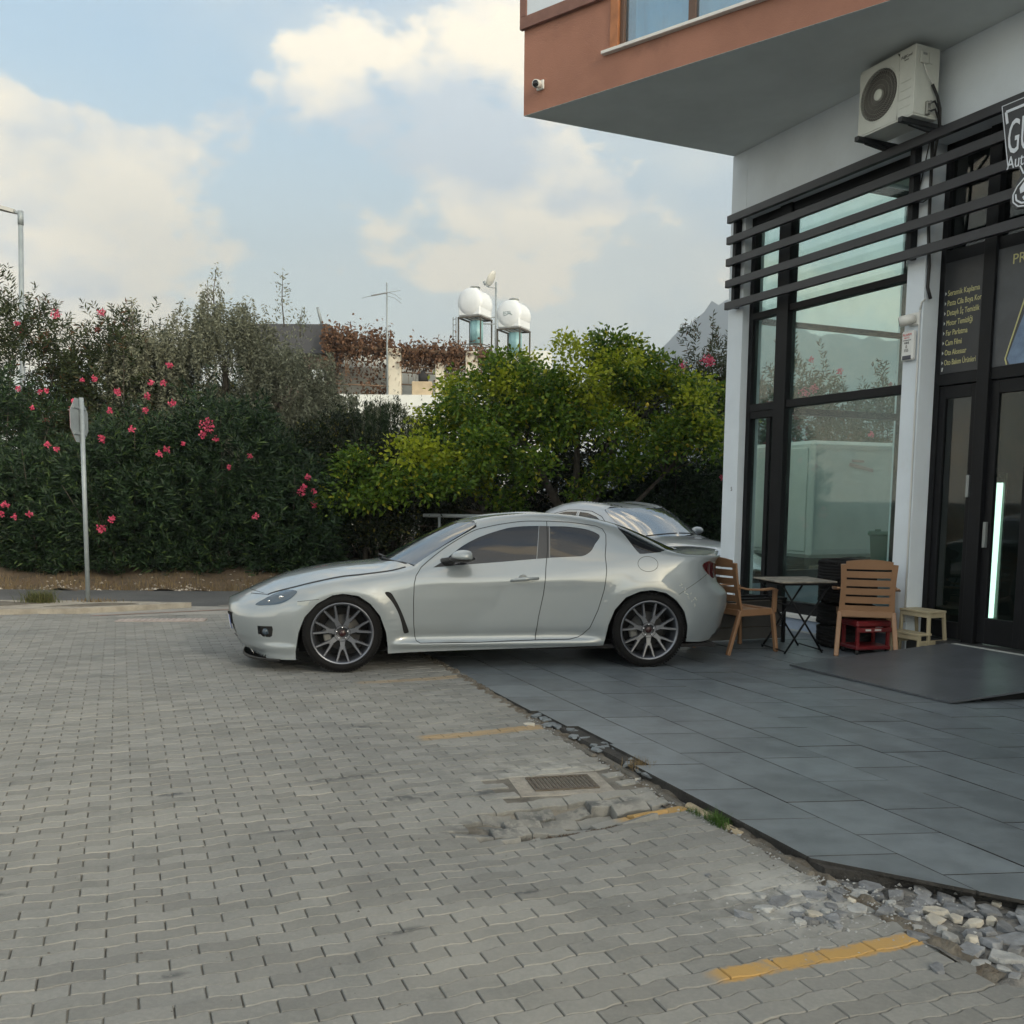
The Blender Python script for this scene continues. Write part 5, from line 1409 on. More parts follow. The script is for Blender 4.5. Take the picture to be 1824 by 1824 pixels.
    k.v = V; k.build('mirror_shell', M_PNT, me_)
    k = MB(); Tm = Matrix.Translation((.345, .955 * sd_, .982)) @ Matrix.Diagonal((.112, .112, .030, 1))
    k.lathe([(math.sin(a), -math.cos(a)) for a in np.linspace(.001, math.pi - .001, 12)], 24, 'Z', Tm); k.tube([(.40, .90 * sd_, .975), (.47, .80 * sd_, .955), (.50, .74 * sd_, .945)], [.026, .030, .034], 10); k.build('mirror_base', M_TRIM, me_)
    # black triangle at the front corner of the door glass
    ut = inv([(.585, .900), (.47, .965), (.395, 1.018), (.395, .925), (.40, .916)])
    Q = BODY.surf(np.array([a for a, _ in ut]), np.array([b for _, b in ut])) + [0, .004, 0]
    k = MB(); k.put([tuple(p * [1, sd_, 1]) for p in Q], [(0, 1, 2, 3, 4)]); k.build('quarter_trim', M_TRIM, fd)
    for xw in (1.372, -1.346):
        wheel(COUPE, xw, .772 * sd_, .337, sd_, turn=rad(2.5) if xw > 0 else 0)
# rear spoiler lip
k = MB(); pts = []
V, F = [], []
for i, y in enumerate(np.linspace(-.66, .66, 23)):
    q = 1 - abs(y / .70) ** 3.0
    xb = -2.165 + .16 * (abs(y) / .66) ** 2.6
    V += [(xb + .13, y, 1.012 - .03 * (abs(y) / .66) ** 3), (xb + .02, y, 1.034 - .022 * (abs(y) / .66) ** 3), (xb - .015, y, 1.032 - .022 * (abs(y) / .66) ** 3), (xb - .012, y, 1.012 - .022 * (abs(y) / .66) ** 3), (xb + .04, y, .985 - .03 * (abs(y) / .66) ** 3)]
for i in range(22):
    for j in range(4): F.append((i * 5 + j, i * 5 + j + 1, (i + 1) * 5 + j + 1, (i + 1) * 5 + j))
k.put(V, F, sm=True); k.put([V[0], V[1], V[2], V[3], V[4]], [(0, 1, 2, 3, 4)]); k.put(V[-5:], [(4, 3, 2, 1, 0)]); k.build('spoiler', M_PNT, COUPE)
# splitter, plate, wipers, floor pan
V, F = [], []
for i, y in enumerate(np.linspace(-.80, .80, 33)):
    s_ = abs(y) / .84
    xe = 1.60 + .665 * (1 - s_ ** 2.6) ** (1 / 2.4)
    V += [(xe + .02, y, .112), (xe + .03, y, .092), (xe + .0, y, .078), (xe - .25, y, .085)]
F = [(i * 4 + j, i * 4 + j + 1, (i + 1) * 4 + j + 1, (i + 1) * 4 + j) for i in range(32) for j in range(3)]
k = MB(); k.put(V, F, sm=True); k.build('splitter', M_TRIM, COUPE)
for sd_ in (1, -1):
    k = MB(); k.tube([(2.21, .40 * sd_, .20), (2.16, .47 * sd_, .115)], .008, 6); k.tube([(2.13, .55 * sd_, .205), (2.10, .56 * sd_, .115)], .008, 6); k.build('intake_strut', M_CHR, COUPE)
zz_ = np.linspace(.325, .452, 4); pv = []
ug = np.concatenate([np.linspace(2.20, 2.40, 40), np.linspace(2.402, 2.42, 12)])
tt_ = np.linspace(0, 4.5, 120)
for z_ in zz_:
    prof_ = []
    for u_ in ug:
        q = BODY.surf(np.full(120, u_), tt_); i_ = int(np.argmin(abs(q[:, 2] - z_))); prof_.append(q[i_])
    prof_ = np.array(prof_)[::-1]
    for y_ in np.linspace(-.13, .385, 14):
        pv.append((float(np.interp(abs(y_), prof_[:, 1], prof_[:, 0])) + .006, y_ * 1.015, z_))
k = MB(); k.put(pv, [(j * 14 + i, j * 14 + i + 1, (j + 1) * 14 + i + 1, (j + 1) * 14 + i) for j in range(3) for i in range(13)], sm=True)
pl_o = k.build('number_plate', mat('plate_white', (.62, .64, .66), .4), COUPE)
k = MB(); k.put([(x_ + .002, y_, z_) for (x_, y_, z_) in [pv[12], pv[13], pv[27], pv[26], pv[41], pv[40], pv[55], pv[54]]], [(0, 1, 2, 3), (3, 2, 4, 5), (5, 4, 6, 7)]); k.build('plate_band', mat('plate_blue', (.02, .06, .30), .4), pl_o)
for nm, pts in (('wiper', [(.80, .60, .908), (.93, .45, .925), (1.02, .20, .940)]), ('wiper', [(.99, .12, .945), (1.045, -.18, .950), (1.03, -.50, .925)])):
    k = MB(); k.tube([(p[0], p[1], p[2] + .008) for p in pts], .009, 6); k.build(nm, M_TRIM, COUPE)
k = MB(); k.box(-2.0, 1.0, -.78, .78, .165, .20); k.box(1.0, 2.1, -.44, .44, .15, .20); k.box(-1.9, 1.6, -.44, .44, .20, .34); k.build('floor_pan', M_GAP, COUPE)
# scuffed paint behind the rear arch
ut = inv([(-1.63, .735), (-1.655, .70), (-1.668, .665), (-1.70, .64), (-1.735, .60), (-1.76, .565)])
Q = BODY.surf(np.array([a for a, _ in ut]), np.array([b for _, b in ut])) + [0, .0015, 0]
k = MB()
rs_ = random.Random(4)
for p in Q:
    for _ in range(5):
        c_ = Vector(p) + Vector((rs_.gauss(0, .012), 0, rs_.gauss(0, .016))); a = rs_.uniform(0, 6.28); L = rs_.uniform(.008, .022)
        k.bar(c_, c_ + Vector((math.cos(a) * L, 0, math.sin(a) * L)), .002, .0035)
k.build('paint_scrape', mat('bare_primer', (.62, .62, .58), .6), COUPE, 'pale scraped paint behind the rear wheel')

# ---- second car: sedan nosed in towards the side of the shop
SED = empty('sedan', (1.78, 15.02, 0), math.atan2(-.809, .588), 'silver blue sedan seen over the coupe, nosed in beside the shop', 'car')
SED.scale = (1.05, 1.05, 1.0)
def rz_(z): return z * 1.0 if z < .5 else .5 + (z - .5) * 1.115
K2_ = [(a, [(x, rz_(z)) for x, z in b]) for a, b in K]
K2_[4] = ([(x, y * 1.04) for x, y in K2_[4][0]], K2_[4][1]); K2_[5] = ([(x, y * 1.04) for x, y in K2_[5][0]], K2_[5][1])
BODY2 = Body(K2_, 2.42, -2.255, taper, [(0, 0), (2, 0)], [(0, 0), (2, 0)], lambda x, z: 0 * x)
def inv2(p): return BODY2.inv([(x, rz_(z)) for x, z in p])
W2S = inv2(dense([(.80, .90), (.62, 1.005), (.483, 1.092), (.333, 1.178), (.186, 1.256)], .05))
reg2 = [('windscreen', W2S + [(.20, 4.4), (.25, 4.8), (.29, 5.3), (.30, 6.0), (.6, 6.0), (1.03, 6.0), (1.02, 5.5), (.98, 5.0), (.90, 4.5), (.84, 4.2)]),
        ('window', inv2(dense([(.50, .925), (.30, 1.075), (.10, 1.165), (-.12, 1.212), (-.30, 1.224), (-.27, .985), (.1, .955)], .05, True))),
        ('window', inv2(dense([(-.36, 1.226), (-.62, 1.222), (-.86, 1.180), (-1.0, 1.09), (-.9, 1.02), (-.60, 1.0), (-.33, .99)], .05, True))),
        ('rear_screen', inv2([(-1.55, 1.06), (-1.35, 1.05), (-1.25, 1.10), (-1.13, 1.22)]) + [(-1.12, 4.6), (-1.15, 5.3), (-1.16, 6.0), (-1.4, 6.0), (-1.70, 6.0), (-1.69, 5.2), (-1.64, 4.5)]),
        ('headlight', inv2(dense([(2.15, .56), (2.0, .60), (1.75, .69), (1.72, .66), (1.85, .58), (2.05, .53)], .05, True))),
        ('hole', inv2(dense(FA, .06))), ('hole', inv2(dense(RA, .06)))]
for pl_ in ([(.70, .90), (.75, .70), (.75, .30), (.70, .25), (-.32, .26), (-.38, .7), (-.33, 1.22)], [(-.32, .26), (-.75, .29), (-.93, .7), (-1.03, 1.05), (-.9, 1.19), (-.6, 1.245), (-.33, 1.25), (-.05, 1.235), (.2, 1.17), (.5, .99), (.64, .905)], [(2.0, .655), (1.6, .767), (1.2, .835), (.85, .89)]):
    reg2.append(('gap', inv2(strip_poly(dense(pl_, .05), .008))))
us2 = np.concatenate([np.linspace(-2.255, -2.1, 8), np.linspace(-2.0, 2.1, 60), np.linspace(2.17, 2.42, 10)]); ts2 = np.linspace(0, 6, 25)
S2, N2, T2, lab2 = tessellate(BODY2, reg2, us2, ts2)
for nm, name, m, sides in (('body', 'body', M_PNT2, (0,)), ('gap', 'panel_gaps', M_GAP, (0,)), ('windscreen', 'windscreen', car_glass('sedan_windscreen', (.05, .06, .07), 5.0), (0,)), ('rear_screen', 'rear_screen', M_TINT, (0,)), ('window', 'side_window', M_TINT, (1, -1)), ('headlight', 'headlight', M_HL, (1, -1))):
    for sd_ in sides: add(name, part_mesh(name, S2, N2, T2[lab2 == nm], sd_, 0.0, nm == 'windscreen'), SED, m)
k = MB(); k.box(-2.0, 1.9, -.7, .7, .17, .5); k.build('floor_pan', M_GAP, SED)
for sd_ in (1, -1):
    for xw in (1.372, -1.346): wheel(SED, xw, .772 * sd_, .33, sd_, full=False)
    k = MB(); k.lathe([(math.sin(a), -math.cos(a)) for a in np.linspace(.001, math.pi - .001, 10)], 18, 'Z', Matrix.Translation((.50, .95 * sd_, 1.03)) @ Matrix.Diagonal((.07, .11, .06, 1))); k.tube([(.52, .88 * sd_, 1.0), (.56, .78 * sd_, .98)], .03, 8); k.build('wing_mirror', M_PNT2, SED)
for pts in ([(.88, .55, .965), (.99, .30, 1.0), (1.06, .0, 1.01)], [(1.05, -.05, 1.01), (1.05, -.3, 1.0), (.97, -.55, .975)]):
    k = MB(); k.tube([(p[0], p[1], p[2] + .01) for p in pts], .010, 6); k.build('wiper', M_TRIM, SED)
# ------------------------------------------------------------------ things in front of the shop
M_CH = mat('tan_plastic', (.26, .145, .078), .45, var=.08, scale=4)
def chair(loc, rz, label):
    """moulded armchair facing +y"""
    e = empty('plastic_armchair', loc, rz, label, 'chair', 'tan plastic armchairs')
    sw, sh = .245, .425
    k = MB(); V, F = [], []
    for j, y in enumerate(np.linspace(-.20, .22, 8)):
        for i, x in enumerate(np.linspace(-sw, sw, 9)):
            V.append((x, y, sh + .018 * (abs(x) / sw) ** 3 - .012 * math.cos(y * 5) + (.0 if j < 7 else -.012)))
    n = 9
    F = [(j * n + i, j * n + i + 1, (j + 1) * n + i + 1, (j + 1) * n + i) for j in range(7) for i in range(8)]
    k.put(V, F, sm=True); k.put([(x, y, z - .014) for x, y, z in V], F, sm=True)
    k.box(-sw, sw, -.222, -.198, sh - .052, sh + .012, bev=.006); k.box(-sw, sw, .205, .235, sh - .06, sh + .008, bev=.006)
    for s_ in (-1, 1): k.box(s_ * (sw + .004) - .012, s_ * (sw + .004) + .012, -.197, .204, sh - .055, sh + .012, bev=.005)
    k.build('seat', M_CH, e)
    # back: two uprights, top rail and five slats, leaning back
    def bk(x, h, dy=0): return Vector((x, -.205 - .085 * (h / .43) - .02 * math.cos(x * 6) + .02 + dy, sh + h))
    for s_ in (-1, 1):
        k = MB(); pts = [bk(s_ * (.235 - .01 * math.sin(h * 7)), h) for h in np.linspace(-.02, .47, 7)]
        for a, b_ in zip(pts, pts[1:]): k.bar(a, b_, .052, .024, upv=(0, 1, .3))
        k.build('back_upright', M_CH, e)
    hs_ = [.0, .088, .172, .256, .340, .424]
    for i in range(6):
        k = MB(); V, F = [], []
        h0 = hs_[i]; h1 = hs_[i] + (.064 if i < 5 else .075)
        for x in np.linspace(-.215, .215, 9):
            crown = .022 * (1 - (x / .215) ** 2) if i == 5 else 0
            V += [bk(x, h0), bk(x, h1 + crown), bk(x, h1 + crown, -.014), bk(x, h0, -.014)]
        for j in range(8):
            for c_ in range(4): F.append((j * 4 + c_, j * 4 + (c_ + 1) % 4, (j + 1) * 4 + (c_ + 1) % 4, (j + 1) * 4 + c_))
        k.put(V, F); k.build('back_slat', M_CH, e)
    for s_ in (-1, 1):
        k = MB(); pts = [(s_ * .262, -.235, sh + .235), (s_ * .285, -.15, sh + .215), (s_ * .290, .02, sh + .205), (s_ * .285, .17, sh + .212), (s_ * .28, .225, sh + .19)]
        for a, b_ in zip(pts, pts[1:]): k.bar(a, b_, .052, .020, bev=.005)
        k.bar((s_ * .28, .205, sh + .20), (s_ * .262, .215, sh - .03), .035, .045, upv=(0, 1, 0), bev=.005)
        k.build('armrest', M_CH, e)
        for (ya, yb) in ((.205, .25), (-.20, -.36)):
            k = MB()
            a, b_ = Vector((s_ * .248, ya, sh)), Vector((s_ * .275, yb, 0))
            k.bar(a, b_, .045, .036, upv=(0, 1, 0), bev=.006); k.build('leg', M_CH, e)
    return e
chair((2.30, 9.70, 0), rad(-63), 'tan plastic armchair with slatted back behind the coupe\'s tail, beside the planter box')
chair((3.52, 9.58, 0), rad(-15), 'tan plastic armchair seen from behind, in front of the tyre stack')
# folding table
tbl = empty('folding_table', (2.83, 9.66, 0), rad(12), 'small folding bistro table with worn top and crossed black legs between the two armchairs', 'table')
k = MB(); k.box(-.30, .30, -.30, .30, .705, .722, bev=.004); k.build('table_top', mat('worn_table_top', (.30, .27, .22), .7, col2=(.12, .11, .10), scale=9, bump=.3, bscale=30), tbl)
k = MB(); k.box(-.255, .255, -.255, .255, .680, .7045, bev=.003); k.build('apron', M_BLK, tbl)
for y_ in (-.24, .24):
    for a, b_ in (((-.25, y_, .69), (.21, y_, .0)), ((.25, y_, .69), (-.21, y_, 0))):
        o_ = .012 if a[0] < 0 else -.012
        k = MB(); k.tube([(a[0], y_ + o_, a[2]), (b_[0], y_ + o_, .008)], .0105, 8); k.build('leg', M_BLK, tbl)
for x_, z_ in ((-.21, .03), (.21, .03), (-.1, .47), (.1, .47)):
    k = MB(); k.tube([(x_, -.24, z_), (x_, .24, z_)], .007, 6); k.build('stretcher', M_BLK, tbl)
# stack of tyres: four tyres, each a thing
for i, nm in enumerate(('bottom tyre of the four stacked by the shop window', 'second tyre from the ground in the stack by the shop window', 'third tyre from the ground in the stack by the shop window', 'topmost tyre of the stack by the shop window')):
    t_ = empty('tyre', (3.475 + random.gauss(0, .006), 9.985 + random.gauss(0, .006), .114 + i * .226), random.uniform(0, 6), nm, 'tyre', 'tyres stacked by the shop window')
    k = MB(); R0 = .292
    prof = [(.185, -.085), (.20, -.105), (.245, -.112), (R0 - .02, -.098), (R0 - .004, -.082)]
    for q in (-.06, -.03, 0, .03, .06): prof += [(R0, q - .010), (R0, q + .006), (R0 - .008, q + .008), (R0 - .008, q + .012)]
    prof += [(R0 - .004, .082), (R0 - .02, .098), (.245, .112), (.20, .105), (.185, .085), (.20, .06), (.262, .0), (.20, -.06)]
    k.lathe(prof, 56, 'Z', closed=True); k.build('carcass', M_RUB, t_)
    k = MB()
    for j in range(60):
        a = 2 * math.pi * j / 60
        k.box(R0 - .012, R0 + .0015, -.0075, .0075, .070, .092, T=Matrix.Rotation(a, 4, 'Z')); k.box(R0 - .012, R0 + .0015, -.0075, .0075, -.092, -.070, T=Matrix.Rotation(a, 4, 'Z'))
    tag(k.build('tread_blocks', M_RUB, t_), kind='stuff')
# planter box of dark boards
pb = empty('planter_box', (2.40, 10.20, 0), math.atan2(.332, .931), 'dark grey boarded planter box with black frame against the corner window', 'planter')
M_BRD = mat('dark_wood_board', (.050, .050, .050), .6, var=.15, scale=3)
for i in range(3):
    z0 = .045 + i * .137
    for y0_, y1_ in ((-.14, -.118), (.118, .14)):
        k = MB(); k.box(-.455, .455, y0_, y1_, z0, z0 + .131, bev=.003); k.build('board', M_BRD, pb)
    for x0_, x1_ in ((-.458, -.436), (.436, .458)):
        k = MB(); k.box(x0_, x1_, -.117, .117, z0, z0 + .131, bev=.003); k.build('board', M_BRD, pb)
k = MB()
for sx_ in (-1, 1):
    for sy_ in (-1, 1): k.box(sx_ * .475 - .016, sx_ * .475 + .016, sy_ * .148 - .016, sy_ * .148 + .016, 0, .46)
k.box(-.495, .495, -.168, -.128, .46, .482); k.box(-.495, .495, .128, .168, .46, .482); k.box(-.495, -.455, -.128, .128, .46, .482); k.box(.455, .495, -.128, .128, .46, .482); k.build('frame', M_BLK, pb)
k = MB(); k.box(-.435, .435, -.116, .116, .06, .43); k.build('soil', M_EARTH, pb)
# red rolling work seat below the chair
rs2 = empty('work_stool', (3.53, 9.55, 0), rad(12), 'low red metal work stool on castors under the armchair by the tyres', 'stool')
M_RD = mat('red_enamel', (.13, .010, .013), .4, var=.15)
k = MB(); k.box(-.19, .19, -.15, .15, .275, .335, bev=.015); k.build('seat_pad', M_RD, rs2)
for sx_ in (-1, 1):
    for sy_ in (-1, 1):
        k = MB(); k.box(sx_ * .165 - .014, sx_ * .165 + .014, sy_ * .125 - .014, sy_ * .125 + .014, .06, .275); k.build('post', M_RD, rs2)
        k = MB(); k.lathe([(.0001, -.012), (.026, -.010), (.026, .010), (.0001, .012)], 12, 'X', Matrix.Translation((sx_ * .165, sy_ * .125, .027))); k.build('castor', M_TRIM, rs2)
k = MB(); k.box(-.19, .19, -.15, .15, .05, .085, bev=.006); k.build('tray', M_RD, rs2)
k = MB(); k.box(-.19, .19, -.156, -.1505, .225, .27, bev=.002); k.build('front_rail', M_RD, rs2)
k = MB(); k.box(-.10, -.04, -.158, -.1565, .238, .256); k.box(.0, .07, -.158, -.1565, .238, .256); k.build('sticker', mat('sticker_pale', (.45, .45, .44), .6), rs2)
# wooden step stool
wp = BM @ Vector((3.43, -.20, 0))
ss = empty('step_stool', tuple(wp), BRZ, 'pale wooden two-step stool between the white pillar and the ramp', 'stool')
ss.scale = (.9, .92, 1.0)
M_WD = mat('pale_birch', (.40, .35, .235), .55, col2=(.33, .28, .18), scale=5, bump=.1, bscale=30)
# frame: x runs from -0.40 (far) to 0, y from 0 (low step side) to .36
for (y0_, y1_, z_) in ((0.0, .165, .215), (.12, .36, .43)):
    k = MB(); k.box(-.405, .005, y0_ - .008, y1_ + .008, z_, z_ + .022, bev=.004); k.build('step_board', M_WD, ss)
for x_ in (-.385, -.015):
    for (y_, zt, dy) in ((.012, .214, -.015), (.135, .429, -.0), (.345, .429, .05)):
        k = MB(); k.bar((x_, y_, zt), (x_ + (.012 if x_ > -.1 else -.012), y_ + dy, 0), .034, .030, upv=(0, 1, 0), bev=.003); k.build('leg', M_WD, ss)
    k = MB(); k.box(x_ - .011, x_ + .011, .0, .36, .12, .165, bev=.003); k.build('side_rail', M_WD, ss)
    k = MB(); k.box(x_ - .0115, x_ + .0115, .14, .345, .385, .4285, bev=.003); k.build('side_rail', M_WD, ss)
for y_, z_ in ((.006, .172), (.13, .387), (.352, .387)):
    k = MB(); k.box(-.385, -.015, y_ - .009, y_ + .009, z_, z_ + .042, bev=.003); k.build('cross_rail', M_WD, ss)
# ------------------------------------------------------------------ street furniture
sp = empty('road_sign', (-5.74, 13.0, .05), rad(92), 'grey back of an octagonal road sign on a slim pole, seen nearly edge-on', 'sign')
sp.rotation_euler = (0, rad(.8), rad(92))
M_GALV = mat('galvanised_grey', (.27, .31, .335), .55, metal=.25, var=.10, scale=5)
k = MB(); k.tube([(0, 0, -.05), (0, 0, 2.73)], .030, 12); k.build('pole', M_GALV, sp)
oc = [(.31 * math.cos(rad(22.5 + 45 * i)), 2.43 + .31 * math.sin(rad(22.5 + 45 * i))) for i in range(8)]
k = MB(); k.prism(oc, .034, .040, 'Y'); k.build('plate', M_GALV, sp)
k = MB(); k.prism(oc, .0405, .042, 'Y'); k.build('plate_face', mat('sign_red', (.40, .03, .03), .5), sp)
for z_ in (2.26, 2.60):
    k = MB(); k.box(-.20, .20, .018, .0335, z_ - .018, z_ + .018); k.build('bracket', M_GALV, sp)
lp = empty('street_lamp', (-12.13, 24.0, 0), 0, 'grey street lamp post with flat lamp head, top left behind the oleanders', 'street lamp')
lp.rotation_euler = (0, rad(2.0), 0)
k = MB(); k.tube([(0, 0, 0), (0, 0, 4), (0, 0, 7.95)], [.075, .065, .055], 12); k.build('post', M_GALV, lp)
k = MB(); k.tube([(0, 0, 7.92), (0, 0, 8.24)], .066, 12); k.tube([(0, 0, 8.18), (-.18, 0, 8.21)], .035, 8); k.build('arm', M_GALV, lp)
k = MB(); V, F = [], []
for i, t_ in enumerate(np.linspace(0, 1, 9)):
    x_ = -.14 - .80 * t_; w_ = .05 + .10 * math.sin(math.pi * min(1, t_ * .8 + .12)); zz = 8.18 + .16 * t_
    V += [(x_, -w_, zz), (x_, -w_ * .6, zz + .09), (x_, w_ * .6, zz + .09), (x_, w_, zz)]
for i in range(8):
    for c_ in range(4): F.append((i * 4 + c_, i * 4 + (c_ + 1) % 4, (i + 1) * 4 + (c_ + 1) % 4, (i + 1) * 4 + c_))
F += [(0, 1, 2, 3), (32, 33, 34, 35)]
k.put(V, F); k.build('lamp_head', mat('lamp_grey', (.36, .365, .35), .5), lp)
# ------------------------------------------------------------------ plants
def leafcloud(P, D, L, Wd, rng, fold=.25, droop=0.0):
    """leaves as folded diamonds: bases P, directions D (unit), lengths L, half widths Wd"""
    n = len(P)
    r = rng.normal(size=(n, 3)); sidev = np.cross(D, r); sidev /= np.linalg.norm(sidev, axis=1, keepdims=True) + 1e-9
    upv = np.cross(sidev, D)
    tip = P + D * L[:, None]; tip[:, 2] -= droop * L
    mid = P + D * (L * .48)[:, None]; mid[:, 2] -= droop * L * .3
    a = mid + sidev * Wd[:, None] + upv * (Wd * fold)[:, None]; b = mid - sidev * Wd[:, None] + upv * (Wd * fold)[:, None]
    V = np.stack([P, a, tip, b], 1).reshape(-1, 3)
    i = np.arange(n)[:, None] * 4
    F = np.concatenate([i + [0, 1, 2], i + [0, 2, 3]], 0)
    return V, F
def unit(v): return v / (np.linalg.norm(v, axis=-1, keepdims=True) + 1e-9)
def stems(name, segs, m, parent, n=5):
    k = MB()
    for pts, rr in segs: k.tube(pts, rr, n, cap=False)
    return k.build(name, m, parent)
M_BARK = mat('bark_grey', (.085, .072, .058), .95, var=.25, scale=12, bump=.6, bscale=30)
M_OLE = leaf_mat('oleander_leaf', (.008, .021, .010), (.028, .058, .022), .55, .14, c3=(.075, .12, .035))
M_OLE2 = leaf_mat('oleander_leaf_warm', (.020, .032, .012), (.050, .066, .022), .55, .22, c3=(.10, .045, .02))
M_LEM = leaf_mat('lemon_leaf', (.030, .080, .010), (.155, .245, .022), .45, .36, c3=(.40, .38, .03))
M_LEMY = leaf_mat('sunlit_lemon_leaf', (.15, .22, .012), (.46, .49, .035), .45, .42)  # brighter copy of the lemon leaf, sunlight put into its colour
M_OLV = leaf_mat('olive_leaf', (.10, .108, .072), (.30, .31, .22), .55, .25)
M_ROS = leaf_mat('dark_needle', (.009, .021, .008), (.028, .050, .014), .6, .14)
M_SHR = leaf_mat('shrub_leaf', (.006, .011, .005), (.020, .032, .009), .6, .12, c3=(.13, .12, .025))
M_PNK = leaf_mat('oleander_pink', (.55, .05, .12), (.75, .14, .24), .5, .3)
M_PNKD = leaf_mat('oleander_faded', (.20, .05, .05), (.34, .10, .09), .6, .2)
def oleander(x, y, z, h, rx, ry, tips, label, seed, m=None, flowers=(), faded=0, leafL=.155):
    """dome of upright stems with whorled lance leaves"""
    rng = np.random.default_rng(seed); m = m or M_OLE; tips = int(tips * 2.3)
    e = empty('oleander_bush', (x, y, z), 0, label, 'bush', 'oleander bushes along the road')
    th = rng.uniform(0, 2 * math.pi, tips); ph_ = np.arccos(rng.uniform(-.80, 1, tips)); rr = rng.uniform(.45, 1.0, tips) ** .45
    lump = 1 + .20 * np.sin(3 * th + seed) * np.sin(2.3 * ph_ + seed * .7) + .13 * np.sin(7 * th + 1.3 * seed) * np.sin(5 * ph_) + rng.normal(0, .04, tips)
    d = np.stack([np.sin(ph_) * np.cos(th), np.sin(ph_) * np.sin(th), np.cos(ph_)], 1)
    c0 = np.array([0, 0, h * .42]); sc_ = np.array([rx, ry, h * .58])
    tip = c0 + d * sc_ * (rr * lump)[:, None]
    low = tip[:, 2] < .18; tip[low, 2] = .18 + rng.uniform(0, .25, low.sum())
    sd_ = unit(d * [1, 1, .4] + [0, 0, .6] + rng.normal(0, .22, (tips, 3)))
    nl = 17; P, D, L = [], [], []
    for q in range(nl):
        s_ = (q // 3) / (nl / 3)
        base = tip - sd_ * ((1 - s_) * .36)[..., None] if hasattr(s_, '__len__') else tip - sd_ * ((1 - s_) * .36)
        ax = unit(np.cross(sd_, rng.normal(size=(tips, 3))))
        P.append(base); D.append(unit(sd_ * rng.uniform(.45, 1.1, (tips, 1)) + ax * .85)); L.append(rng.uniform(.75, 1.15, tips) * leafL * (1 - .25 * (s_ > .8)))
    P, D, L = np.concatenate(P), np.concatenate(D), np.concatenate(L)
    V, F = leafcloud(P, D, L, L * .10, rng, .3, .10)
    tag(add('crown', npmesh('crown', V, F), e, m), kind='stuff')
    segs = []
    for i in rng.choice(tips, 26, replace=False):
        t_ = tip[i]; b0 = np.array([t_[0] * .22, t_[1] * .22, -.1])
        segs.append(([tuple(b0), tuple((b0 + t_) / 2 + [t_[0] * .12, t_[1] * .12, .1 * h]), tuple(t_)], [.016, .010, .004]))
    stems('trunk', segs, M_BARK, e)
    fl = list(flowers)
    if faded:
        for i in rng.choice(tips, faded, replace=False): fl.append((*tip[i], .07, 1))
    for (fx_, fy_, fz_, fr_, *fd_) in fl:
        n = int(34 * (fr_ / .08) ** 1.3) + 14
        o_ = rng.normal(size=(n, 3)); o_ = unit(o_) * rng.uniform(.2, 1, (n, 1)) * fr_
        Pq = np.array([fx_, fy_, fz_]) + o_
        V, F = leafcloud(Pq - unit(o_) * .01, unit(o_ + rng.normal(0, .02, (n, 3))), np.full(n, .034), np.full(n, .019), rng, .5)
        add('flower', npmesh('flower', V, F), e, M_PNKD if fd_ else M_PNK)
    return e
# front oleanders over the verge; flower spots are given in the bush's own frame
def FL(bx, by, lst): return [(X - bx, Y - by, Z, r_) for X, Y, Z, r_ in lst]
def px(u, v, Y): return ((u - 912) / FPX * Y, Y, 1.5 + (885.5 - v) * Y / FPX)
def fl_at(bx, by, bz, lst): return [(px(u, v, Y)[0] - bx, Y - by, px(u, v, Y)[2] - bz, r_) for u, v, Y, r_ in lst]
OL = [
    ((-5.15, 17.3), 3.45, 1.9, 1.35, 950, 'tallest front oleander with the brightest pink blossom cluster, right of the sign pole', [(375, 762, 15.9, .13), (366, 778, 15.9, .06), (389, 786, 15.9, .05), (311, 660, 16.1, .06), (278, 690, 16.0, .05), (299, 690, 16.0, .05), (271, 713, 15.9, .05), (314, 725, 15.9, .06), (267, 737, 15.9, .05), (302, 805, 15.8, .06), (289, 813, 15.8, .05), (410, 835, 15.9, .035), (446, 815, 16.1, .055), (455, 921, 15.8, .055), (331, 794, 15.8, .035), (242, 770, 15.8, .05)]),
    ((-6.75, 17.1), 3.0, 1.7, 1.3, 900, 'front oleander directly behind the sign pole', [(219, 706, 16.0, .06), (203, 738, 15.9, .05), (188, 787, 15.8, .065), (140, 722, 15.9, .04), (180, 683, 16.1, .05), (158, 686, 16.1, .04), (108, 806, 15.8, .045), (92, 799, 15.8, .05), (182, 944, 15.6, .08), (201, 927, 15.6, .06)]),
    ((-8.35, 17.2), 2.5, 1.45, 1.2, 700, 'low oleander at the left edge of the photo with pink flowers near its foot', [(12, 904, 15.9, .065), (4, 920, 15.9, .06), (28, 925, 15.8, .045), (55, 921, 15.8, .055), (45, 702, 16.4, .04), (82, 706, 16.4, .04), (95, 705, 16.4, .04), (68, 735, 16.3, .04)]),
    ((-3.95, 17.0), 2.35, 1.25, 1.1, 700, 'low oleander left of the coupe\'s bonnet with pink flowers on its right side', [(550, 851, 16.2, .055), (543, 867, 16.1, .04), (537, 876, 16.1, .075), (559, 876, 16.2, .05), (560, 899, 16.2, .05)]),
    ((-9.9, 18.2), 4.2, 1.6, 1.4, 500, 'oleander half cut off by the left edge of the photo', []),
]
for i, ((bx, by), h, rx, ry, tips, lab, fl) in enumerate(OL):
    oleander(bx, by, .12, h - .15, rx, ry, tips, lab, 21 + i, flowers=fl_at(bx, by, .12, fl))
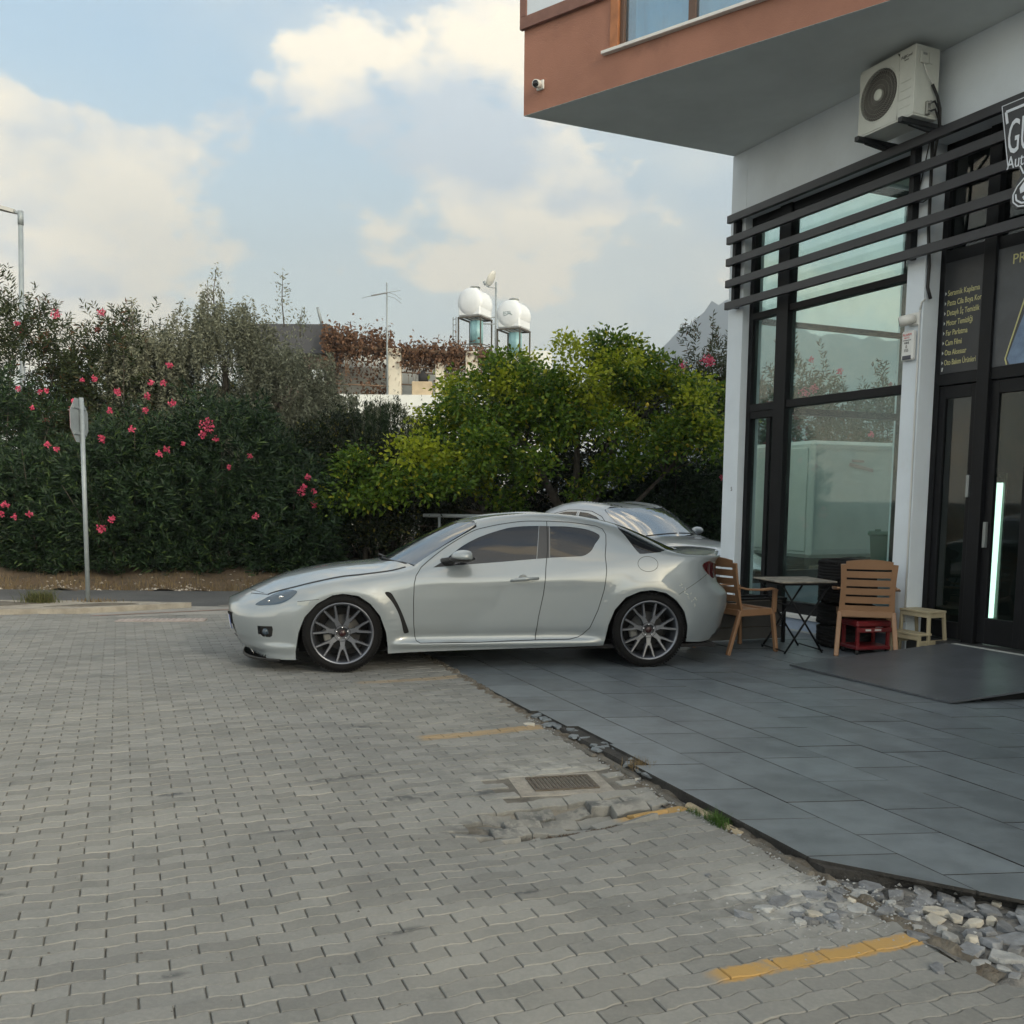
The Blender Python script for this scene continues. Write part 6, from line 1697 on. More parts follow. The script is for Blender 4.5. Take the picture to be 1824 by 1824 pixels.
OB = [((-10.6, 20.6), 6.0, 2.2, 1.5, 800, 'tall reddish oleander at the back, top left below the street lamp', 12), ((-8.3, 20.6), 5.45, 1.8, 1.4, 700, 'reddish oleander at the back left, beside the silvery weeping tree', 8), ((-12.8, 21.5), 6.1, 1.9, 1.4, 400, 'tall reddish oleander farthest left at the back', 10)]
for i, ((bx, by), h, rx, ry, tips, lab, fd_) in enumerate(OB):
    fl = fl_at(bx, by, .3, [(117, 575, 19.6, .10), (196, 572, 19.6, .09), (48, 590, 19.6, .06), (5, 575, 19.6, .06)]) if i == 0 else []
    oleander(bx, by, .3, h - .3, rx, ry, tips, lab, 61 + i, M_OLE2, flowers=fl, faded=fd_)
OR_ = [((4.35, 22.2), 5.25, 1.25, 1.2, 620, 'tall thin oleander between the lemon tree and the white corner pillar', [(1206, 655, 21.2, .12), (1248, 643, 21.2, .14), (1256, 645, 21.2, .10), (1291, 668, 21.2, .09)], 6), ((3.2, 20.2), 2.55, 1.7, 1.1, 800, 'dark low oleander hedge behind the sedan', [(1281, 846, 19.2, .05)], 0),
       ((6.4, 22.4), 4.9, 1.7, 1.3, 600, 'oleander seen through the shop window, left of the truck\'s roof', [(1420, 697, 21.2, .13), (1436, 690, 21.2, .10), (1480, 660, 21.2, .07), (1430, 640, 21.2, .06)], 8), ((8.6, 22.6), 4.5, 1.6, 1.3, 550, 'oleander seen through the shop window, above the truck\'s middle', [(1540, 768, 21.2, .07)], 6), ((10.9, 22.8), 5.0, 1.7, 1.3, 450, 'oleander seen through the shop window at its right edge', [], 4), ((5.2, 20.6), 2.6, 1.5, 1.0, 600, 'dark low oleander beside the white pillar, behind the sedan', [], 0)]
for i, ((bx, by), h, rx, ry, tips, lab, fl, fd_) in enumerate(OR_):
    oleander(bx, by, .1, h - .1, rx, ry, tips, lab, 81 + i, M_OLE2 if h > 4 else M_OLE, flowers=fl_at(bx, by, .1, fl), faded=fd_)
def tree(name, label, loc, clumps, m, seed, leafL, leafW, per, trunk, droop=0.0, updir=.3, cat='tree', shell=.45, spread=1.0, fold=.25, twig=.0, m2=None, sunlit_frac=0.0, clump_r=1.0):
    """clumps: (x,y,z,rx,ry,rz,count); trunk: list of (pts,radii)"""
    rng = np.random.default_rng(seed)
    e = empty(name, loc, 0, label, cat)
    P, D, L, Q = [], [], [], []
    tips = []
    for (cx_, cy_, cz_, rx, ry, rz__, cnt) in clumps:
        nsub = max(3, int(cnt / 20))
        d = unit(rng.normal(size=(nsub, 3))); d[:, 2] = np.where(d[:, 2] < -.55, -d[:, 2], d[:, 2])
        q = rng.uniform(shell, 1.0, nsub) ** .6
        sc_ = np.array([cx_, cy_, cz_]) + d * [rx, ry, rz__] * (q * (1 + rng.normal(0, .07, nsub)))[:, None]
        srad = rng.uniform(.16, .36, nsub) * clump_r
        sunlit = rng.uniform(size=nsub) < sunlit_frac * (1.0 + .8 * d[:, 2])  # clumps painted as sunlit, more of them towards the top
        for k_ in range(nsub):
            c2 = int(cnt / nsub * (srad[k_] / (.26 * clump_r)) ** 2) + 3
            o_ = unit(rng.normal(size=(c2, 3)) + d[k_] * .5)
            c_ = sc_[k_] + o_ * [1.15, 1.15, .8] * (srad[k_] * rng.uniform(.55, 1.0, (c2, 1)))
            tips.append(c_)
            for _ in range(per):
                P.append(c_ + rng.normal(0, .055 * spread, (c2, 3))); D.append(unit(o_ * .7 + rng.normal(0, .5, (c2, 3)) + [0, 0, updir])); L.append(rng.uniform(.7, 1.2, c2) * leafL); Q.append(np.full(c2, sunlit[k_]))
    P, D, L, Q = np.concatenate(P), np.concatenate(D), np.concatenate(L), np.concatenate(Q)
    V, F = leafcloud(P, D, L, L * leafW, rng, fold, droop)
    cr = add('crown', npmesh('crown', V, F), e, [m, m2] if m2 else m)
    if m2: cr.data.polygons.foreach_set('material_index', np.concatenate([Q, Q]).astype(np.int32))
    tag(cr, kind='stuff')
    segs = list(trunk)
    tp = np.concatenate(tips)
    if twig:
        last = [np.array(t_[0][-1]) for t_ in trunk]
        for i in rng.choice(len(tp), int(twig), replace=False):
            t_ = tp[i]; b0 = min(last, key=lambda q: np.linalg.norm(q - t_))
            md = (b0 + t_) / 2 + rng.normal(0, .12, 3)
            segs.append(([tuple(b0), tuple(md), tuple(t_)], [.016, .010, .004]))
    stems('trunk', segs, M_BARK, e, 6)
    return e
# lemon tree
lem = tree('lemon_tree', 'big bright green lemon tree with a few yellow fruits behind the cars', (1.15, 19.3, 0),
     [(-1.3, -.3, 3.45, 1.35, 1.1, 1.05, 420), (.1, -.2, 3.95, 1.5, 1.2, 1.05, 470), (1.65, -.2, 3.45, 1.4, 1.1, 1.1, 430), (-.2, -.9, 2.75, 1.7, .9, .9, 420), (-2.2, -.4, 2.45, 1.1, .9, .85, 270), (2.1, -.5, 2.45, 1.15, .9, .9, 280), (-3.0, -2.0, 2.05, 1.05, .6, .62, 260), (-3.75, -2.3, 1.70, .65, .5, .45, 130), (.8, -.8, 2.0, 1.2, .7, .5, 90), (-.9, .3, 4.2, .6, .5, .5, 90), (.7, 0, 4.45, .8, .6, .5, 120), (2.6, 0, 3.5, .7, .5, .6, 110), (-2.4, -.3, 3.0, .7, .6, .6, 110), (-1.2, -.9, 1.8, 1.0, .6, .45, 100), (-2.2, -1.9, 2.5, .8, .5, .5, 130)],
     M_LEM, 5, .11, .27, 12, [([(0, 0, -.1), (.05, 0, .7), (-.3, -.1, 1.6), (-.9, -.2, 2.8)], [.17, .13, .10, .05]), ([(.05, 0, .7), (.5, 0, 1.7), (.9, -.1, 3.0)], [.12, .09, .05]), ([(.0, 0, .9), (.1, -.1, 2.2), (.1, -.1, 3.6)], [.10, .07, .04]), ([(-.1, 0, .9), (-1.1, -.4, 1.25), (-1.9, -.6, 1.35), (-2.8, -.8, 1.7)], [.09, .07, .05, .03]), ([(.2, 0, 1.0), (1.2, -.2, 1.5), (1.8, -.3, 2.2)], [.08, .06, .03])], droop=.15, updir=.15, twig=120, spread=2.0, m2=M_LEMY, sunlit_frac=.22, clump_r=1.1)
lem.scale = (1.0, 1.0, .91)
lf = bpy.data.materials.new('x'); bpy.data.materials.remove(lf)
M_FRU = mat('lemon_yellow', (.55, .40, .035), .5, bump=.1, bscale=90)
for (u_, v_, Y_) in ((1219, 766, 18.3), (1235, 768, 18.3), (1235, 776, 18.3), (1197, 783, 18.2), (1080, 755, 18.2), (936, 723, 18.2), (664, 837, 17.9), (862, 803, 18.1), (1246, 738, 18.4), (1165, 772, 18.2), (1010, 690, 18.1), (1146, 690, 18.2)):
    p = px(u_, v_, Y_)
    k = MB(); k.lathe([(.0001, -.047), (.010, -.044), (.028, -.024), (.034, 0), (.028, .024), (.010, .042), (.0001, .048)], 12, 'Z', Matrix.Translation((p[0] - 1.15, p[1] - 19.3, p[2]))); k.build('lemon', M_FRU, lem)
# silvery weeping tree
rngw = np.random.default_rng(9)
wt = empty('weeping_tree', (-6.1, 20.3, .3), 0, 'silvery grey-green weeping tree rising over the front oleanders', 'tree')
P, D, L = [], [], []
strands = []
for (cx_, cz_, rx, rz__, n) in ((-1.45, 3.75, .95, .95, 340), (.10, 4.15, 1.15, 1.15, 520), (1.45, 3.55, .95, .85, 300), (-.4, 2.8, 1.9, .9, 380), (2.2, 2.75, .75, .7, 160), (.5, 2.1, 2.0, .8, 330)):
    th = rngw.uniform(0, 6.28, n); ph_ = np.arccos(rngw.uniform(-.1, 1, n)); q = rngw.uniform(.6, 1.02, n)
    lumpy = 1 + .15 * np.sin(4 * th + cx_) + rngw.normal(0, .06, n)
    c_ = np.stack([cx_ + rx * q * lumpy * np.sin(ph_) * np.cos(th), .8 * q * np.sin(ph_) * np.sin(th), cz_ + rz__ * q * lumpy * np.cos(ph_)], 1)
    Ls = rngw.uniform(.35, .85, n)
    for j in range(44):
        s_ = j / 43
        pos = c_ + np.stack([(c_[:, 0] - cx_) * .12 * s_, c_[:, 1] * .1 * s_, -Ls * s_ ** 1.25], 1) + rngw.normal(0, .018, (n, 3))
        P.append(pos); D.append(unit(np.stack([rngw.normal(0, .6, n), rngw.normal(0, .6, n), rngw.uniform(-1.1, .1, n)], 1))); L.append(rngw.uniform(.06, .10, n))
# loose tufts sticking out of the top
for (u_, v0, v1) in ((396, 492, 560), (503, 500, 568), (440, 558, 585), (246, 548, 585), (545, 566, 585), (380, 520, 570)):
    A, B = np.array(px(u_ + rngw.normal(0, 3), v0, 20.3)), np.array(px(u_ + rngw.normal(0, 8), v1 + 25, 20.3))
    A -= [-6.1, 20.3, .3]; B -= [-6.1, 20.3, .3]
    strands.append(([tuple(B), tuple((A + B) / 2 + rngw.normal(0, .04, 3)), tuple(A)], [.016, .010, .004]))
    n = 150
    s_ = rngw.uniform(0, 1, n) ** .8
    P.append(A + (B - A) * s_[:, None] + rngw.normal(0, .10, (n, 3)) * (.45 + s_[:, None])); D.append(unit(rngw.normal(size=(n, 3)) + [0, 0, .5])); L.append(rngw.uniform(.06, .10, n))
P, D, L = np.concatenate(P), np.concatenate(D), np.concatenate(L)
V, F = leafcloud(P, D, L, L * .17, rngw, .2)
tag(add('crown', npmesh('crown', V, F), wt, M_OLV), kind='stuff')
stems('trunk', [([(0, 0, -.3), (.1, 0, 1.2), (.15, 0, 2.6), (.15, 0, 4.0)], [.16, .13, .10, .05]), ([(.1, 0, 1.2), (-.7, 0, 2.4), (-1.3, 0, 3.6)], [.10, .07, .03]), ([(.1, 0, 1.3), (.8, 0, 2.3), (1.3, 0, 3.2)], [.09, .06, .03])] + strands, M_BARK, wt, 6)
# silvery shrub right of it, upright dark shrub, shadowed undergrowth
tree('silver_shrub', 'greyish silver shrub below the dry pergola, right of the weeping tree', (-3.55, 20.4, .2), [(0, 0, 2.3, 1.25, .9, .9, 520), (-1.0, 0, 2.2, .9, .8, .9, 320), (1.0, -.1, 2.2, .9, .7, .9, 320), (0, 0, 1.2, 1.6, .7, 1.0, 350)], M_OLV, 31, .09, .16, 18, [([(0, 0, -.2), (.05, 0, 1.2), (0, 0, 2.4)], [.07, .05, .02])], updir=.7, cat='bush', twig=50)
rn = np.random.default_rng(44)
us_ = empty('upright_shrub', (-2.55, 18.6, .1), 0, 'dark green shrub with upright brushy twigs left of the lemon tree', 'bush')
P, D, L, sg_l = [], [], [], []
for i in range(900):
    a = rn.uniform(0, 6.28); q = rn.uniform(0, 1) ** .5
    bx_, by_ = 1.55 * q * math.cos(a), .9 * q * math.sin(a)
    zt = 3.25 * (1 - .42 * q ** 2) + rn.normal(0, .14); zb = zt - rn.uniform(.5, 1.2)
    if rn.uniform() < .45: zt = rn.uniform(.5, zt); zb = zt - .7
    lean = np.array([bx_ * .16 + rn.normal(0, .08), by_ * .1, 1.0]); lean /= np.linalg.norm(lean)
    n = 46; s_ = rn.uniform(0, 1, n)
    base = np.array([bx_, by_, max(zb, .1)]) + lean * (s_ * (zt - max(zb, .1)))[:, None] + rn.normal(0, .012, (n, 3))
    P.append(base); D.append(unit(lean * .9 + rn.normal(0, .5, (n, 3)))); L.append(rn.uniform(.06, .11, n) * (1.15 - .5 * s_))
    if i % 12 == 0: sg_l.append(([(bx_ * .2, by_ * .2, -.1), (bx_ * .7, by_ * .7, zt * .5), (bx_, by_, zt)], [.02, .012, .004]))
P, D, L = np.concatenate(P), np.concatenate(D), np.concatenate(L)
V, F = leafcloud(P, D, L, L * .09, rn, .2)
tag(add('crown', npmesh('crown', V, F), us_, M_ROS), kind='stuff'); stems('trunk', sg_l, M_BARK, us_)
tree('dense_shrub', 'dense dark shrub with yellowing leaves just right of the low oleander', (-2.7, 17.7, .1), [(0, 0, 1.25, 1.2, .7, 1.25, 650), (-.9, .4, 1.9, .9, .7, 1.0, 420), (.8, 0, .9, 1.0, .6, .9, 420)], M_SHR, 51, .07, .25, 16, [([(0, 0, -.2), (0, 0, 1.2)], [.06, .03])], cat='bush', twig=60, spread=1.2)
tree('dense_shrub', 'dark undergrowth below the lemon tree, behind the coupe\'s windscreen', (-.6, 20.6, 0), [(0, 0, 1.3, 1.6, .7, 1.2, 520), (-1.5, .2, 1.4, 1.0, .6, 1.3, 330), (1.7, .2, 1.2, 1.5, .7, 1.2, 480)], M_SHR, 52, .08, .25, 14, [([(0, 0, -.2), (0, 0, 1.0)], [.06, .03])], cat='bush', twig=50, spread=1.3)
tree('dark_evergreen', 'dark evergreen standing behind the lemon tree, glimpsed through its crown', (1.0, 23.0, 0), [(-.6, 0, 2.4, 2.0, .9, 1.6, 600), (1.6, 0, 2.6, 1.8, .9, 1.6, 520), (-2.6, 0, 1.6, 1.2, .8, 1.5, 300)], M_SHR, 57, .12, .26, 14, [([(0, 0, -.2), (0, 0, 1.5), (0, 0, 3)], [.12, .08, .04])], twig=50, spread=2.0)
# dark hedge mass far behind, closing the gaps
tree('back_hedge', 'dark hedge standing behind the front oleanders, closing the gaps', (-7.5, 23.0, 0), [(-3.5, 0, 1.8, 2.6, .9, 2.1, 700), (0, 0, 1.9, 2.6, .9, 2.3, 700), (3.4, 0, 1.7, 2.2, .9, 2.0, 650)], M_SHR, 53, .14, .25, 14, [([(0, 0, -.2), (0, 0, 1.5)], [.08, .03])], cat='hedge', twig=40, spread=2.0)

# across the plaza, behind the camera: what the car's flank and the shop glass mirror
tree('boundary_hedge', 'dark clipped hedge across the plaza, mirrored in the coupe and the shop glass', (-6.0, -19.0, 0), [(-14, 0, 2.0, 4.5, 1.2, 2.6, 240), (-7, 0, 1.9, 4.5, 1.2, 2.4, 240), (0, 0, 2.1, 4.5, 1.2, 2.7, 240), (7, 0, 1.8, 4.2, 1.2, 2.3, 240), (13, 0, 1.6, 3.6, 1.2, 2.0, 200)], M_SHR, 91, .34, .30, 14, [([(0, 0, -.2), (0, 0, 2)], [.12, .05])], cat='hedge', spread=5.0, clump_r=3.0)
# ------------------------------------------------------------------ the house behind the trees
M_HW = mat('house_white', (.62, .65, .64), .9, var=.06, scale=.8, bump=.1, bscale=20, stain=(.9, .60, (.45, .45, .41), .5))
M_HC = mat('column_cream', (.58, .55, .47), .9, var=.08, scale=2)
M_RUST = mat('rusty_pipe', (.17, .115, .075), .8, var=.25, scale=5)
HY = 33.0
hs2 = empty('white_house', (-3.2, HY, 0), 0, 'white house with roof terrace and dried pergola behind the trees', 'building')
def H(name, m, *bx, bev=0.0):
    k = MB()
    for b_ in bx: k.box(*b_, bev=bev)
    return k.build(name, m, hs2)
H('front_wall', M_HW, (-3.4, 4.2, 0, .3, 0, 4.55)); H('side_wall', M_HW, (-3.4, -3.1, .31, 7, 0, 4.55), (3.9, 4.2, .31, 7, 0, 4.55)); H('parapet', M_HW, (-2.9, 2.6, -.02, .2, 4.55, 4.93)); H('terrace', M_HC, (-3.4, 4.2, .32, 7, 4.4, 4.56))
H('rear_wall', M_HW, (-3.3, 4.2, 3.2, 3.5, 4.57, 6.72)); H('rear_wall', M_HW, (-1.0, 4.6, 3.6, 6.5, 4.57, 6.95))
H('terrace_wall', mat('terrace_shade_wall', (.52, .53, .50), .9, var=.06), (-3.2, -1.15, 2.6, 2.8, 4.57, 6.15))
for x0_, w_, zt in ((-1.08, .44, 6.52), (.52, .30, 6.05), (1.55, .40, 6.45)):
    H('column', M_HC, (x0_, x0_ + w_, .45, .85, 4.57, zt), bev=.02)
k = MB(); k.tube([(-.65, .6, 6.52), (.6, .6, 6.42), (2.3, .6, 6.25)], .07, 8); k.tube([(-3.3, .6, 6.62), (-1.0, .6, 6.5)], .06, 8); k.tube([(-3.3, 2.5, 6.7), (2.3, 2.5, 6.5)], .05, 6); k.build('pergola_beam', M_RUST, hs2)
for i in range(9):
    x_ = -3.1 + i * .64
    k = MB(); k.tube([(x_, .3, 6.60 - .03 * i), (x_, 2.7, 6.66 - .03 * i)], .028, 6); k.build('pergola_rafter', M_RUST, hs2)
for z_ in (5.35, 5.75, 5.95):
    k = MB(); k.tube([(-.65, .66, z_), (2.2, .66, z_ - .12)], .025, 6); k.build('railing', M_RUST, hs2)
k = MB(); k.tube([(-3.2, .4, 5.33), (-1.05, .4, 5.25)], .025, 6); k.tube([(.45, .62, 5.45), (1.9, .62, 6.05)], .035, 6); k.build('railing', M_RUST, hs2)
ch_ = H('chimney', mat('chimney_beige', (.44, .36, .25), .9, var=.12, scale=3), (-.25, .43, .2, .7, 4.57, 5.40), bev=.02)
k = MB(); k.tube([(.12, .45, 5.40), (.12, .45, 5.68), (.12, .45, 5.70), (.12, .45, 5.78)], [.17, .17, .08, .06], 14); k.build('chimney_pot', mat('soot_black', (.02, .02, .022), .8), ch_)
# dried vine on the pergola
rnv = np.random.default_rng(77)
vin = empty('dry_vine', (-3.2, HY, 0), 0, 'brown dried vine covering the pergola of the white house', 'vine')
P = []
for (x0_, x1_, zc_, zs, n) in ((-3.35, -1.0, 6.72, .26, 2600), (-1.0, 1.3, 6.45, .18, 1700), (1.0, 2.4, 6.42, .16, 800), (-3.3, -2.3, 6.9, .2, 700), (-.6, 1.4, 6.2, .18, 900), (1.5, 2.3, 5.8, .35, 260), (-3.3, -1.2, 5.9, .5, 420), (-2.0, -1.2, 5.0, .25, 260)):
    P.append(np.stack([rnv.uniform(x0_, x1_, n), rnv.uniform(.2, 2.0, n), zc_ + rnv.normal(0, zs, n) + .06 * np.sin(rnv.uniform(x0_, x1_, n) * 5)], 1))
P = np.concatenate(P); n = len(P)
V, F = leafcloud(P, unit(rnv.normal(size=(n, 3)) + [0, 0, -.6]), rnv.uniform(.08, .16, n), rnv.uniform(.03, .055, n), rnv, .5)
tag(add('foliage', npmesh('foliage', V, F), vin, leaf_mat('dry_vine_leaf', (.085, .045, .028), (.20, .115, .07), .8, .2)), kind='stuff')
sg_l = []
for i in range(46):
    x_ = rnv.uniform(-3.3, 2.3); sg_l.append(([(x_, rnv.uniform(.3, 2), 6.6), (x_ + rnv.normal(0, .15), rnv.uniform(.3, 1), 6.2), (x_ + rnv.normal(0, .2), .4, rnv.uniform(5.2, 6.1))], [.012, .010, .005]))
stems('trunk', sg_l, M_RUST, vin, 4)
# dark annex at the left
an = empty('dark_annex', (-7.6, 34.0, 0), 0, 'dark grey flat-roofed annex half hidden by the weeping tree', 'building')
k = MB(); k.box(-1.7, 1.25, 0, 5, 0, 6.35); k.build('wall', mat('annex_brown', (.14, .105, .085), .9, var=.15), an)
k = MB(); k.box(-1.8, 1.32, -.25, 5.1, 6.35, 7.35, bev=.02); k.build('roof_fascia', mat('annex_dark', (.050, .053, .062), .7, var=.1), an)
k = MB(); k.box(.55, 1.15, -.05, -.001, 4.75, 5.9); f_ = k.build('window', M_BLK, an); k = MB(); k.box(.62, 1.05, -.06, -.051, 5.25, 5.85); k.build('pane', mat('pale_pane', (.55, .60, .62), .3), f_)
k = MB(); k.tube([(1.0, 0, 7.35), (.9, 0, 7.75), (.85, 0, 7.95)], .05, 8); k.build('flue', M_GALV, an)
# television aerial
an2 = empty('television_aerial', (-4.27, 33.2, 4.57), 0, 'thin television aerial mast with a slanting yagi above the pergola', 'aerial')
k = MB(); k.tube([(0, 0, 0), (0, 0, 4.05)], [.035, .025], 8); k.build('mast', M_GALV, an2)
k = MB(); k.bar((0, 0, 3.72), (-.36, -1.0, 3.42), .04, .04); k.build('boom', mat('boom_dark', (.10, .09, .085), .7), an2)
for i in range(8):
    t_ = i / 7
    c_ = Vector((0, 0, 3.72)).lerp(Vector((-.36, -1.0, 3.42)), t_); w_ = .46 - .12 * t_
    k = MB(); k.tube([c_ + Vector((w_, -.1, .06)), c_ - Vector((w_, -.1, .06))], .007, 5); k.build('element', M_GALV, an2)
for z_ in (3.62, 3.74):
    k = MB(); k.tube([(-.0, 0, z_), (.25, .1, z_ - .05), (.46, .2, z_ - .2)], .007, 5); k.build('element', M_GALV, an2)
# two water tanks on stands, with their boilers, and a satellite dish
M_TANK = mat('white_polyethylene', (.62, .66, .70), .5, var=.05, scale=1.5)
M_STAND = mat('stand_iron', (.075, .068, .060), .75, var=.2)
M_CYL = mat('boiler_blue', (.22, .40, .44), .45, var=.08)
def water_tank(x, y, z0, label, logo=False, ladder=False):
    e = empty('water_tank', (x, y, z0), rad(-24), label, 'water tank', 'water tanks on the roof of the white house')
    e.scale = (.86, .86, .90)
    zt = 1.50
    k = MB(); prof = [(.0001, -.62), (.30, -.61), (.48, -.56), (.545, -.50), (.55, -.40)]
    for q in np.linspace(-.34, .34, 9): prof += [(.55, q - .025), (.535, q), (.55, q + .025)]
    prof += [(.55, .40), (.545, .50), (.48, .56), (.30, .61), (.0001, .62)]
    k.lathe(prof, 40, 'Y', Matrix.Translation((0, 0, zt + .53))); k.box(-.50, .50, -.56, .56, zt + .01, zt + .40, bev=.05)
    k.lathe([(.20, 0), (.20, .16), (.19, .17)], 20, 'Z', Matrix.Translation((-.05, .08, zt + .98))); t_ = k.build('tank', M_TANK, e)
    k = MB(); k.lathe([(.21, .16), (.21, .21), (.19, .225), (.0001, .235)], 20, 'Z', Matrix.Translation((-.05, .08, zt + .98))); k.build('lid', mat('lid_grey', (.14, .16, .15), .6), t_)
    if logo:
        k = MB(); pts = [(-.20 + .04 * i, -.622, zt + .50 - .03 * math.sin(i * .75)) for i in range(11)]
        for a, b_ in zip(pts, pts[1:]): k.bar(a, b_, .004, .02)
        k.build('logo', mat('logo_green', (.12, .20, .22), .6), t_)
        text_mesh('lettering', 'ECTEL', .13, MATS['logo_green'], t_, TX(-.21, zt + .53, -.625), .002)
    for sx_ in (-1, 1):
        for sy_ in (-1, 1):
            k = MB(); k.box(sx_ * .50 - .025, sx_ * .50 + .025, sy_ * .52 - .025, sy_ * .52 + .025, 0, zt); k.build('leg', M_STAND, e)
    k = MB()
    for sy_ in (-1, 1): k.bar((-.53, sy_ * .52, zt - .03), (.53, sy_ * .52, zt - .03), .05, .06); k.bar((-.5, sy_ * .52, .45), (.5, sy_ * .52, .45), .03, .03)
    for sx_ in (-1, 1): k.bar((sx_ * .50, -.53, zt - .03), (sx_ * .50, .53, zt - .03), .05, .06); k.bar((sx_ * .50, -.5, .45), (sx_ * .50, .5, .45), .03, .03)
    for i in range(6): k.bar((-.5 + i * .2, -.5, zt - .008), (-.5 + i * .2, .5, zt - .008), .03, .016)
    k.build('stand_frame', M_STAND, e)
    k = MB(); k.tube([(.12, -.12, .48), (.12, -.12, 1.36)], .27, 22); k.build('boiler', M_CYL, e)
    if ladder:
        k = MB(); k.tube([(-.62, -.5, 0), (-.62, -.5, 1.52)], .014, 5); k.tube([(-.78, -.45, 0), (-.78, -.45, 1.52)], .014, 5)
        for i in range(7): k.tube([(-.62, -.5, .12 + i * .22), (-.78, -.45, .12 + i * .22)], .010, 5)
        k.build('ladder', M_STAND, e)
    return e
water_tank(-1.38, 34.8, 6.42, 'left white water tank on an iron stand with ladder and blue boiler', ladder=True)
water_tank(-.02, 35.2, 6.1, 'right white water tank with a printed mark, half hidden by the lemon tree', logo=True)
ds = empty('satellite_dish', (-.66, 35.0, 6.0), 0, 'small satellite dish on a pole between the two water tanks', 'satellite dish')
k = MB(); k.tube([(0, 0, 0), (0, 0, 3.05)], .035, 8); k.tube([(-.66, 0, 1.85), (0, 0, 1.85)], .02, 6); k.tube([(-.66, 0, 1.62), (0, 0, 1.62)], .02, 6); k.build('pole', M_GALV, ds)
Td = Matrix.Translation((-.12, -.08, 3.12)) @ Matrix.Rotation(rad(62), 4, 'Z') @ Matrix.Rotation(rad(-62), 4, 'X')
k = MB(); k.lathe([(.0001, .0), (.12, .012), (.22, .04), (.30, .085), (.305, .08), (.22, .03), (.12, .002), (.0001, -.01)], 28, 'Z', Td @ Matrix.Diagonal((.8, 1, 1, 1))); k.build('dish', mat('dish_grey', (.50, .51, .49), .6), ds)
k = MB(); k.tube([(0, 0, 2.85), (-.25, -.35, 2.80), (-.36, -.45, 2.86)], .014, 6); k.tube([(-.36, -.45, 2.86), (-.40, -.50, 2.98)], .05, 8); k.build('feed_arm', M_GALV, ds)
# low white yard wall, pipe gate and post behind the coupe
yw = empty('yard_wall', (-.3, 23.6, 0), rad(4), 'low whitewashed yard wall showing through the dark undergrowth', 'wall')
k = MB(); k.box(-1.9, 3.2, 0, .2, -.1, 1.62, bev=.02); k.build('wall', mat('whitewash', (.60, .56, .50), .9, var=.12, scale=2), yw)
rl = empty('pipe_rail', (-.98, 17.3, 0), rad(3), 'pale grey pipe rail showing above the coupe\'s roof', 'rail')
k = MB(); k.tube([(-.62, 0, 1.19), (1.2, 0, 1.17)], .035, 10); k.build('rail', mat('rail_paint', (.26, .29, .31), .5), rl)
for x_ in (-.33, .55):
    k = MB(); k.tube([(x_, 0, -.05), (x_, 0, 1.16)], .025, 8); k.build('post', MATS['rail_paint'], rl)
fp = empty('fence_post', (-1.80, 17.4, 0), 0, 'thin dark grey post standing before the undergrowth left of the pipe rail', 'post')
k = MB(); k.tube([(0, 0, -.1), (.02, 0, 1.0), (.05, 0, 2.05)], .022, 8); k.build('shaft', mat('post_dark', (.09, .095, .10), .6), fp); k = MB(); k.box(-.05, .05, -.05, .05, -.1, .02); k.build('foot', M_CONC, fp)
# ------------------------------------------------------------------ box truck and bin beside the shop, seen through the glass
trk = empty('box_truck', (4.92, 16.1, 0), rad(20), 'white box truck parked beyond the shop, seen through the corner windows', 'truck')
M_TW = mat('truck_white', (.62, .63, .60), .5, var=.04, scale=1.5)
k = MB(); k.box(0, 4.2, 0, 1.95, .55, 2.50, bev=.06); box_ = k.build('cargo_box', M_TW, trk)
k = MB(); k.box(.07, 4.13, -.012, .002, 2.36, 2.44); k.box(.07, 4.13, -.012, .002, .62, .70); k.box(.07, .12, -.012, .002, .70, 2.36); k.box(4.08, 4.13, -.012, .002, .7, 2.36); k.build('side_moulding', mat('truck_trim', (.54, .55, .53), .5), box_)
for y0_, y1_ in ((.08, .96), (.99, 1.87)):
    k = MB(); k.box(-.025, .0, y0_, y1_, .66, 2.38, bev=.008); d_ = k.build('rear_door', M_TW, trk)
    k = MB(); k.box(-.045, -.026, y1_ - .14 if y0_ < .5 else y0_ + .02, y1_ - .02 if y0_ < .5 else y0_ + .14, 1.18, 1.27, bev=.004); k.build('latch', M_DISC, d_)
k = MB(); k.bar((.75, -.014, 2.12), (1.25, -.014, 2.02), .002, .06); k.bar((.8, -.014, 2.18), (1.05, -.014, 2.17), .002, .04); k.build('red_scuff', mat('faded_red', (.55, .38, .36), .6), box_)
k = MB(); k.box(.2, 6.0, .35, 1.6, .40, .548); k.build('chassis', M_TRIM, trk)
k = MB(); k.box(4.3, 4.95, .08, 1.87, .45, 2.05, bev=.08); k.box(4.95, 5.9, .08, 1.87, .45, 1.30, bev=.10); k.build('cab', M_TW, trk)
for x_ in (1.0, 5.2):
    for y_ in (.15, 1.80):
        k = MB(); k.lathe([(.0001, -.10), (.20, -.10), (.24, -.11), (.34, -.09), (.35, 0), (.34, .09), (.24, .11), (.20, .10), (.0001, .10)], 28, 'Y', Matrix.Translation((x_, y_, .35))); k.build('wheel', M_RUB, trk)
bn = empty('wheelie_bin', (5.62, 14.45, 0), rad(-20), 'dark green wheelie bin standing before the white truck, seen through the glass', 'bin')
M_GB = mat('bin_green', (.020, .075, .045), .5, var=.1)
k = MB(); V = []
for z_, w_, d_ in ((.06, .20, .22), (1.0, .27, .30)): V += [(-w_, -d_, z_), (w_, -d_, z_), (w_, d_, z_), (-w_, d_, z_)]
k.put(V, [(0, 3, 2, 1), (4, 5, 6, 7), (0, 1, 5, 4), (1, 2, 6, 5), (2, 3, 7, 6), (3, 0, 4, 7)]); k.build('bin_body', M_GB, bn)
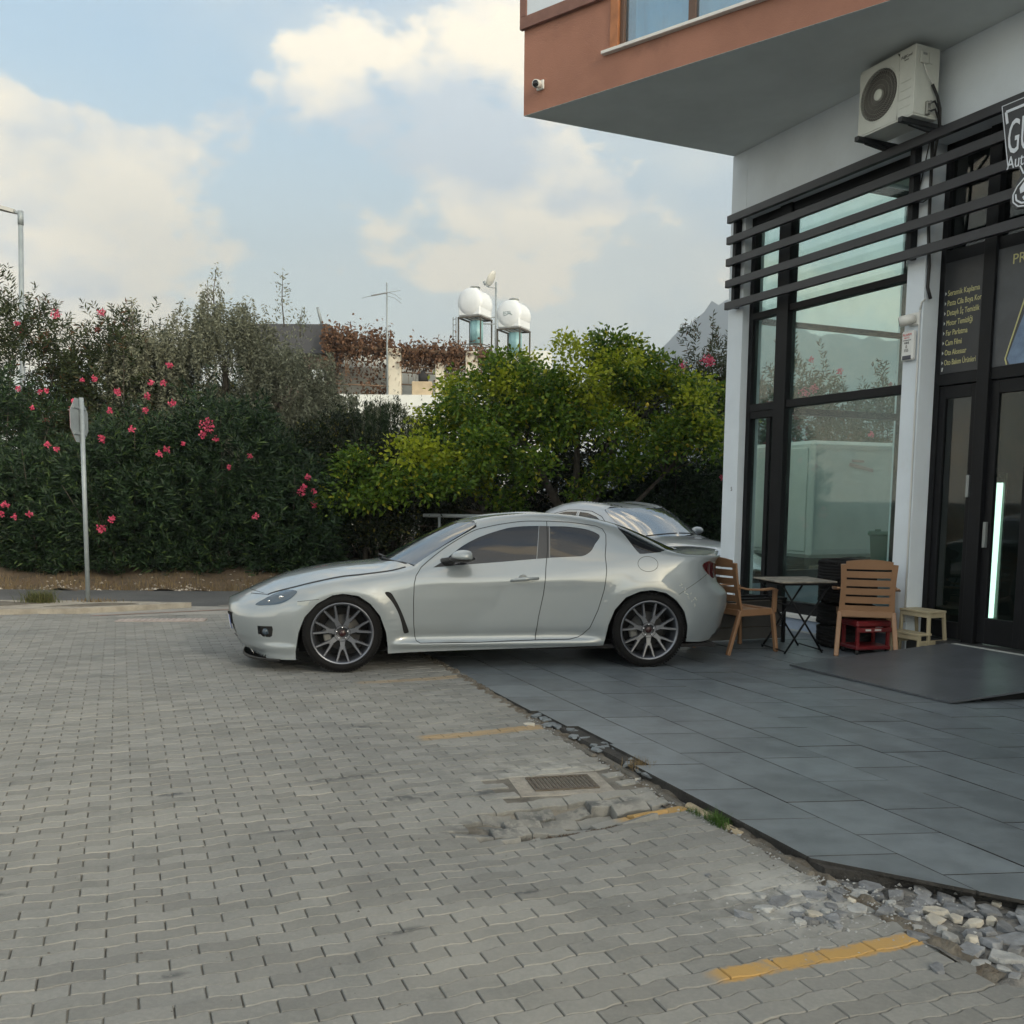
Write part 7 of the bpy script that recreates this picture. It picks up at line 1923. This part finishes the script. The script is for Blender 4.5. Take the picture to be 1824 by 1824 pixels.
k = MB(); k.box(-.30, .30, -.33, .33, 1.0, 1.06, bev=.02); k.tube([(-.25, .36, 1.03), (.25, .36, 1.03)], .02, 8); k.box(-.20, -.12, -.2, .2, 1.06, 1.09); k.build('bin_lid', M_GB, bn)
for s_ in (-1, 1):
    k = MB(); k.lathe([(.0001, -.025), (.10, -.025), (.10, .025), (.0001, .025)], 16, 'X', Matrix.Translation((s_ * .24, .22, .10))); k.build('wheel', M_TRIM, bn)
# ------------------------------------------------------------------ mountain and the air before it
rm = np.random.default_rng(2)
nxm, nym = 150, 40
def ridge(x):
    t_ = x / 1.0
    h = 325 + 158 * math.exp(-((x - 530) / 150) ** 2) + 55 * math.exp(-((x - 660) / 110) ** 2) + 150 * math.exp(-((x - 1400) / 420) ** 2) + 60 * math.exp(-((x - 860) / 120) ** 2) - 260 * sm(-100, -1500, x) - 215 * sm(380, 200, x)
    return h
def fr(x, s): return math.sin(x * s) + .5 * math.sin(x * s * 2.3 + 1) + .25 * math.sin(x * s * 5.1 + 2)
V = []
for j in range(nym):
    v_ = j / (nym - 1)
    for i in range(nxm):
        x_ = -900 + 4600 * i / (nxm - 1)
        y_ = 1500 + 1300 * v_
        prof = sm(0, .8, v_)
        h = ridge(x_) * prof + 16 * fr(x_ + y_ * .7, .021) * v_ + 9 * fr(x_ - y_ * .4, .06) * v_ + rm.normal(0, 3.0) * v_
        if v_ > .8: h -= 500 * (v_ - .8)
        V.append((x_, y_, h - 4))
F = [(j * nxm + i, j * nxm + i + 1, (j + 1) * nxm + i + 1, (j + 1) * nxm + i) for j in range(nym - 1) for i in range(nxm - 1)]
k = MB(); k.put(V, F, sm=True); mtn = k.build('mountain', mat('mountain_scrub', (.045, .052, .042), .95, col2=(.10, .098, .088), scale=.012, bump=1.0, bscale=.03, space='World', detail=10))
tag(mtn, kind='structure')
hz_ = MB(); hz_.box(-1100, 3900, -150, 3000, -2.0, 760); hz_ = hz_.build('haze', None)
hm = bpy.data.materials.new('haze_air'); hm.use_nodes = True; hm.node_tree.nodes.clear()
vol = nd(hm.node_tree, 'ShaderNodeVolumePrincipled', ins={'Color': (.70, .82, .95, 1), 'Density': .00056, 'Anisotropy': .2})
nd(hm.node_tree, 'ShaderNodeOutputMaterial', ins={'Volume': vol.outputs[0]})
hz_.data.materials.clear(); hz_.data.materials.append(hm)
tag(hz_, 'pale blue haze in the air before the mountain', 'haze', kind='stuff')
